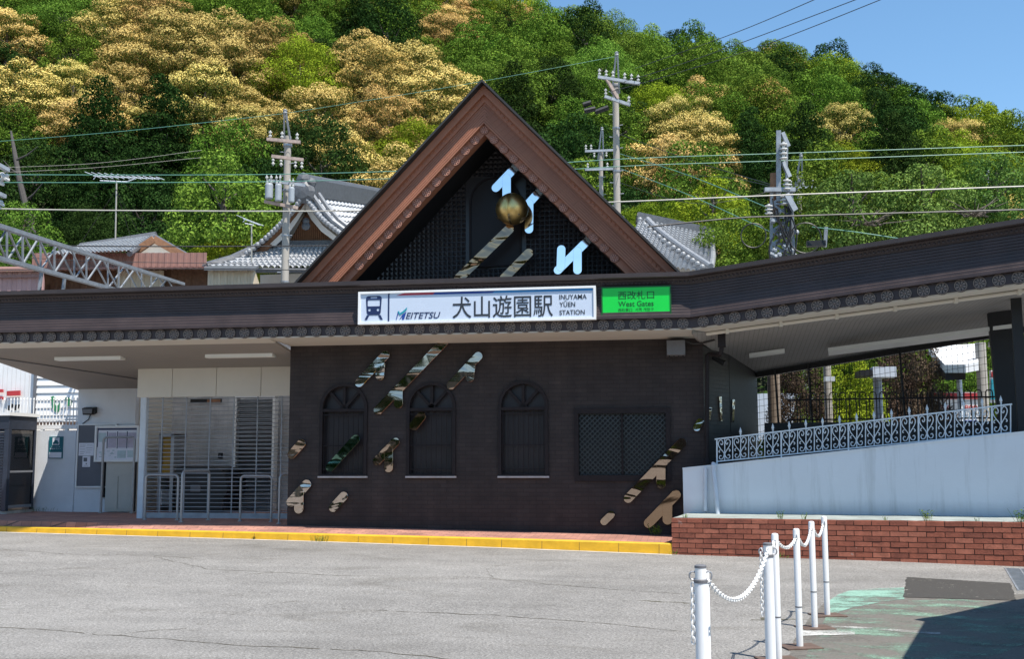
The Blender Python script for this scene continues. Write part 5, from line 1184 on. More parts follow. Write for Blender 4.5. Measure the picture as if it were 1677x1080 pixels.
def chain(label, a, b_, sag, mat='chain', L=.034):
    a = Vector(a); b_ = Vector(b_); N_ = 60; pts = [a.lerp(b_, k / N_) - Vector((0, 0, sag * 4 * (k / N_) * (1 - k / N_))) for k in range(N_ + 1)]
    cum = [0]
    for p, q_ in zip(pts, pts[1:]): cum.append(cum[-1] + (q_ - p).length)
    n = max(2, round(cum[-1] / (L * .70))); mb = MB()
    def P(s):
        for i in range(N_):
            if s <= cum[i + 1]: return pts[i].lerp(pts[i + 1], (s - cum[i]) / max(1e-9, cum[i + 1] - cum[i]))
        return pts[-1]
    for k in range(n):
        s0 = cum[-1] * (k + .5) / n; c = P(s0); d = (P(min(cum[-1], s0 + .01)) - P(max(0, s0 - .01))).normalized(); x = d.cross(Vector((.3, .2, 1)) if abs(d.z) < .9 else Vector((1, .2, 0))).normalized(); y = d.cross(x)
        w = (x + y).normalized() if k % 2 else (x - y).normalized(); lp = []
        for j in range(10):
            t = 2 * math.pi * j / 10; lp.append(c + d * (L * .5 * math.cos(t)) + w * (L * .30 * math.sin(t)))
        mb.tube(lp, L * .105, 5, closed=True)
    return tag(mb.build('chain', M[mat], origin=a, smooth=True), label, 'chain', 'chains between the bollards')
def rp(p, dx=0, dz=0): return p + _r0 * dx + Vector((0, 0, dz))
chain('white chain sagging from the nearest bollard to the second capped bollard', rp(BOL[0], .035, -.02), rp(BOL[1], .0, .02) + Vector((0, -.03, 0)), .17, L=.037)
chain('loose white chain hanging down from the left ring of the nearest bollard', rp(BOL[0], -.036, -.03), rp(BOL[0], -.040, -.30), .0, L=.036)
chain('short white chain between the second capped bollard and the slim one behind it', rp(BOL[1], .02, .03), rp(BOL[3], -.01), .02, L=.037)
chain('loose white chain hanging left of the second capped bollard', rp(BOL[1], -.04, .02), rp(BOL[1], -.042, -.36), .0, L=.03)
chain('white chain left of the slim bollard third from the far end', rp(BOL[3], .02), rp(BOL[4], -.0), .06, L=.037)
chain('white chain dipping between the third and second farthest bollards', rp(BOL[4], .02, -.02), rp(BOL[5], .0, .03), .10, L=.037)
chain('white chain at the far end, before the farthest bollard', rp(BOL[5], .01, .02), rp(BOL[6], -.01), .10, L=.037)
# unseen flat roof added off to the right, outlined to shade the lower right corner
SH = thing('shadow_roof', 'unseen flat roof added right of the forecourt to cast a shadow', 'shelter', (5.5, -9, 0))
hh = 2.6; offx, offy = SUN.x / SUN.z * hh, SUN.y / SUN.z * hh
poly = []
for q in ((1505, 1018), (1524, 1015), (1550, 1012), (1600, 1001), (1650, 990), (1700, 981)): p = onz(*q); poly.append((p.x + offx, p.y + offy))
p = onz(1488, 1082); tail = (p.x + offx, p.y + offy)
poly += [(7.5, -5.6), (7.5, -12.5), (tail[0] + .15, -12.5), tail]
p = onz(1523, 1021); poly.append((p.x + offx, p.y + offy))
mb = MB(); n = len(poly); mb.v = [(x, y, hh) for x, y in poly] + [(x, y, hh + .12) for x, y in poly]
tri = geometry.tessellate_polygon([[Vector((x, y, 0)) for x, y in poly]])
mb.f = [tuple(t) for t in tri] + [tuple(i + n for i in t) for t in tri] + [(i, (i + 1) % n, n + (i + 1) % n, n + i) for i in range(n)]
mb.build('roof', M['dull_grey'], SH)
for x, y in ((7.2, -6.2), (7.2, -12), (4.6, -12.0), (5.6, -7.2)): MB().tube([(x, y, 0), (x, y, hh + .01)], .05, 10).build('post', M['steel'], SH)

# ------------------------------------------------------------------ weeds
def weed(label, p, h, n, mat='bright', spread=.5):
    p = Vector(p); mb = MB(); rn = []
    for k in range(n):
        a = random.uniform(0, 6.28); l = h * random.uniform(.5, 1.1); d = Vector((math.cos(a), math.sin(a), 0)); b_ = p + d * random.uniform(0, h * spread); s_ = random.uniform(.3, .9)
        for j in range(3):
            c = b_ + Vector((0, 0, l * (j + 1) / 3)) + d * (s_ * l * ((j + 1) / 3) ** 2 * .6); t = Vector((-d.y, d.x, 0)) * (l * .11); a2 = random.uniform(0, 6.28); e_ = Vector((math.cos(a2), math.sin(a2), .5)) * l * .28
            mb.add([c, c + e_ * .5 + t, c + e_, c + e_ * .5 - t], [(0, 1, 2, 3)]); rn.append(random.random())
        mb.add([b_ + Vector((.002, 0, 0)), b_ - Vector((.002, 0, 0)), c - Vector((.002, 0, 0)), c + Vector((.002, 0, 0))], [(0, 1, 2, 3)]); rn.append(random.random())
    o = mb.build('weed', LEAF[mat], origin=p); at_ = o.data.attributes.new('rnd', 'FLOAT', 'FACE'); at_.data.foreach_set('value', rn[:len(o.data.polygons)])
    return tag(o, label, 'weed', 'weeds growing from the joints')
def onpl(x, back=.10): q_ = onv(x, 848, BQ + RN * back, RA); t = (q_ - BQ).dot(RD); return along(BQ, t, back, ptop(t))
for x, h, n, lb in ((1122, .06, 9, 'small weed on the left end of the planter'), (1280, .10, 12, 'taller leafy weed on the planter, left of the bollards'), (1318, .08, 9, 'small weed on the planter behind the row of bollards'), (1450, .05, 6, 'tiny weed near the middle of the planter edge'), (1520, .13, 14, 'tall leafy weed on the planter, right of the middle'), (1600, .05, 6, 'tiny weed on the planter near its right end'), (1671, .16, 16, 'largest weed on the planter at the right edge')):
    weed(lb, onpl(x), h, n)
gk = lambda x: (lambda X: Vector((X, ky(X) - .02, zg(X, ky(X) - .02))))(at(x, 880, -.8).x)
weed('dry grass tuft growing from the gutter in front of the yellow kerb', gk(525), .09, 40, 'grey', 2.2)
weed('dark small weed in the broken joint of the yellow kerb', gk(412), .05, 14, 'dark', .8)
weed('leafy weed at the foot of the dark wall next to the planter', Vector((at(1072, 865, -.1).x, -.15, .22)), .15, 22, 'green', .7)
weed('weed at the foot of the brick planter, left corner', Vector((BQ.x + .05, BQ.y - .03, .03)), .06, 14, 'bright', 1.5)
weed('dry weed at the foot of the brick planter behind the bollards', along(BQ, 1.55, -.03, .03), .07, 30, 'grey', 3.0)
weed('low weeds along the foot of the low white wall', Vector((at(66, 838, BY - .1).x, BY - .12, .39)), .08, 40, 'green', 5.0)

# long cracks in the old asphalt
M['crack'] = basic('crack_filling', (0.10, 0.088, 0.066), 0.95, 0.4, 20, bump=0)
mb = MB(); random.seed(21)
for pts in ([(-30, 917), (110, 925), (250, 926), (330, 931)], [(-30, 954), (120, 945), (240, 935), (330, 925), (470, 913), (520, 905), (565, 899)], [(250, 928), (335, 944), (450, 949), (600, 954)], [(-30, 1026), (90, 1034), (190, 1042), (240, 1047), (390, 1057), (560, 1065), (700, 1075), (790, 1085)], [(190, 1042), (230, 1036), (310, 1030), (430, 995), (500, 985)], [(290, 1090), (330, 1072), (385, 1057)], [(740, 953), (800, 955), (960, 966), (1130, 977)], [(806, 954), (806, 948), (797, 943), (830, 932), (862, 928)], [(560, 1000), (700, 1006), (900, 1016), (1120, 1034)], [(1555, 940), (1560, 950)]):
    P_ = [onz(*p) for p in pts]; Q = []
    for a, b_ in zip(P_, P_[1:]):
        n = max(2, int((b_ - a).length / .07))
        for k in range(n): Q.append(a.lerp(b_, k / n))
    ox = oy = 0.0; L = None
    for i, p in enumerate(Q):
        ox = ox * .85 + random.gauss(0, .012); oy = oy * .85 + random.gauss(0, .014); w = random.uniform(.003, .010); x, y = p.x + ox, p.y + oy
        c = [(x, y - w, zg(x, y) + .003), (x, y + w, zg(x, y) + .003)]; k = len(mb.v); mb.v += c
        if L is not None and random.random() > .06: mb.f.append((L, k, k + 1, L + 1))
        L = k
tag(mb.build('asphalt_cracks', M['crack']), kind='structure')

# ================================================================== houses and temple behind the station
def roof_sheet(mb, e0, e1, r1, r0, n, amp=.05, sag=0.0, rows=8):   # eave left/right, ridge right/left; tile ribs run from ridge to eave
    e0, e1, r1, r0 = map(Vector, (e0, e1, r1, r0)); nn = (e1 - e0).cross(r0 - e0).normalized()
    if nn.z < 0: nn = -nn
    b = len(mb.v); m_ = n * 4
    rows = max(2, int((r0 - e0).length / .34))
    for j in range(2 * rows):
        v = (j // 2 + j % 2) / rows; lift = .07 if j % 2 == 0 else 0.0
        for i in range(m_ + 1):
            u = i / m_; p = e0.lerp(e1, u).lerp(r0.lerp(r1, u), v); ph = (i % 4)
            mb.v.append(tuple(p + nn * ((0, amp * .8, amp, amp * .8)[ph] + lift) - Vector((0, 0, sag * 4 * v * (1 - v)))))
    for j in range(2 * rows - 1):
        for i in range(m_): mb.f.append((b + j * (m_ + 1) + i, b + j * (m_ + 1) + i + 1, b + (j + 1) * (m_ + 1) + i + 1, b + (j + 1) * (m_ + 1) + i))
    return mb
def corr(mb, a, b_, z0, z1, period=.22, amp=.03):   # corrugated wall sheet between two plan points
    a = Vector((a[0], a[1], 0)); b_ = Vector((b_[0], b_[1], 0)); d = (b_ - a); n = int(d.length / period); nn = Vector((d.y, -d.x, 0)).normalized(); pts = []
    for i in range(n):
        for u, o in ((0, 0), (.45, 0), (.55, amp), (.9, amp)): pts.append(a + d * ((i + u) / n) + nn * o)
    pts.append(b_); k = len(mb.v)
    for p in pts: mb.v += [(p.x, p.y, z0), (p.x, p.y, z1)]
    mb.f += [(k + 2 * i, k + 2 * i + 2, k + 2 * i + 3, k + 2 * i + 1) for i in range(len(pts) - 1)]
    return mb
M['tile_silver'] = basic('silver_grey_roof_tile', (0.37, 0.38, 0.395), 0.4, 0.25, 7, bump=0.05)  # paler silver-grey tile tone for the roof slopes
# left house
D1 = 38
HO = thing('old_house', 'old low house with brown sheet walls and grey tiled roof behind the left eaves', 'house', dp(190, 500, D1))
def ptw(x, y, d): v = dp(x, y, d); return v
gy = lambda x, d: dp(x, 800, d)
mb = MB(); a, b_ = ptw(52, 440, D1), ptw(338, 440, D1); corr(mb, a, b_, ptw(190, 443, D1).z, ptw(190, 414, D1).z); mb.build('upper_wall', M['brown_wall'], HO)
mb = MB(); roof_sheet(mb, ptw(72, 421, D1 - .6), ptw(214, 415, D1 - .6), ptw(252, 388, D1 + 3.5), ptw(135, 404, D1 + 3.5), 22, .05); mb.build('tile_roof', M['tile_silver'], HO)
mb = MB(); mb.tube([ptw(132, 405, D1 + 3.5), ptw(200, 395, D1 + 3.5), ptw(256, 386, D1 + 3.5)], .16, 8); mb.tube([ptw(252, 387, D1 + 3.3), ptw(300, 415, D1 + 1.5), ptw(337, 437, D1)], .10, 8); mb.tube([ptw(252, 387, D1 + 3.3), ptw(212, 416, D1 - .5)], .10, 8); mb.build('roof_ridge', M['tile_dark'], HO)
mb = MB(); q_ = [ptw(252, 389, D1 + 1), ptw(326, 434, D1 + 1), ptw(215, 418, D1 + 1)]; mb.add([*q_, *[v + Vector((0, .1, 0)) for v in q_]], [(0, 1, 2), (5, 4, 3), (0, 3, 4, 1), (1, 4, 5, 2), (2, 5, 3, 0)]); mb.build('gable_end', M['plaster'], HO)
mb = MB(); mb.bar(ptw(252, 392, D1 + .8), ptw(332, 437, D1 + .8), .12, .25); mb.bar(ptw(252, 392, D1 + .8), ptw(212, 419, D1 + .8), .12, .25); mb.build('barge_board', M['wood_trim'], HO)
mb = MB(); roof_sheet(mb, ptw(48, 447, D1 - 1.2), ptw(342, 443, D1 - 1.2), ptw(336, 440, D1 - .05), ptw(54, 442, D1 - .05), 30, .03, rows=2); mb.build('lean_to_roof', M['brown_wall'], HO)
mb = MB(); a, b_ = ptw(70, 460, D1 - .2), ptw(340, 460, D1 - .2); corr(mb, a, b_, ptw(190, 520, D1).z, ptw(190, 443, D1).z, .5, .04); mb.build('lower_wall', M['wood_dark'], HO)
mb = MB(); a, b_ = ptw(191, 460, D1 - .5), ptw(268, 460, D1 - .5); corr(mb, a, b_, ptw(190, 520, D1).z, ptw(190, 443.5, D1 - .5).z, .3, .03); mb.build('tan_panel', M['tan_wall'], HO)
PK = thing('pink_shed', 'pinkish brown corrugated shed at the left edge behind the eaves', 'shed', dp(20, 500, 35))
mb = MB(); a, b_ = ptw(-60, 460, 35), ptw(69, 460, 35); corr(mb, a, b_, ptw(0, 540, 35).z, ptw(0, 445, 35).z, .28, .03); corr(mb, b_, ptw(74, 460, 39), ptw(0, 540, 35).z, ptw(0, 445, 35).z, .28, .03); mb.build('wall', M['pink_wall'], PK)
mb = MB(); mb.hexa([ptw(-60, 446, 34.8), ptw(71, 444, 34.8), ptw(71, 441, 39), ptw(-60, 442, 39)], [v + Vector((0, 0, .1)) for v in (ptw(-60, 446, 34.8), ptw(71, 444, 34.8), ptw(71, 441, 39), ptw(-60, 442, 39))]); mb.bar(ptw(-60, 455, 34.9), ptw(69, 453, 34.9), .05, .05); mb.build('roof', M['brown_wall'], PK)
TSD = thing('tan_shed', 'tan corrugated shed between the old house and the temple roof', 'shed', dp(380, 500, 36))
mb = MB(); a, b_ = ptw(340, 460, 36), ptw(416, 460, 36); corr(mb, a, b_, ptw(380, 530, 36).z, ptw(380, 443, 36).z, .2, .03); corr(mb, b_, ptw(424, 460, 39), ptw(380, 530, 36).z, ptw(380, 443, 36).z, .2, .03); mb.build('wall', M['tan_wall'], TSD)
mb = MB(); mb.hexa([ptw(334, 443, 35.7), ptw(419, 443, 35.7), ptw(424, 439, 39), ptw(334, 439, 39)], [v + Vector((0, 0, .08)) for v in (ptw(334, 443, 35.7), ptw(419, 443, 35.7), ptw(424, 439, 39), ptw(334, 439, 39))]); mb.build('roof', M['tile_dark'], TSD)
# temple
D2 = 44
TE = thing('temple', 'temple building with a curved grey tiled gable roof left of the station gable', 'temple', dp(495, 500, D2))
def tp2(x, y, d=D2): return dp(x, y, d)
mb = MB(); q_ = [tp2(472, 400, D2 + .5), tp2(548, 400, D2 + .5), tp2(502, 345, D2 + .5)]; mb.add([*q_, *[v + Vector((0, .3, 0)) for v in q_]], [(0, 1, 2), (5, 4, 3), (0, 3, 4, 1), (1, 4, 5, 2), (2, 5, 3, 0)]); mb.build('gable_wall', M['wood_dark'], TE)
mb = MB()
for k in range(22):
    x = lerp(478, 544, k / 21); yt = 400 - max(0, 1 - abs(x - 502) / (46 if x > 502 else 30)) * 50
    if yt < 399: mb.bar(tp2(x, 400, D2 + .42), tp2(x, yt, D2 + .42), .06, .05, (0, 1, 0))
mb.build('lattice', M['wood_trim'], TE)
def curve_strip(mb, up, lo, d0, d1):   # ribbon with thickness between two pixel curves
    n = len(up); b = len(mb.v)
    for (a, c) in zip(up, lo): mb.v += [tuple(tp2(*a, d0)), tuple(tp2(*c, d0)), tuple(tp2(*c, d1)), tuple(tp2(*a, d1))]
    for i in range(n - 1):
        for k in range(4): mb.f.append((b + i * 4 + k, b + i * 4 + (k + 1) % 4, b + i * 4 + 4 + (k + 1) % 4, b + i * 4 + 4 + k))
    mb.f += [(b, b + 1, b + 2, b + 3), tuple(b + n * 4 - 4 + k for k in (3, 2, 1, 0))]; return mb
curve_strip(MB(), [(499, 326), (512, 348), (528, 369), (552, 388)], [(500, 342), (510, 360), (526, 379), (549, 396)], D2 - .4, D2).build('barge_board', M['plaster'], TE)
curve_strip(MB(), [(498, 326), (484, 346), (466, 368), (440, 394), (412, 418)], [(499, 342), (488, 358), (472, 378), (448, 402), (424, 421)], D2 - .4, D2).build('barge_board', M['wood_trim'], TE)
curve_strip(MB(), [(499, 334), (485, 354), (468, 375), (442, 400)], [(499, 343), (488, 361), (474, 381), (450, 404)], D2 - .45, D2 - .1).build('barge_trim', M['plaster'], TE)
# verge tiles and main roof slopes (ridge runs back to the right)
mb = MB(); rg0, rg1 = tp2(497, 318, D2 - .8), tp2(640, 338, D2 + 12)
cv = [(499, 322), (514, 344), (532, 364), (557, 383)]; off = rg1 - rg0
rows = [tp2(x, y, D2 - .8) for x, y in cv]; nn = 34
for i in range(3):
    a, b_ = rows[i], rows[i + 1]; roof_sheet(mb, b_, b_ + off, a + off, a, 26, .11, rows=3)
mb.build('tile_roof', M['tile_silver'], TE)
mb = MB(); cvl = [(497, 322), (480, 346), (460, 368), (436, 391), (405, 416)]; rows = [tp2(x, y, D2 - .8) for x, y in cvl]
for i in range(4): mb.hexa([rows[i + 1], rows[i], rows[i] + off, rows[i + 1] + off], [v + Vector((0, 0, .12)) for v in (rows[i + 1], rows[i], rows[i] + off, rows[i + 1] + off)])
mb.build('tile_roof', M['tile_dark'], TE)
mb = MB(); 
for c in (cv, cvl):
    P_ = cr([(x, y) for x, y in c], 5)
    for k, (x, y) in enumerate(P_): mb.ball(tp2(x, y - 1, D2 - 1.0), .11, 8, 5, (1, 1.4, 1))
mb.tube([tp2(x + 12, y - 3, D2 - .7) for x, y in cv], .10, 8); mb.tube([tp2(x + 22, y - 5, D2 - .2) for x, y in cv], .09, 8)
mb.build('verge_tiles', M['tile_roof'], TE)
mb = MB(); mb.bar(rg0 + Vector((0, 0, .25)), rg1 + Vector((0, 0, .25)), .5, .7); mb.tube([rg0 + Vector((0, 0, .62)), rg1 + Vector((0, 0, .62))], .2, 8); mb.build('ridge', M['tile_dark'], TE)
mb = MB(); c = tp2(496, 314, D2 - 1); mb.lathe(c, [(.45, -.15), (.5, 0), (.3, .12), (.0, .16)], 10, (0, -1, 0)); mb.lathe(c + Vector((0, 0, .5)), [(.25, -.15), (.28, 0), (.0, .12)], 8, (0, -1, 0)); mb.lathe(c + Vector((.3, 0, .35)), [(.2, -.15), (.22, 0), (.0, .12)], 8, (0, -1, 0)); mb.build('ridge_end_tile', M['tile_dark'], TE)
mb = MB(); c = tp2(501, 362, D2 - .5); mb.lathe(c, [(.13, -.08), (.14, 0), (.06, .06)], 8, (0, -1, 0)); mb.lathe(c + Vector((0, 0, -.2)), [(.17, -.08), (.18, 0), (.06, .06)], 8, (0, -1, 0)); mb.build('gable_pendant', M['tile_dark'], TE)
mb = MB(); roof_sheet(mb, tp2(340, 441, D2 - 2.2), tp2(640, 443, D2 - 2.2), tp2(600, 400, D2 + .3), tp2(425, 404, D2 + .3), 30, .11, .10); mb.build('skirt_roof', M['tile_silver'], TE)
mb = MB(); mb.tube([tp2(338, 437, D2 - 2), tp2(380, 425, D2 - 1.2), tp2(425, 404, D2 + .2)], .18, 8); mb.bar(tp2(425, 402, D2 + .2), tp2(600, 400, D2 + .2), .3, .3); mb.tube([tp2(338, 442.5, D2 - 2.2), tp2(640, 444.5, D2 - 2.2)], .10, 8); mb.build('skirt_ridge', M['tile_dark'], TE)
mb = MB(); a, b_ = tp2(425, 500, D2), tp2(620, 500, D2); mb.box(a.x, a.y, 0, b_.x, a.y + 8, tp2(500, 441, D2).z - .2); mb.build('wall', M['plaster'], TE)
# roof at the right of the gable
D3 = 46
RT = thing('tiled_house', 'house with a pale grey tiled roof just right of the station gable', 'house', dp(1110, 500, D3))
mb = MB(); roof_sheet(mb, dp(1010, 430, D3 - 2), dp(1165, 452, D3 - 2), dp(1168, 388, D3 + 5), dp(1046, 360, D3 + 5), 18, .11, .15); mb.build('tile_roof', M['tile_silver'], RT)
mb = MB(); mb.bar(dp(1043, 357, D3 + 5), dp(1168, 384, D3 + 5), .4, .5); mb.tube([dp(1043, 354, D3 + 5), dp(1168, 381, D3 + 5)], .18, 8); mb.build('ridge', M['tile_dark'], RT)
mb = MB(); P_ = [dp(lerp(1048, 1150, k / 13), lerp(362, 440, (k / 13) ** .85), lerp(D3 + 4.6, D3 - 2, k / 13)) for k in range(14)]
for p in P_: mb.ball(p + Vector((0, 0, .06)), .12, 8, 5)
mb.tube([p + Vector((.35, .1, .1)) for p in P_], .12, 8); mb.tube([dp(1166, 388, D3 + 4.6), dp(1168, 420, D3 + 1), dp(1164, 448, D3 - 2)], .12, 8); mb.build('verge_tiles', M['tile_roof'], RT)
a, b_ = dp(1030, 500, D3), dp(1158, 500, D3); MB().box(a.x, a.y, 0, b_.x, a.y + 5, dp(1100, 436, D3).z).build('wall', M['plaster'], RT)

# ================================================================== railway gantry truss at the left
TR = thing('gantry_truss', 'grey steel lattice boom of the overhead line gantry sloping down at the left', 'gantry', dp(140, 430, 26))
def tch(u, top, side): # u along the boom in picture terms
    d = lerp(21.0, 34.0, max(u, -.3)); x = lerp(-25, 287, u)
    y = (lerp(364, 462, u) if top else lerp(418, 502, u)); p = dp(x, y, d); return p + Vector((.17, .95, 0)) * (.45 * side)
us = [lerp(-.06, 1.0, k / 6) for k in range(7)]
mb = MB()
for side in (0, 1):
    mb.bar(tch(-.08, 1, side), tch(1.0, 1, side), .078, .078); mb.bar(tch(-.08, 0, side), tch(1.0, 0, side), .078, .078)
mb.build('chord', M['truss'], TR)
mb = MB()
for i in range(6):
    for side in (0, 1):
        mb.bar(tch(us[i], 0, side), tch((us[i] + us[i + 1]) / 2, 1, side), .034, .034); mb.bar(tch((us[i] + us[i + 1]) / 2, 1, side), tch(us[i + 1], 0, side), .034, .034)
        mb.bar(tch(us[i], 1, side), tch(us[i], 0, side), .034, .034)
    mb.bar(tch(us[i], 1, 0), tch(us[i + 1], 1, 1), .04, .04); mb.bar(tch(us[i], 0, 0), tch(us[i], 0, 1), .05, .05); mb.bar(tch(us[i], 1, 0), tch(us[i], 1, 1), .05, .05)
mb.build('bracing', M['truss'], TR)
for u in (.30, .42, .62, .80):
    p = tch(u, 0, 0); MB().bar(p, p + Vector((-.1, 0, -1.2)), .06, .06).build('hanger', M['truss'], TR)
def insul(mb, a, b_, r, n=4):
    a = Vector(a); b_ = Vector(b_); d = b_ - a; L = d.length
    pr_ = []
    for k in range(n): h0 = L * k / n; pr_ += [(r * .35, h0), (r, h0 + L / n * .35), (r * .9, h0 + L / n * .6), (r * .35, h0 + L / n * .65)]
    mb.lathe(a, pr_ + [(r * .3, L)], 10, d); return mb
IN = thing('insulator_bracket', 'grey bracket with white porcelain insulators at the left picture edge', 'insulator', dp(3, 290, 24))
MB().bar(dp(-40, 250, 23), dp(13, 279, 24), .10, .08).build('bracket', M['galv'], IN); mb = MB(); insul(mb, dp(-4, 300, 24), dp(13, 286, 24), .13, 2); mb.build('insulator', M['porcelain'], IN)
MB().bar(dp(-40, 300, 23), dp(8, 322, 24), .08, .08).build('bracket', M['galv'], IN); mb = MB(); insul(mb, dp(-6, 338, 24), dp(4, 330, 24), .11, 2); mb.build('insulator', M['porcelain'], IN)

# ================================================================== utility poles
def pole(label, x, ytop, ybot, depth, r, arms, bracket=None, boxes=(), mat='concrete'):
    b_ = dp(x, ybot, depth); t = dp(x, ytop, depth); T = thing('utility_pole', label, 'utility pole', (b_.x, b_.y, 0), 'utility poles behind the station')
    MB().tube([(b_.x, b_.y, -.2), (b_.x, b_.y, t.z)], [r * 1.15, r * .85], 14).build('pole', M[mat], T, smooth=True)
    mb = MB(); z = b_.z - 1
    while z < t.z - .5: mb.tube([(b_.x, b_.y, z), (b_.x + r + .12, b_.y - .1, z)], .018, 5); mb.tube([(b_.x, b_.y, z + .45), (b_.x - r - .12, b_.y - .1, z + .45)], .018, 5); z += .9
    mb.build('step_bolts', M['galv'], T)
    mb = MB(); z = b_.z
    while z < t.z: mb.lathe((b_.x, b_.y, z), [(r * 1.08, -.03), (r * 1.08, .03)], 14); z += 1.7
    mb.build('bands', M['steel'], T)
    if bracket:
        mb = MB(); q_ = dp(bracket[0], bracket[1], depth)
        for dx in (-.14, .14): mb.bar((b_.x + dx, b_.y, t.z - .4), (q_.x + dx * .25, q_.y, q_.z), .06, .06)
        mb.lathe(q_, [(.04, 0), (.09, .05), (.05, .1), (.09, .14), (.0, .2)], 8); mb.build('top_bracket', M['galv'], T)
    for (xa, ya, xb, yb, mt, ins) in arms:
        a = dp(xa, ya, depth - .25); c = dp(xb, yb, depth - .25); A = MB().bar(a, c, .11, .11).build('crossarm', M[mt], T)
        if ins:
            for u, up in ins:
                p = a.lerp(c, u); mb = MB(); mb.tube([p, p + Vector((0, 0, .10 * up))], .02, 5); insul(mb, p + Vector((0, 0, .08 * up)), p + Vector((0, 0, .34 * up)), .062, 2); mb.build('insulator', M['porcelain'], A)
    for (xa, ya, xb, yb, mt, rr) in boxes:
        a = dp(xa, yb, depth - .4); c = dp(xb, ya, depth - .4); w = (c - a).dot(_r0); mb = MB()
        mb.lathe(((a.x + c.x) / 2, a.y, a.z), [(w * .45, 0), (w * .5, .03), (w * .5, (c.z - a.z) * .8), (w * .42, (c.z - a.z) * .88)], 14); bx = mb.build('transformer', M[mt], T, smooth=False)
        mb = MB()
        for k in (-1, 1): insul(mb, ((a.x + c.x) / 2 + k * w * .25, a.y, a.z + (c.z - a.z) * .85), ((a.x + c.x) / 2 + k * w * .3, a.y - .05, c.z + .25), w * .2, 2)
        mb.build('bushing', M['porcelain'], bx)
    return T
I5 = [(.04, 1), (.2, 1), (.36, 1), (.64, 1), (.8, 1), (.96, 1)]
pole('concrete utility pole with grey transformers in front of the temple roof', 466.5, 215, 462, 40, .145, [(437, 228, 492, 233, 'rusty', [(.1, 1), (.45, 1), (.9, 1)]), (445, 256, 497, 262, 'rusty', [(.05, -1), (.3, -1), (.75, -1), (.95, -1)]), (433, 330, 488, 341, 'rusty', None), (440, 296, 500, 304, 'galv', None)], (467, 187), [(434, 297, 447, 326, 'trans_grey', 0), (450, 297, 461, 330, 'trans_grey', 0), (472, 303, 482, 332, 'trans_grey', 0)])
pole('tall concrete utility pole standing right of the gable peak', 1011, 128, 352, 42, .14, [(979, 126, 1048, 137, 'galv', I5), (990, 158, 1032, 172, 'galv', [(.05, 1), (.95, 1)]), (994, 130, 1012, 162, 'rusty', None)], (1010, 92), [])
mb = MB(); T = bpy.data.objects['utility_pole.001']
for (xa, ya, xb, yb) in ((955, 172, 968, 168), (957, 182, 975, 178), (975, 184, 996, 176)): mb.tube([dp(xa, ya, 41.5), dp(xb, yb, 41.5)], .10, 8)
mb.build('cutout_switch', M['black'], T)
pole('smaller utility pole partly hidden by the right slope of the gable', 985, 245, 345, 55, .12, [(958, 248, 1008, 246, 'galv', [(.03, 1), (.2, 1), (.95, 1), (.3, -1), (.7, -1)]), (958, 278, 1004, 277, 'galv', [(.1, 1), (.8, 1)])], (986, 214), [])
pole('slim pale utility pole right of the lattice mast', 1312, 285, 420, 48, .12, [(1285, 308, 1336, 306, 'galv', [(.2, 1), (.6, 1), (.9, 1)])], (1312, 258), [])
pole('short pale utility pole among the trees far right', 1618, 300, 400, 60, .10, [(1604, 322, 1634, 320, 'galv', None)], (1618, 284), [])

# lattice mast with cables
D5 = 27
MA = thing('lattice_mast', 'grey steel railway mast with insulators and looped cables above the right eaves', 'mast', dp(1285, 440, D5))
def mp(x, y, d=D5): return dp(x, y, d)
mb = MB()
for xt, xb in ((1264, 1262), (1296, 1302)):
    for dd in (0, .5): mb.bar(mp(xt, 312, D5 + dd), mp(xb, 470, D5 + dd), .07, .07)
k = 0
for y in range(312, 465, 22):
    xa, xb = lerp(1264, 1262, (y - 312) / 150), lerp(1296, 1302, (y - 312) / 150); mb.bar(mp(xa, y), mp(xb, y + 22), .045, .045); mb.bar(mp(xb, y, D5), mp(xa, y + 22, D5), .045, .045); mb.bar(mp(xa, y), mp(xb, y), .05, .05); mb.bar(mp(xb, y), mp(xb, y + 22, D5 + .5), .04, .04)
mb.build('lattice', M['galv'], MA)
mb = MB(); mb.bar(mp(1275, 214), mp(1275, 330), .11, .12); mb.bar(mp(1252, 311, D5 - .1), mp(1302, 311, D5 - .1), .12, .10); mb.bar(mp(1287, 318, D5 - .2), mp(1302, 345, D5 - .2), .10, .14); mb.bar(mp(1281, 217), mp(1291, 240), .07, .10); mb.bar(mp(1282, 265), mp(1293, 290), .07, .10); mb.bar(mp(1289, 240), mp(1288, 292), .05, .05); mb.build('top_post', M['galv'], MA)
MB().tube([mp(1270, 284, D5 + .2), mp(1268, 350, D5 + .2)], .13, 10).build('brown_post', M['wood_trim'], MA)
for a, b_, n in (((1283, 262), (1283, 232), 4), ((1288, 312), (1289, 292), 3), ((1259, 352), (1259, 334), 3), ((1285, 336), (1283, 318), 3)):
    mb = MB(); insul(mb, mp(*a, D5 - .15), mp(*b_, D5 - .15), .10, n); mb.build('insulator', M['porcelain'], MA)
for cx, cy, r in ((1319, 390, 25), (1234, 386, 20)):
    c = mp(cx, cy, D5 - .2); rr = r * D5 / F; MB().tube([c + Vector((rr * math.cos(2 * math.pi * k / 28), 0, rr * math.sin(2 * math.pi * k / 28))) for k in range(28)], .016, 6, closed=True).build('cable_loop', M['wire'], MA)
mb = MB(); a, b_ = mp(1322, 403, D5 - .1), mp(1352, 394, D5 - .1); mb.box(a.x, a.y, a.z, b_.x, a.y + .2, b_.z); mb.build('junction_case', M['black'], MA); MB().bar(mp(1353, 372, D5), mp(1351, 405, D5), .08, .08).build('bracket', M['galv'], MA)
mb = MB(); random.seed(5)
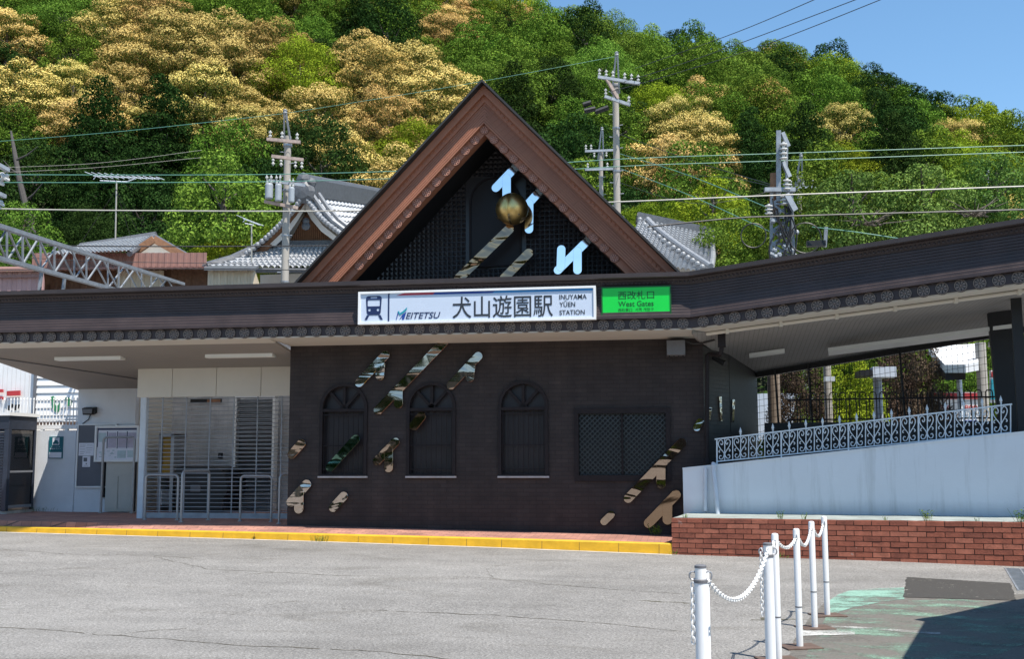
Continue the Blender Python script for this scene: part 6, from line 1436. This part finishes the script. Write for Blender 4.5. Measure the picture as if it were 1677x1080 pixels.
for k in range(12):
    xa, ya = random.uniform(1260, 1300), random.uniform(325, 385); xb, yb = random.uniform(1262, 1302), random.uniform(390, 440)
    pts = [(xa, ya, 0.), ((xa + xb) / 2 + random.uniform(-12, 12), (ya + yb) / 2, 0.), (xb, yb, 0.)]; mb.tube([mp(x, y, D5 - .15) for x, y, _ in cr(pts, 5)], .02, 5)
mb.build('cables', M['wire'], MA)
for k in range(16):
    x, y = random.uniform(1262, 1305), random.uniform(330, 425); p = mp(x, y, D5 - .1); mb = MB(); mb.lathe(p, [(.05, -.05), (.07, 0), (.04, .06)], 8, (random.uniform(-1, 1), -.3, random.uniform(-.5, 1))); mb.build('fitting', M['trans_grey'], MA)

# TV antennas
def antenna(label, x, ybase, ytop, depth, x0, x1, y0, y1, n):
    b_ = dp(x, ybase, depth); T = thing('antenna', label, 'antenna', b_, 'rooftop antennas'); top = dp(x + (2 if n > 8 else 0), ytop, depth)
    MB().tube([b_, top], .025, 6).build('mast', M['wire_pale'], T); a, c = dp(x0, y0, depth), dp(x1, y1, depth); mb = MB(); mb.bar(a, c, .03, .03)
    mb.build('boom', M['pvc'], T); mb = MB()
    for k in range(n): p = a.lerp(c, k / (n - 1)); l = lerp(.45, .2, k / (n - 1)); mb.tube([p + Vector((-.05, -l, .02)), p + Vector((.05, l, .02))], .012, 5)
    mb.tube([dp(x0, y0 + 6, depth), dp(x0 + 4, y0 + 1, depth)], .014, 5); mb.tube([dp(lerp(x0, x1, .1), y0 + 8, depth), dp(lerp(x0, x1, .5), y0 + 10, depth), dp(lerp(x0, x1, .62), y1, depth)], .02, 5); mb.build('elements', M['pvc'], T)
    if n > 8:
        mb = MB()
        for xe, ye in ((134, 396), (228, 384), (214, 388)): mb.tube([top - Vector((0, 0, .3)), dp(xe, ye, depth + 1)], .008, 4)
        mb.build('guy_wire', M['wire'], T)
antenna('tall rooftop television antenna above the old house roof', 189, 392, 296, 37, 153, 262, 288, 293, 12)
antenna('small rooftop antenna left of the concrete pole by the temple', 412, 430, 368, 39, 398, 426, 358, 369, 6)

# ================================================================== overhead wires
def wire(label, pts, depth, r=.011, mat='wire', group=None):
    P_ = cr([(p[0], p[1], 0.) for p in pts], 8); n = len(P_)
    d = depth if isinstance(depth, tuple) else (depth, depth)
    v = [dp(x, y, lerp(d[0], d[1], i / (n - 1))) for i, (x, y, _) in enumerate(P_)]
    return tag(MB().tube(v, r, 5).build('wire', M[mat], origin=v[0]), label, 'wire', group)
wire('upper of the two green wires crossing the whole picture behind the gable', [(-60, 286), (420, 286), (760, 276), (1030, 260), (1260, 252), (1740, 236)], 29, .011, 'wire_green')
wire('lower of the two green wires crossing the whole picture behind the gable', [(-60, 299), (420, 298), (760, 288), (1030, 272), (1260, 264), (1740, 247)], 29, .011, 'wire_green')
wire('thick pale wire crossing low behind the gable', [(-60, 341), (200, 345), (620, 345), (1010, 331), (1300, 319), (1740, 303)], 26, .017, 'wire_pale')
wire('black cable running low from the left edge past the temple', [(-60, 402), (300, 404), (640, 402)], 27, .016)
wire('black cable from the gable slope to the right over the lattice mast', [(1060, 372), (1200, 358), (1300, 354), (1740, 342)], 26.5, .02)
wire('thin dark cable just above the left eaves', [(-60, 444), (250, 440), (640, 445)], 30, .012)
wire('long thin wire rising from the left edge to the pole by the temple', [(-60, 236), (200, 215), (466, 186)], (45, 40), .011, 'wire_green')
wire('thin wire from the temple pole up to the tall pole beside the gable', [(466, 186), (750, 140), (1010, 92)], (40, 42), .008, 'wire_green')
wire('lowest of three wires in the upper right sky', [(1000, 150), (1100, 122), (1262, 70), (1460, -8)], (42, 28), .012)
wire('middle of three wires in the upper right sky', [(1020, 134), (1100, 110), (1230, 64), (1420, -8)], (42, 28), .012)
wire('highest of three wires in the upper right sky', [(1040, 112), (1208, 52), (1350, -8)], (42, 28), .012)
wire('upper wire falling from the tall pole towards the lattice mast', [(1016, 220), (1130, 262), (1262, 302)], (42, 27), .009)
wire('second wire falling from the tall pole towards the lattice mast', [(1016, 252), (1130, 288), (1262, 342)], (42, 27), .012, 'wire_green')
wire('third wire falling from the tall pole towards the lattice mast', [(1016, 276), (1130, 320), (1262, 380)], (42, 27), .012, 'wire_green')
wire('dark wire between the tall pole and the slim pale pole', [(1016, 300), (1150, 334), (1312, 300)], (42, 48), .009)
wire('thin wire left of the lattice mast at insulator height', [(1100, 286), (1200, 292), (1290, 312)], (38, 27), .009)
wire('wire from the slim pale pole to the short pole far right', [(1312, 306), (1480, 330), (1618, 322)], (48, 60), .009)
wire('teal wire hanging from the mast loop along the right roof', [(1330, 372), (1400, 380), (1480, 392)], (27, 26), .012, 'wire_green')
wire('thin wire sagging across the dark forest at the left', [(-60, 276), (150, 268), (330, 246)], 44, .007, 'wire_pale')
wire('second thin wire sagging across the dark forest at the left', [(-60, 285), (150, 275), (330, 258)], 44, .007, 'wire_pale')
wire('thin wire across the old house wall behind the gantry boom', [(-60, 415), (150, 428), (420, 432)], 33, .010)

# ================================================================== wooded hill
SKY = [(-300, -330), (200, -230), (600, -110), (850, -10), (1040, 42), (1250, 68), (1330, 92), (1420, 132), (1500, 168), (1580, 205), (1640, 240), (1700, 262), (1900, 330), (2300, 480)]
D0, DR = 58.0, 132.0
def hill_z(l, d):   # l lateral, d depth from the camera along its heading
    u = CX + F * l / DR; zr = 1.45 + (750 - interp(u, SKY)) / F * DR - 5.5
    zr = max(zr, 4); s = (d - D0) / (DR - D0)
    if s <= 0: return 0.0
    if s <= 1: return zr * (s ** .92) * (1 + .10 * math.sin(s * math.pi))
    return zr * max(0, 1 - (s - 1) * .6)
hf = Vector((_fw.x, _fw.y, 0)).normalized()
def LD(l, d): return Vector((CAM.x, CAM.y, 0)) + _r0 * l + hf * d
mb = MB(); nl, nd = 60, 40
for j in range(nd + 1):
    d = lerp(D0 - 4, 200, j / nd)
    for i in range(nl + 1):
        l = lerp(-130, 130, i / nl); p = LD(l, d); mb.v.append((p.x, p.y, hill_z(l, d) + (0 if d <= D0 else random.uniform(-.4, .4)) - (.4 if d <= D0 else 0)))
mb.f = [(j * (nl + 1) + i, j * (nl + 1) + i + 1, (j + 1) * (nl + 1) + i + 1, (j + 1) * (nl + 1) + i) for j in range(nd) for i in range(nl)]
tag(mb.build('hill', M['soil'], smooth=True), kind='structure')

rng = np.random.default_rng(3)
def leaves_mesh(name, P, Nn, size, bloom, aspect=.55):
    n = len(P); t = rng.normal(size=(n, 3)); t -= Nn * (t * Nn).sum(1)[:, None]; t /= np.linalg.norm(t, axis=1)[:, None] + 1e-9; b = np.cross(Nn, t)
    s = (size * rng.uniform(.6, 1.3, n))[:, None]; fold = Nn * s * .18
    V = np.stack([P - t * s, P - b * s * aspect + fold, P + t * s, P + b * s * aspect + fold], 1).reshape(-1, 3)
    me = bpy.data.meshes.new(name); me.vertices.add(4 * n); me.vertices.foreach_set('co', V.astype(np.float32).ravel())
    me.loops.add(4 * n); me.loops.foreach_set('vertex_index', np.arange(4 * n, dtype=np.int32)); me.polygons.add(n); me.polygons.foreach_set('loop_start', np.arange(0, 4 * n, 4, dtype=np.int32)); me.polygons.foreach_set('loop_total', np.full(n, 4, np.int32))
    me.update(); me.validate()
    for nm, v in (('rnd', rng.random(n)), ('bloom', bloom)): a = me.attributes.new(nm, 'FLOAT', 'FACE'); a.data.foreach_set('value', np.asarray(v, np.float32))
    return me
def unit(n):
    v = rng.normal(size=(n, 3)); return v / np.linalg.norm(v, axis=1)[:, None]
def crown_mesh(name, Rx, H, lobes, lr, per, size, floor=.12, conical=0.0, tight=.35, sep=.62, flat=.74):
    Ps, Ns, Bs = [], [], []; C = []; tries = 0
    while len(C) < lobes and tries < 6000:
        tries += 1; d = unit(1)[0]; d[2] = abs(d[2]) * 1.1 - .12; inner = len(C) > lobes * .8
        rad = rng.uniform(.8, 1.0) if not inner else rng.uniform(.1, .65); r = lr * rng.uniform(.6, 1.35)
        zz = H * (floor + (1 - floor) * max(0, d[2]) * rad); fr_ = 1 - conical * (zz / H); c = np.array([d[0] * Rx * rad * fr_, d[1] * Rx * rad * fr_, zz])
        if not inner and any(np.linalg.norm(c - c2) < sep * (r + r2) for c2, r2 in C): continue
        C.append((c, r))
    for k, (c, r) in enumerate(C):
        q = unit(int(per * (r / lr) ** 2)); q = q[q[:, 2] > -.6]
        bumpy = 1 + .10 * np.sin(q[:, 0] * 8 + k) * np.sin(q[:, 1] * 8 + 2 * k) + .07 * np.sin(q[:, 0] * 17 + 3 * k) * np.sin(q[:, 2] * 15 + k)
        rr = r * (1 - rng.random(len(q)) ** 2.6 * .32); P = c + q * (rr * bumpy)[:, None] * np.array([1, 1, flat]); nn = q + rng.normal(size=q.shape) * tight; nn /= np.linalg.norm(nn, axis=1)[:, None]
        bl = np.clip(.10 + 1.05 * q[:, 2] + .15 * (zz / H), 0, 1) * (rr / r > .72)
        Ps.append(P); Ns.append(nn); Bs.append(bl)
    return leaves_mesh(name, np.concatenate(Ps), np.concatenate(Ns), size, np.concatenate(Bs))
def trunk_mesh(name, h, r, Rx, crown0):
    mb = MB(); bend = [Vector((0, 0, -1.0)), Vector((.1, .05, h * .3)), Vector((-.05, .15, h * .65)), Vector((.1, 0, h))]
    mb.tube(bend, [r * 1.25, r, r * .75, r * .35], 8)
    for k in range(6):
        a = k * 2.4; z = crown0 + (h - crown0) * (k / 7); b0 = Vector((0, .08, z)); d = Vector((math.cos(a), math.sin(a), .55)); mb.tube([b0, b0 + d * Rx * .35, b0 + d * Rx * .7 + Vector((0, 0, .2 * Rx))], [r * .5, r * .3, r * .1], 6)
    o = mb.build(name, M['bark'], smooth=True); me = o.data; bpy.data.objects.remove(o); return me
CROWN = [crown_mesh('crown', 3.2, 4.4, 30, 1.15, 1250, .064, flat=.86), crown_mesh('crown', 3.7, 3.9, 40, 1.0, 1000, .062, flat=.84), crown_mesh('crown', 2.9, 4.8, 28, 1.02, 640, .090, tight=.42, sep=.74, flat=.88), crown_mesh('crown', 3.3, 4.8, 44, .92, 900, .060, flat=.88),
         crown_mesh('crown', 2.1, 6.2, 46, .75, 520, .084, .05, .6, .6), crown_mesh('crown', 3.1, 5.0, 36, .92, 560, .092, .1, .2, .45, .74, .88)]
TRK = trunk_mesh('trunk', 4.3, .20, 1.7, 2.6)
KIND = {'cream': ('flowering_tree', 'broad tree in cream blossom'), 'tan': ('flowering_tree', 'broad tree in tan-brown blossom'), 'green': ('broadleaf_tree', 'mid green bushy tree'),
        'dark': ('evergreen_tree', 'dense dark green tree'), 'bright': ('broadleaf_tree', 'bright fresh green tree'), 'yellow': ('broadleaf_tree', 'yellow-green leafy tree')}
def zone(x, y):
    hx = interp(x, [(0, 0), (1677, 7.999)])
    W_ = ('at the far left', 'above the old house', 'above the temple', 'just left of the gable peak', 'just right of the gable peak', 'behind the tall utility pole', 'above the lattice mast', 'near the right end of the ridge')
    H_ = 'near the skyline' if y < interp(x, SKY) + 75 else ('high up' if y < 110 else ('half way up' if y < 230 else ('low down' if y < 330 else 'at the hill foot')))
    return H_ + ' ' + W_[int(hx)]
def make_tree(kind, p, ci, s, rz, label=None, group=None, trunk=True, sz=1.0, lift=2.6, name=None, cat='tree'):
    nm, desc = KIND.get(kind, ('shrub', ''))
    T = thing(name or nm, label, cat, p, group); T.rotation_euler.z = rz; T.scale = (s, s, s * sz)
    c = bpy.data.objects.new('crown', CROWN[ci]); COL.objects.link(c); c.parent = T; c.location = (0, 0, lift)
    if not CROWN[ci].materials: CROWN[ci].materials.append(LEAF['green'])
    c.material_slots[0].link = 'OBJECT'; c.material_slots[0].material = LEAF[kind]
    if trunk: t = bpy.data.objects.new('trunk', TRK); COL.objects.link(t); t.parent = T
    return T
# which kind stands where, dark ones partly for shade, read off the photograph (pixel regions on the hillside)
def pick(x, y):
    r = random.random(); sk = interp(x, SKY)
    if x < 345 and y > 222: return 'dark' if r < .95 else 'green'  # dark leaves here imitate the shade under the overhanging crowns
    if y > 285 and x < 700: return 'dark' if r < .55 else ('cream' if r < .9 else 'green')
    if x < 760:
        if y < 25 and x < 200: return 'bright' if r < .55 else 'green'
        if 250 < x < 430 and y < 45: return 'green' if r < .8 else 'tan'
        if 500 < x < 715 and 15 < y < 85: return 'green' if r < .7 else 'dark'
        if x < 85 and y > 90: return 'dark' if r < .55 else ('cream' if r < .92 else 'green')
        if y > 250 and x < 480: return 'dark' if r < .6 else ('cream' if r < .85 else 'green')
        if y < -20: return 'green' if r < .5 else ('bright' if r < .7 else 'tan')
        return 'cream' if r < .60 else ('tan' if r < .88 else ('yellow' if r < .95 else 'green'))
    if x < 930:
        if y < sk + 60: return 'yellow' if r < .25 else ('tan' if r < .5 and x < 850 else 'green')
        return 'dark' if r < .35 else ('green' if r < .85 else 'bright')
    if x < 1150:
        if y < 130: return 'green' if r < .55 else ('yellow' if r < .72 else ('dark' if r < .85 else 'bright'))
        if x > 1050: return 'yellow' if r < .25 else ('cream' if r < .6 else ('bright' if r < .85 else 'tan'))
        return 'dark' if r < .55 else 'green'
    if x < 1270:
        if 1180 < x and y > 200: return 'dark' if r < .7 else ('yellow' if r < .85 else 'green')
        return 'green' if r < .5 else ('bright' if r < .75 else ('tan' if r < .9 else 'dark'))
    if x < 1400 and 150 < y < 270: return 'cream' if r < .6 else 'green'
    return 'green' if r < .48 else ('dark' if r < .64 else ('yellow' if r < .80 else ('cream' if r < .90 else 'bright')))
random.seed(11); pts = []; tries = 0
while len(pts) < 400 and tries < 90000:
    tries += 1; d = random.uniform(D0 + 1, DR + 7); l = random.uniform(-64, 64); z = hill_z(l, d); p = LD(l, d); p.z = z
    x, y, w = px(p + Vector((0, 0, 5.0)))
    if not (-110 < x < 1790) or y < -150: continue
    if x < 1300 and y > 470: continue
    md = lerp(3.3, 4.1, (d - D0) / (DR - D0))
    if any((p.x - q.x) ** 2 + (p.y - q.y) ** 2 < md * md for q in pts): continue
    pts.append(p)
print('hill trees', len(pts))
for p in pts:
    x, y, w = px(p + Vector((0, 0, 4.5))); k = pick(x, y)
    ci = random.choice({'cream': (0, 1, 3), 'tan': (0, 1, 3), 'green': (2, 5, 5), 'dark': (4, 5, 5), 'bright': (2, 5, 0), 'yellow': (0, 1, 5)}[k])
    make_tree(k, p, ci, random.uniform(.85, 1.25), random.uniform(0, 6.28), KIND[k][1] + ' ' + zone(x, y), 'trees on the wooded hill', True, random.uniform(.85, 1.15), 1.6)
# trees standing in front of the hill
def near(kind, x, ybase, depth, ci, s, label, sz=1.0, lift=2.0, trunk=True, name=None):
    p = dp(x, 750, depth); p.z = dp(x, ybase, depth).z; return make_tree(kind, p, ci, s, random.uniform(0, 6), label, 'trees in front of the hill', trunk, sz, lift, name)
near('bright', 358, 415, 50, 5, .88, 'round bright green tree standing left of the temple and its pole', 1.0, .2)
near('bright', 20, 455, 45, 5, .62, 'bright green small tree behind the left end of the gantry boom', 1.0, .2)
near('yellow', 440, 425, 50, 1, .42, 'small yellow-green bush left of the temple roof', 1.0, .1, False)
near('yellow', 372, 450, 50, 1, .5, 'yellow-green bush above the tan shed', 1.0, .1, False)
near('dark', 125, 415, 47, 5, .45, 'dark green bush behind the old house roof', 1.0, .1, False)
near('yellow', 1075, 390, 56, 1, .62, 'yellow-green bush just above the tiled roof right of the gable', .8, .1, False)
near('bright', 1150, 372, 58, 5, .95, 'bright green tree below the tall utility pole', 1.0, .1, False)
near('yellow', 1180, 415, 52, 5, .72, 'yellow-green tree behind the tiled roof, left of the lattice mast', 1.0, .1)
near('bright', 1205, 470, 48, 2, .66, 'leafy green shrub left of the lattice mast above the eaves', 1.0, .1, False)
for x, yb, d, ci, s, k, lb in ((1345, 420, 44, 5, .66, 'bright', 'leafy green tree right behind the lattice mast'), (1410, 425, 42, 5, .7, 'grey', 'grey-green tree with bare twigs above the right eaves'), (1470, 415, 43, 2, .62, 'bright', 'green leafy tree above the middle of the right eaves'), (1530, 410, 42, 5, .68, 'grey', 'pale grey-green tree with bare branches further right above the eaves'), (1590, 400, 44, 5, .62, 'bright', 'bright leafy tree near the right end of the eaves'), (1655, 385, 43, 2, .66, 'grey', 'grey-green tree at the right picture edge above the eaves'), (1300, 440, 46, 5, .6, 'green', 'green shrub hugging the lattice mast'), (1440, 380, 52, 5, .6, 'grey', 'twiggy grey-green tree behind the others above the right eaves')):
    near(k, x, yb, d, ci, s, lb, 1.0, .1, k == 'grey', 'leafy_tree')
# bare twigs above the right eaves
for x0, y0, d, lb in ((1420, 370, 41, 'bare branching twigs sticking out of the grey-green tree'), (1595, 355, 41, 'bare twigs near the short pole far right')):
    mb = MB(); random.seed(int(x0))
    for k in range(16):
        a = random.uniform(.15, 3.0); l = random.uniform(20, 60); pp = [dp(x0 + random.uniform(-25, 25), y0, d)]
        for j in range(3): pp.append(dp(x0 + math.cos(a) * l * (j + 1) / 2, y0 - abs(math.sin(a)) * l * .6 * (j + 1) / 3 - random.uniform(0, 6), d + random.uniform(-.5, .5)))
        mb.tube(pp, [.035, .025, .016, .006], 5)
    tag(mb.build('bare_branches', M['bark'], origin=dp(x0, y0, d)), lb, 'branches')
# leaning bare trunk in the dark wood
mb = MB(); mb.tube([dp(56, 392, 55), dp(45, 350, 55), dp(33, 300, 56), dp(24, 250, 57), dp(18, 215, 58)], [.19, .165, .14, .11, .05], 8)
for (a, b_) in (((40, 330), (70, 300)), ((30, 285), (5, 262)), ((27, 262), (62, 240))): mb.tube([dp(*a, 55.6), dp((a[0] + b_[0]) / 2, (a[1] + b_[1]) / 2 + 3, 55.6), dp(*b_, 55.6)], [.06, .04, .015], 6)
tag(mb.build('dead_tree', M['grey_bark'], origin=dp(56, 392, 55), smooth=True), 'leaning bare grey trunk in front of the dark wood at the left', 'tree trunk')
# dense undergrowth at the foot of the hill and between the trees
P = []; random.seed(3)
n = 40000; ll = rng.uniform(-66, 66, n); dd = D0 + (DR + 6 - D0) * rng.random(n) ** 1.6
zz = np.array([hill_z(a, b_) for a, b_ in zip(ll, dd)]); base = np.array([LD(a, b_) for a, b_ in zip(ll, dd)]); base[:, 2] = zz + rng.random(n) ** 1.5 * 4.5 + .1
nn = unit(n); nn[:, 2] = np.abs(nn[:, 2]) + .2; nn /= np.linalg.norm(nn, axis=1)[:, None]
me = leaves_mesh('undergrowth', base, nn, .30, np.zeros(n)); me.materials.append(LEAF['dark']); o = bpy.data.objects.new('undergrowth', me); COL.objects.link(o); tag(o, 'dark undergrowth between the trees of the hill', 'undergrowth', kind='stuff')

# bushes seen under the ramp roof
def bush(label, x, y, depth, rx, h, kind, ci, name='bush', lift=0.0):
    p = dp(x, y, depth); s = rx / 2.6; T = make_tree(kind, p, ci, s, random.uniform(0, 6), label, None, False, h / (4.6 * s), lift, name, 'bush'); return T
bush('brown leafless bush left of the pale-banded post behind the iron fence', 1315, 700, 25, .55, 1.7, 'brown', 2)
bush('green bush in the gap left of the pale-banded post', 1345, 700, 27, .5, 1.8, 'green', 5)
bush('yellow-green bush behind the iron fence', 1398, 702, 25, .6, 1.6, 'yellow', 5)
bush('large brown dry bush behind the iron fence, left half', 1478, 705, 26, .6, 2.0, 'brown', 2)
bush('large brown dry bush behind the iron fence, next to the sale banner', 1516, 705, 25.6, .55, 2.0, 'brown', 5)
bush('green hedge behind the sale banner and the thick concrete post', 1585, 690, 30, .9, 1.5, 'bright', 5)
bush('green bush at the right end of the iron fence beside the column', 1645, 700, 28, .6, 1.6, 'green', 5)
bush('small fresh green shrub growing behind the ramp railing near its left end', 1262, 755, 19.6, .16, .55, 'bright', 2)
p = dp(1330, 705, 27); WBg = thing('white_shed', 'white low building seen through the bushes behind the iron fence', 'building', p)
quadbox(1240, 645, 1372, 720, 31, 1.0, 'wall', M['pvc'], WBg)

# ================================================================== across the forecourt, behind the viewer (seen only in the mirrors)
def street_house(label, x, w, h, mat, roofm):
    T = thing('street_house', label, 'house', (x, -48, 0)); MB().box(x - w / 2, -56, 0, x + w / 2, -48, h).build('wall', M[mat], T)
    for i in range(3):
        for z in (1.0, 3.8):
            if z + 1.4 < h: xx_ = x - w / 3 + i * w / 3; wd = MB().box(xx_ - .6, -47.98, z, xx_ + .6, -47.9, z + 1.3).build('window', M['plaster'], T); MB().box(xx_ - .52, -47.89, z + .08, xx_ + .52, -47.86, z + 1.22).build('pane', M['glass_dark'], wd)
    mb = MB(); mb.prism([(x - w / 2 - .5, h), (x + w / 2 + .5, h), (x, h + 2.2)], -56.4, -47.4); mb.build('roof', M[roofm], T)
M['dark_brown_wall'] = basic('dark_brown_clapboard', (0.085, 0.05, 0.035), 0.7, 0.2, 3)
for lab, x, w, h, mt, rf in (('dark brown wooden house across the street, far left', -38, 14, 9, 'dark_brown_wall', 'tile_dark'), ('tan house with brown roof across the street, left', -24, 11, 7, 'tan_wall', 'brown_wall'), ('white two storey house across the street', -12, 10, 6.5, 'plaster', 'tile_dark'), ('dark brown wooden house across the street behind the viewer', 0, 11, 9, 'dark_brown_wall', 'tile_roof'), ('brown sheet house across the street, right', 13, 12, 7.5, 'brown_wall', 'tile_dark'), ('tall white house across the street on the right', 27, 12, 10, 'plaster', 'tile_roof')):
    street_house(lab, x, w, h, mt, rf)
for x, k, sc_, lb in ((-18, 'dark', 1.6, 'dark tree between the tan and white houses across the street'), (-6, 'green', 1.4, 'green tree beside the white house across the street'), (7, 'dark', 1.7, 'dark tree right of the brown wooden house across the street'), (20, 'green', 1.7, 'green tree between the two right houses across the street')):
    make_tree(k, Vector((x, -44, 0)), 5, sc_, x, lb, 'trees across the street', True, 1.0, 1.6)
print('objects', len(bpy.data.objects))
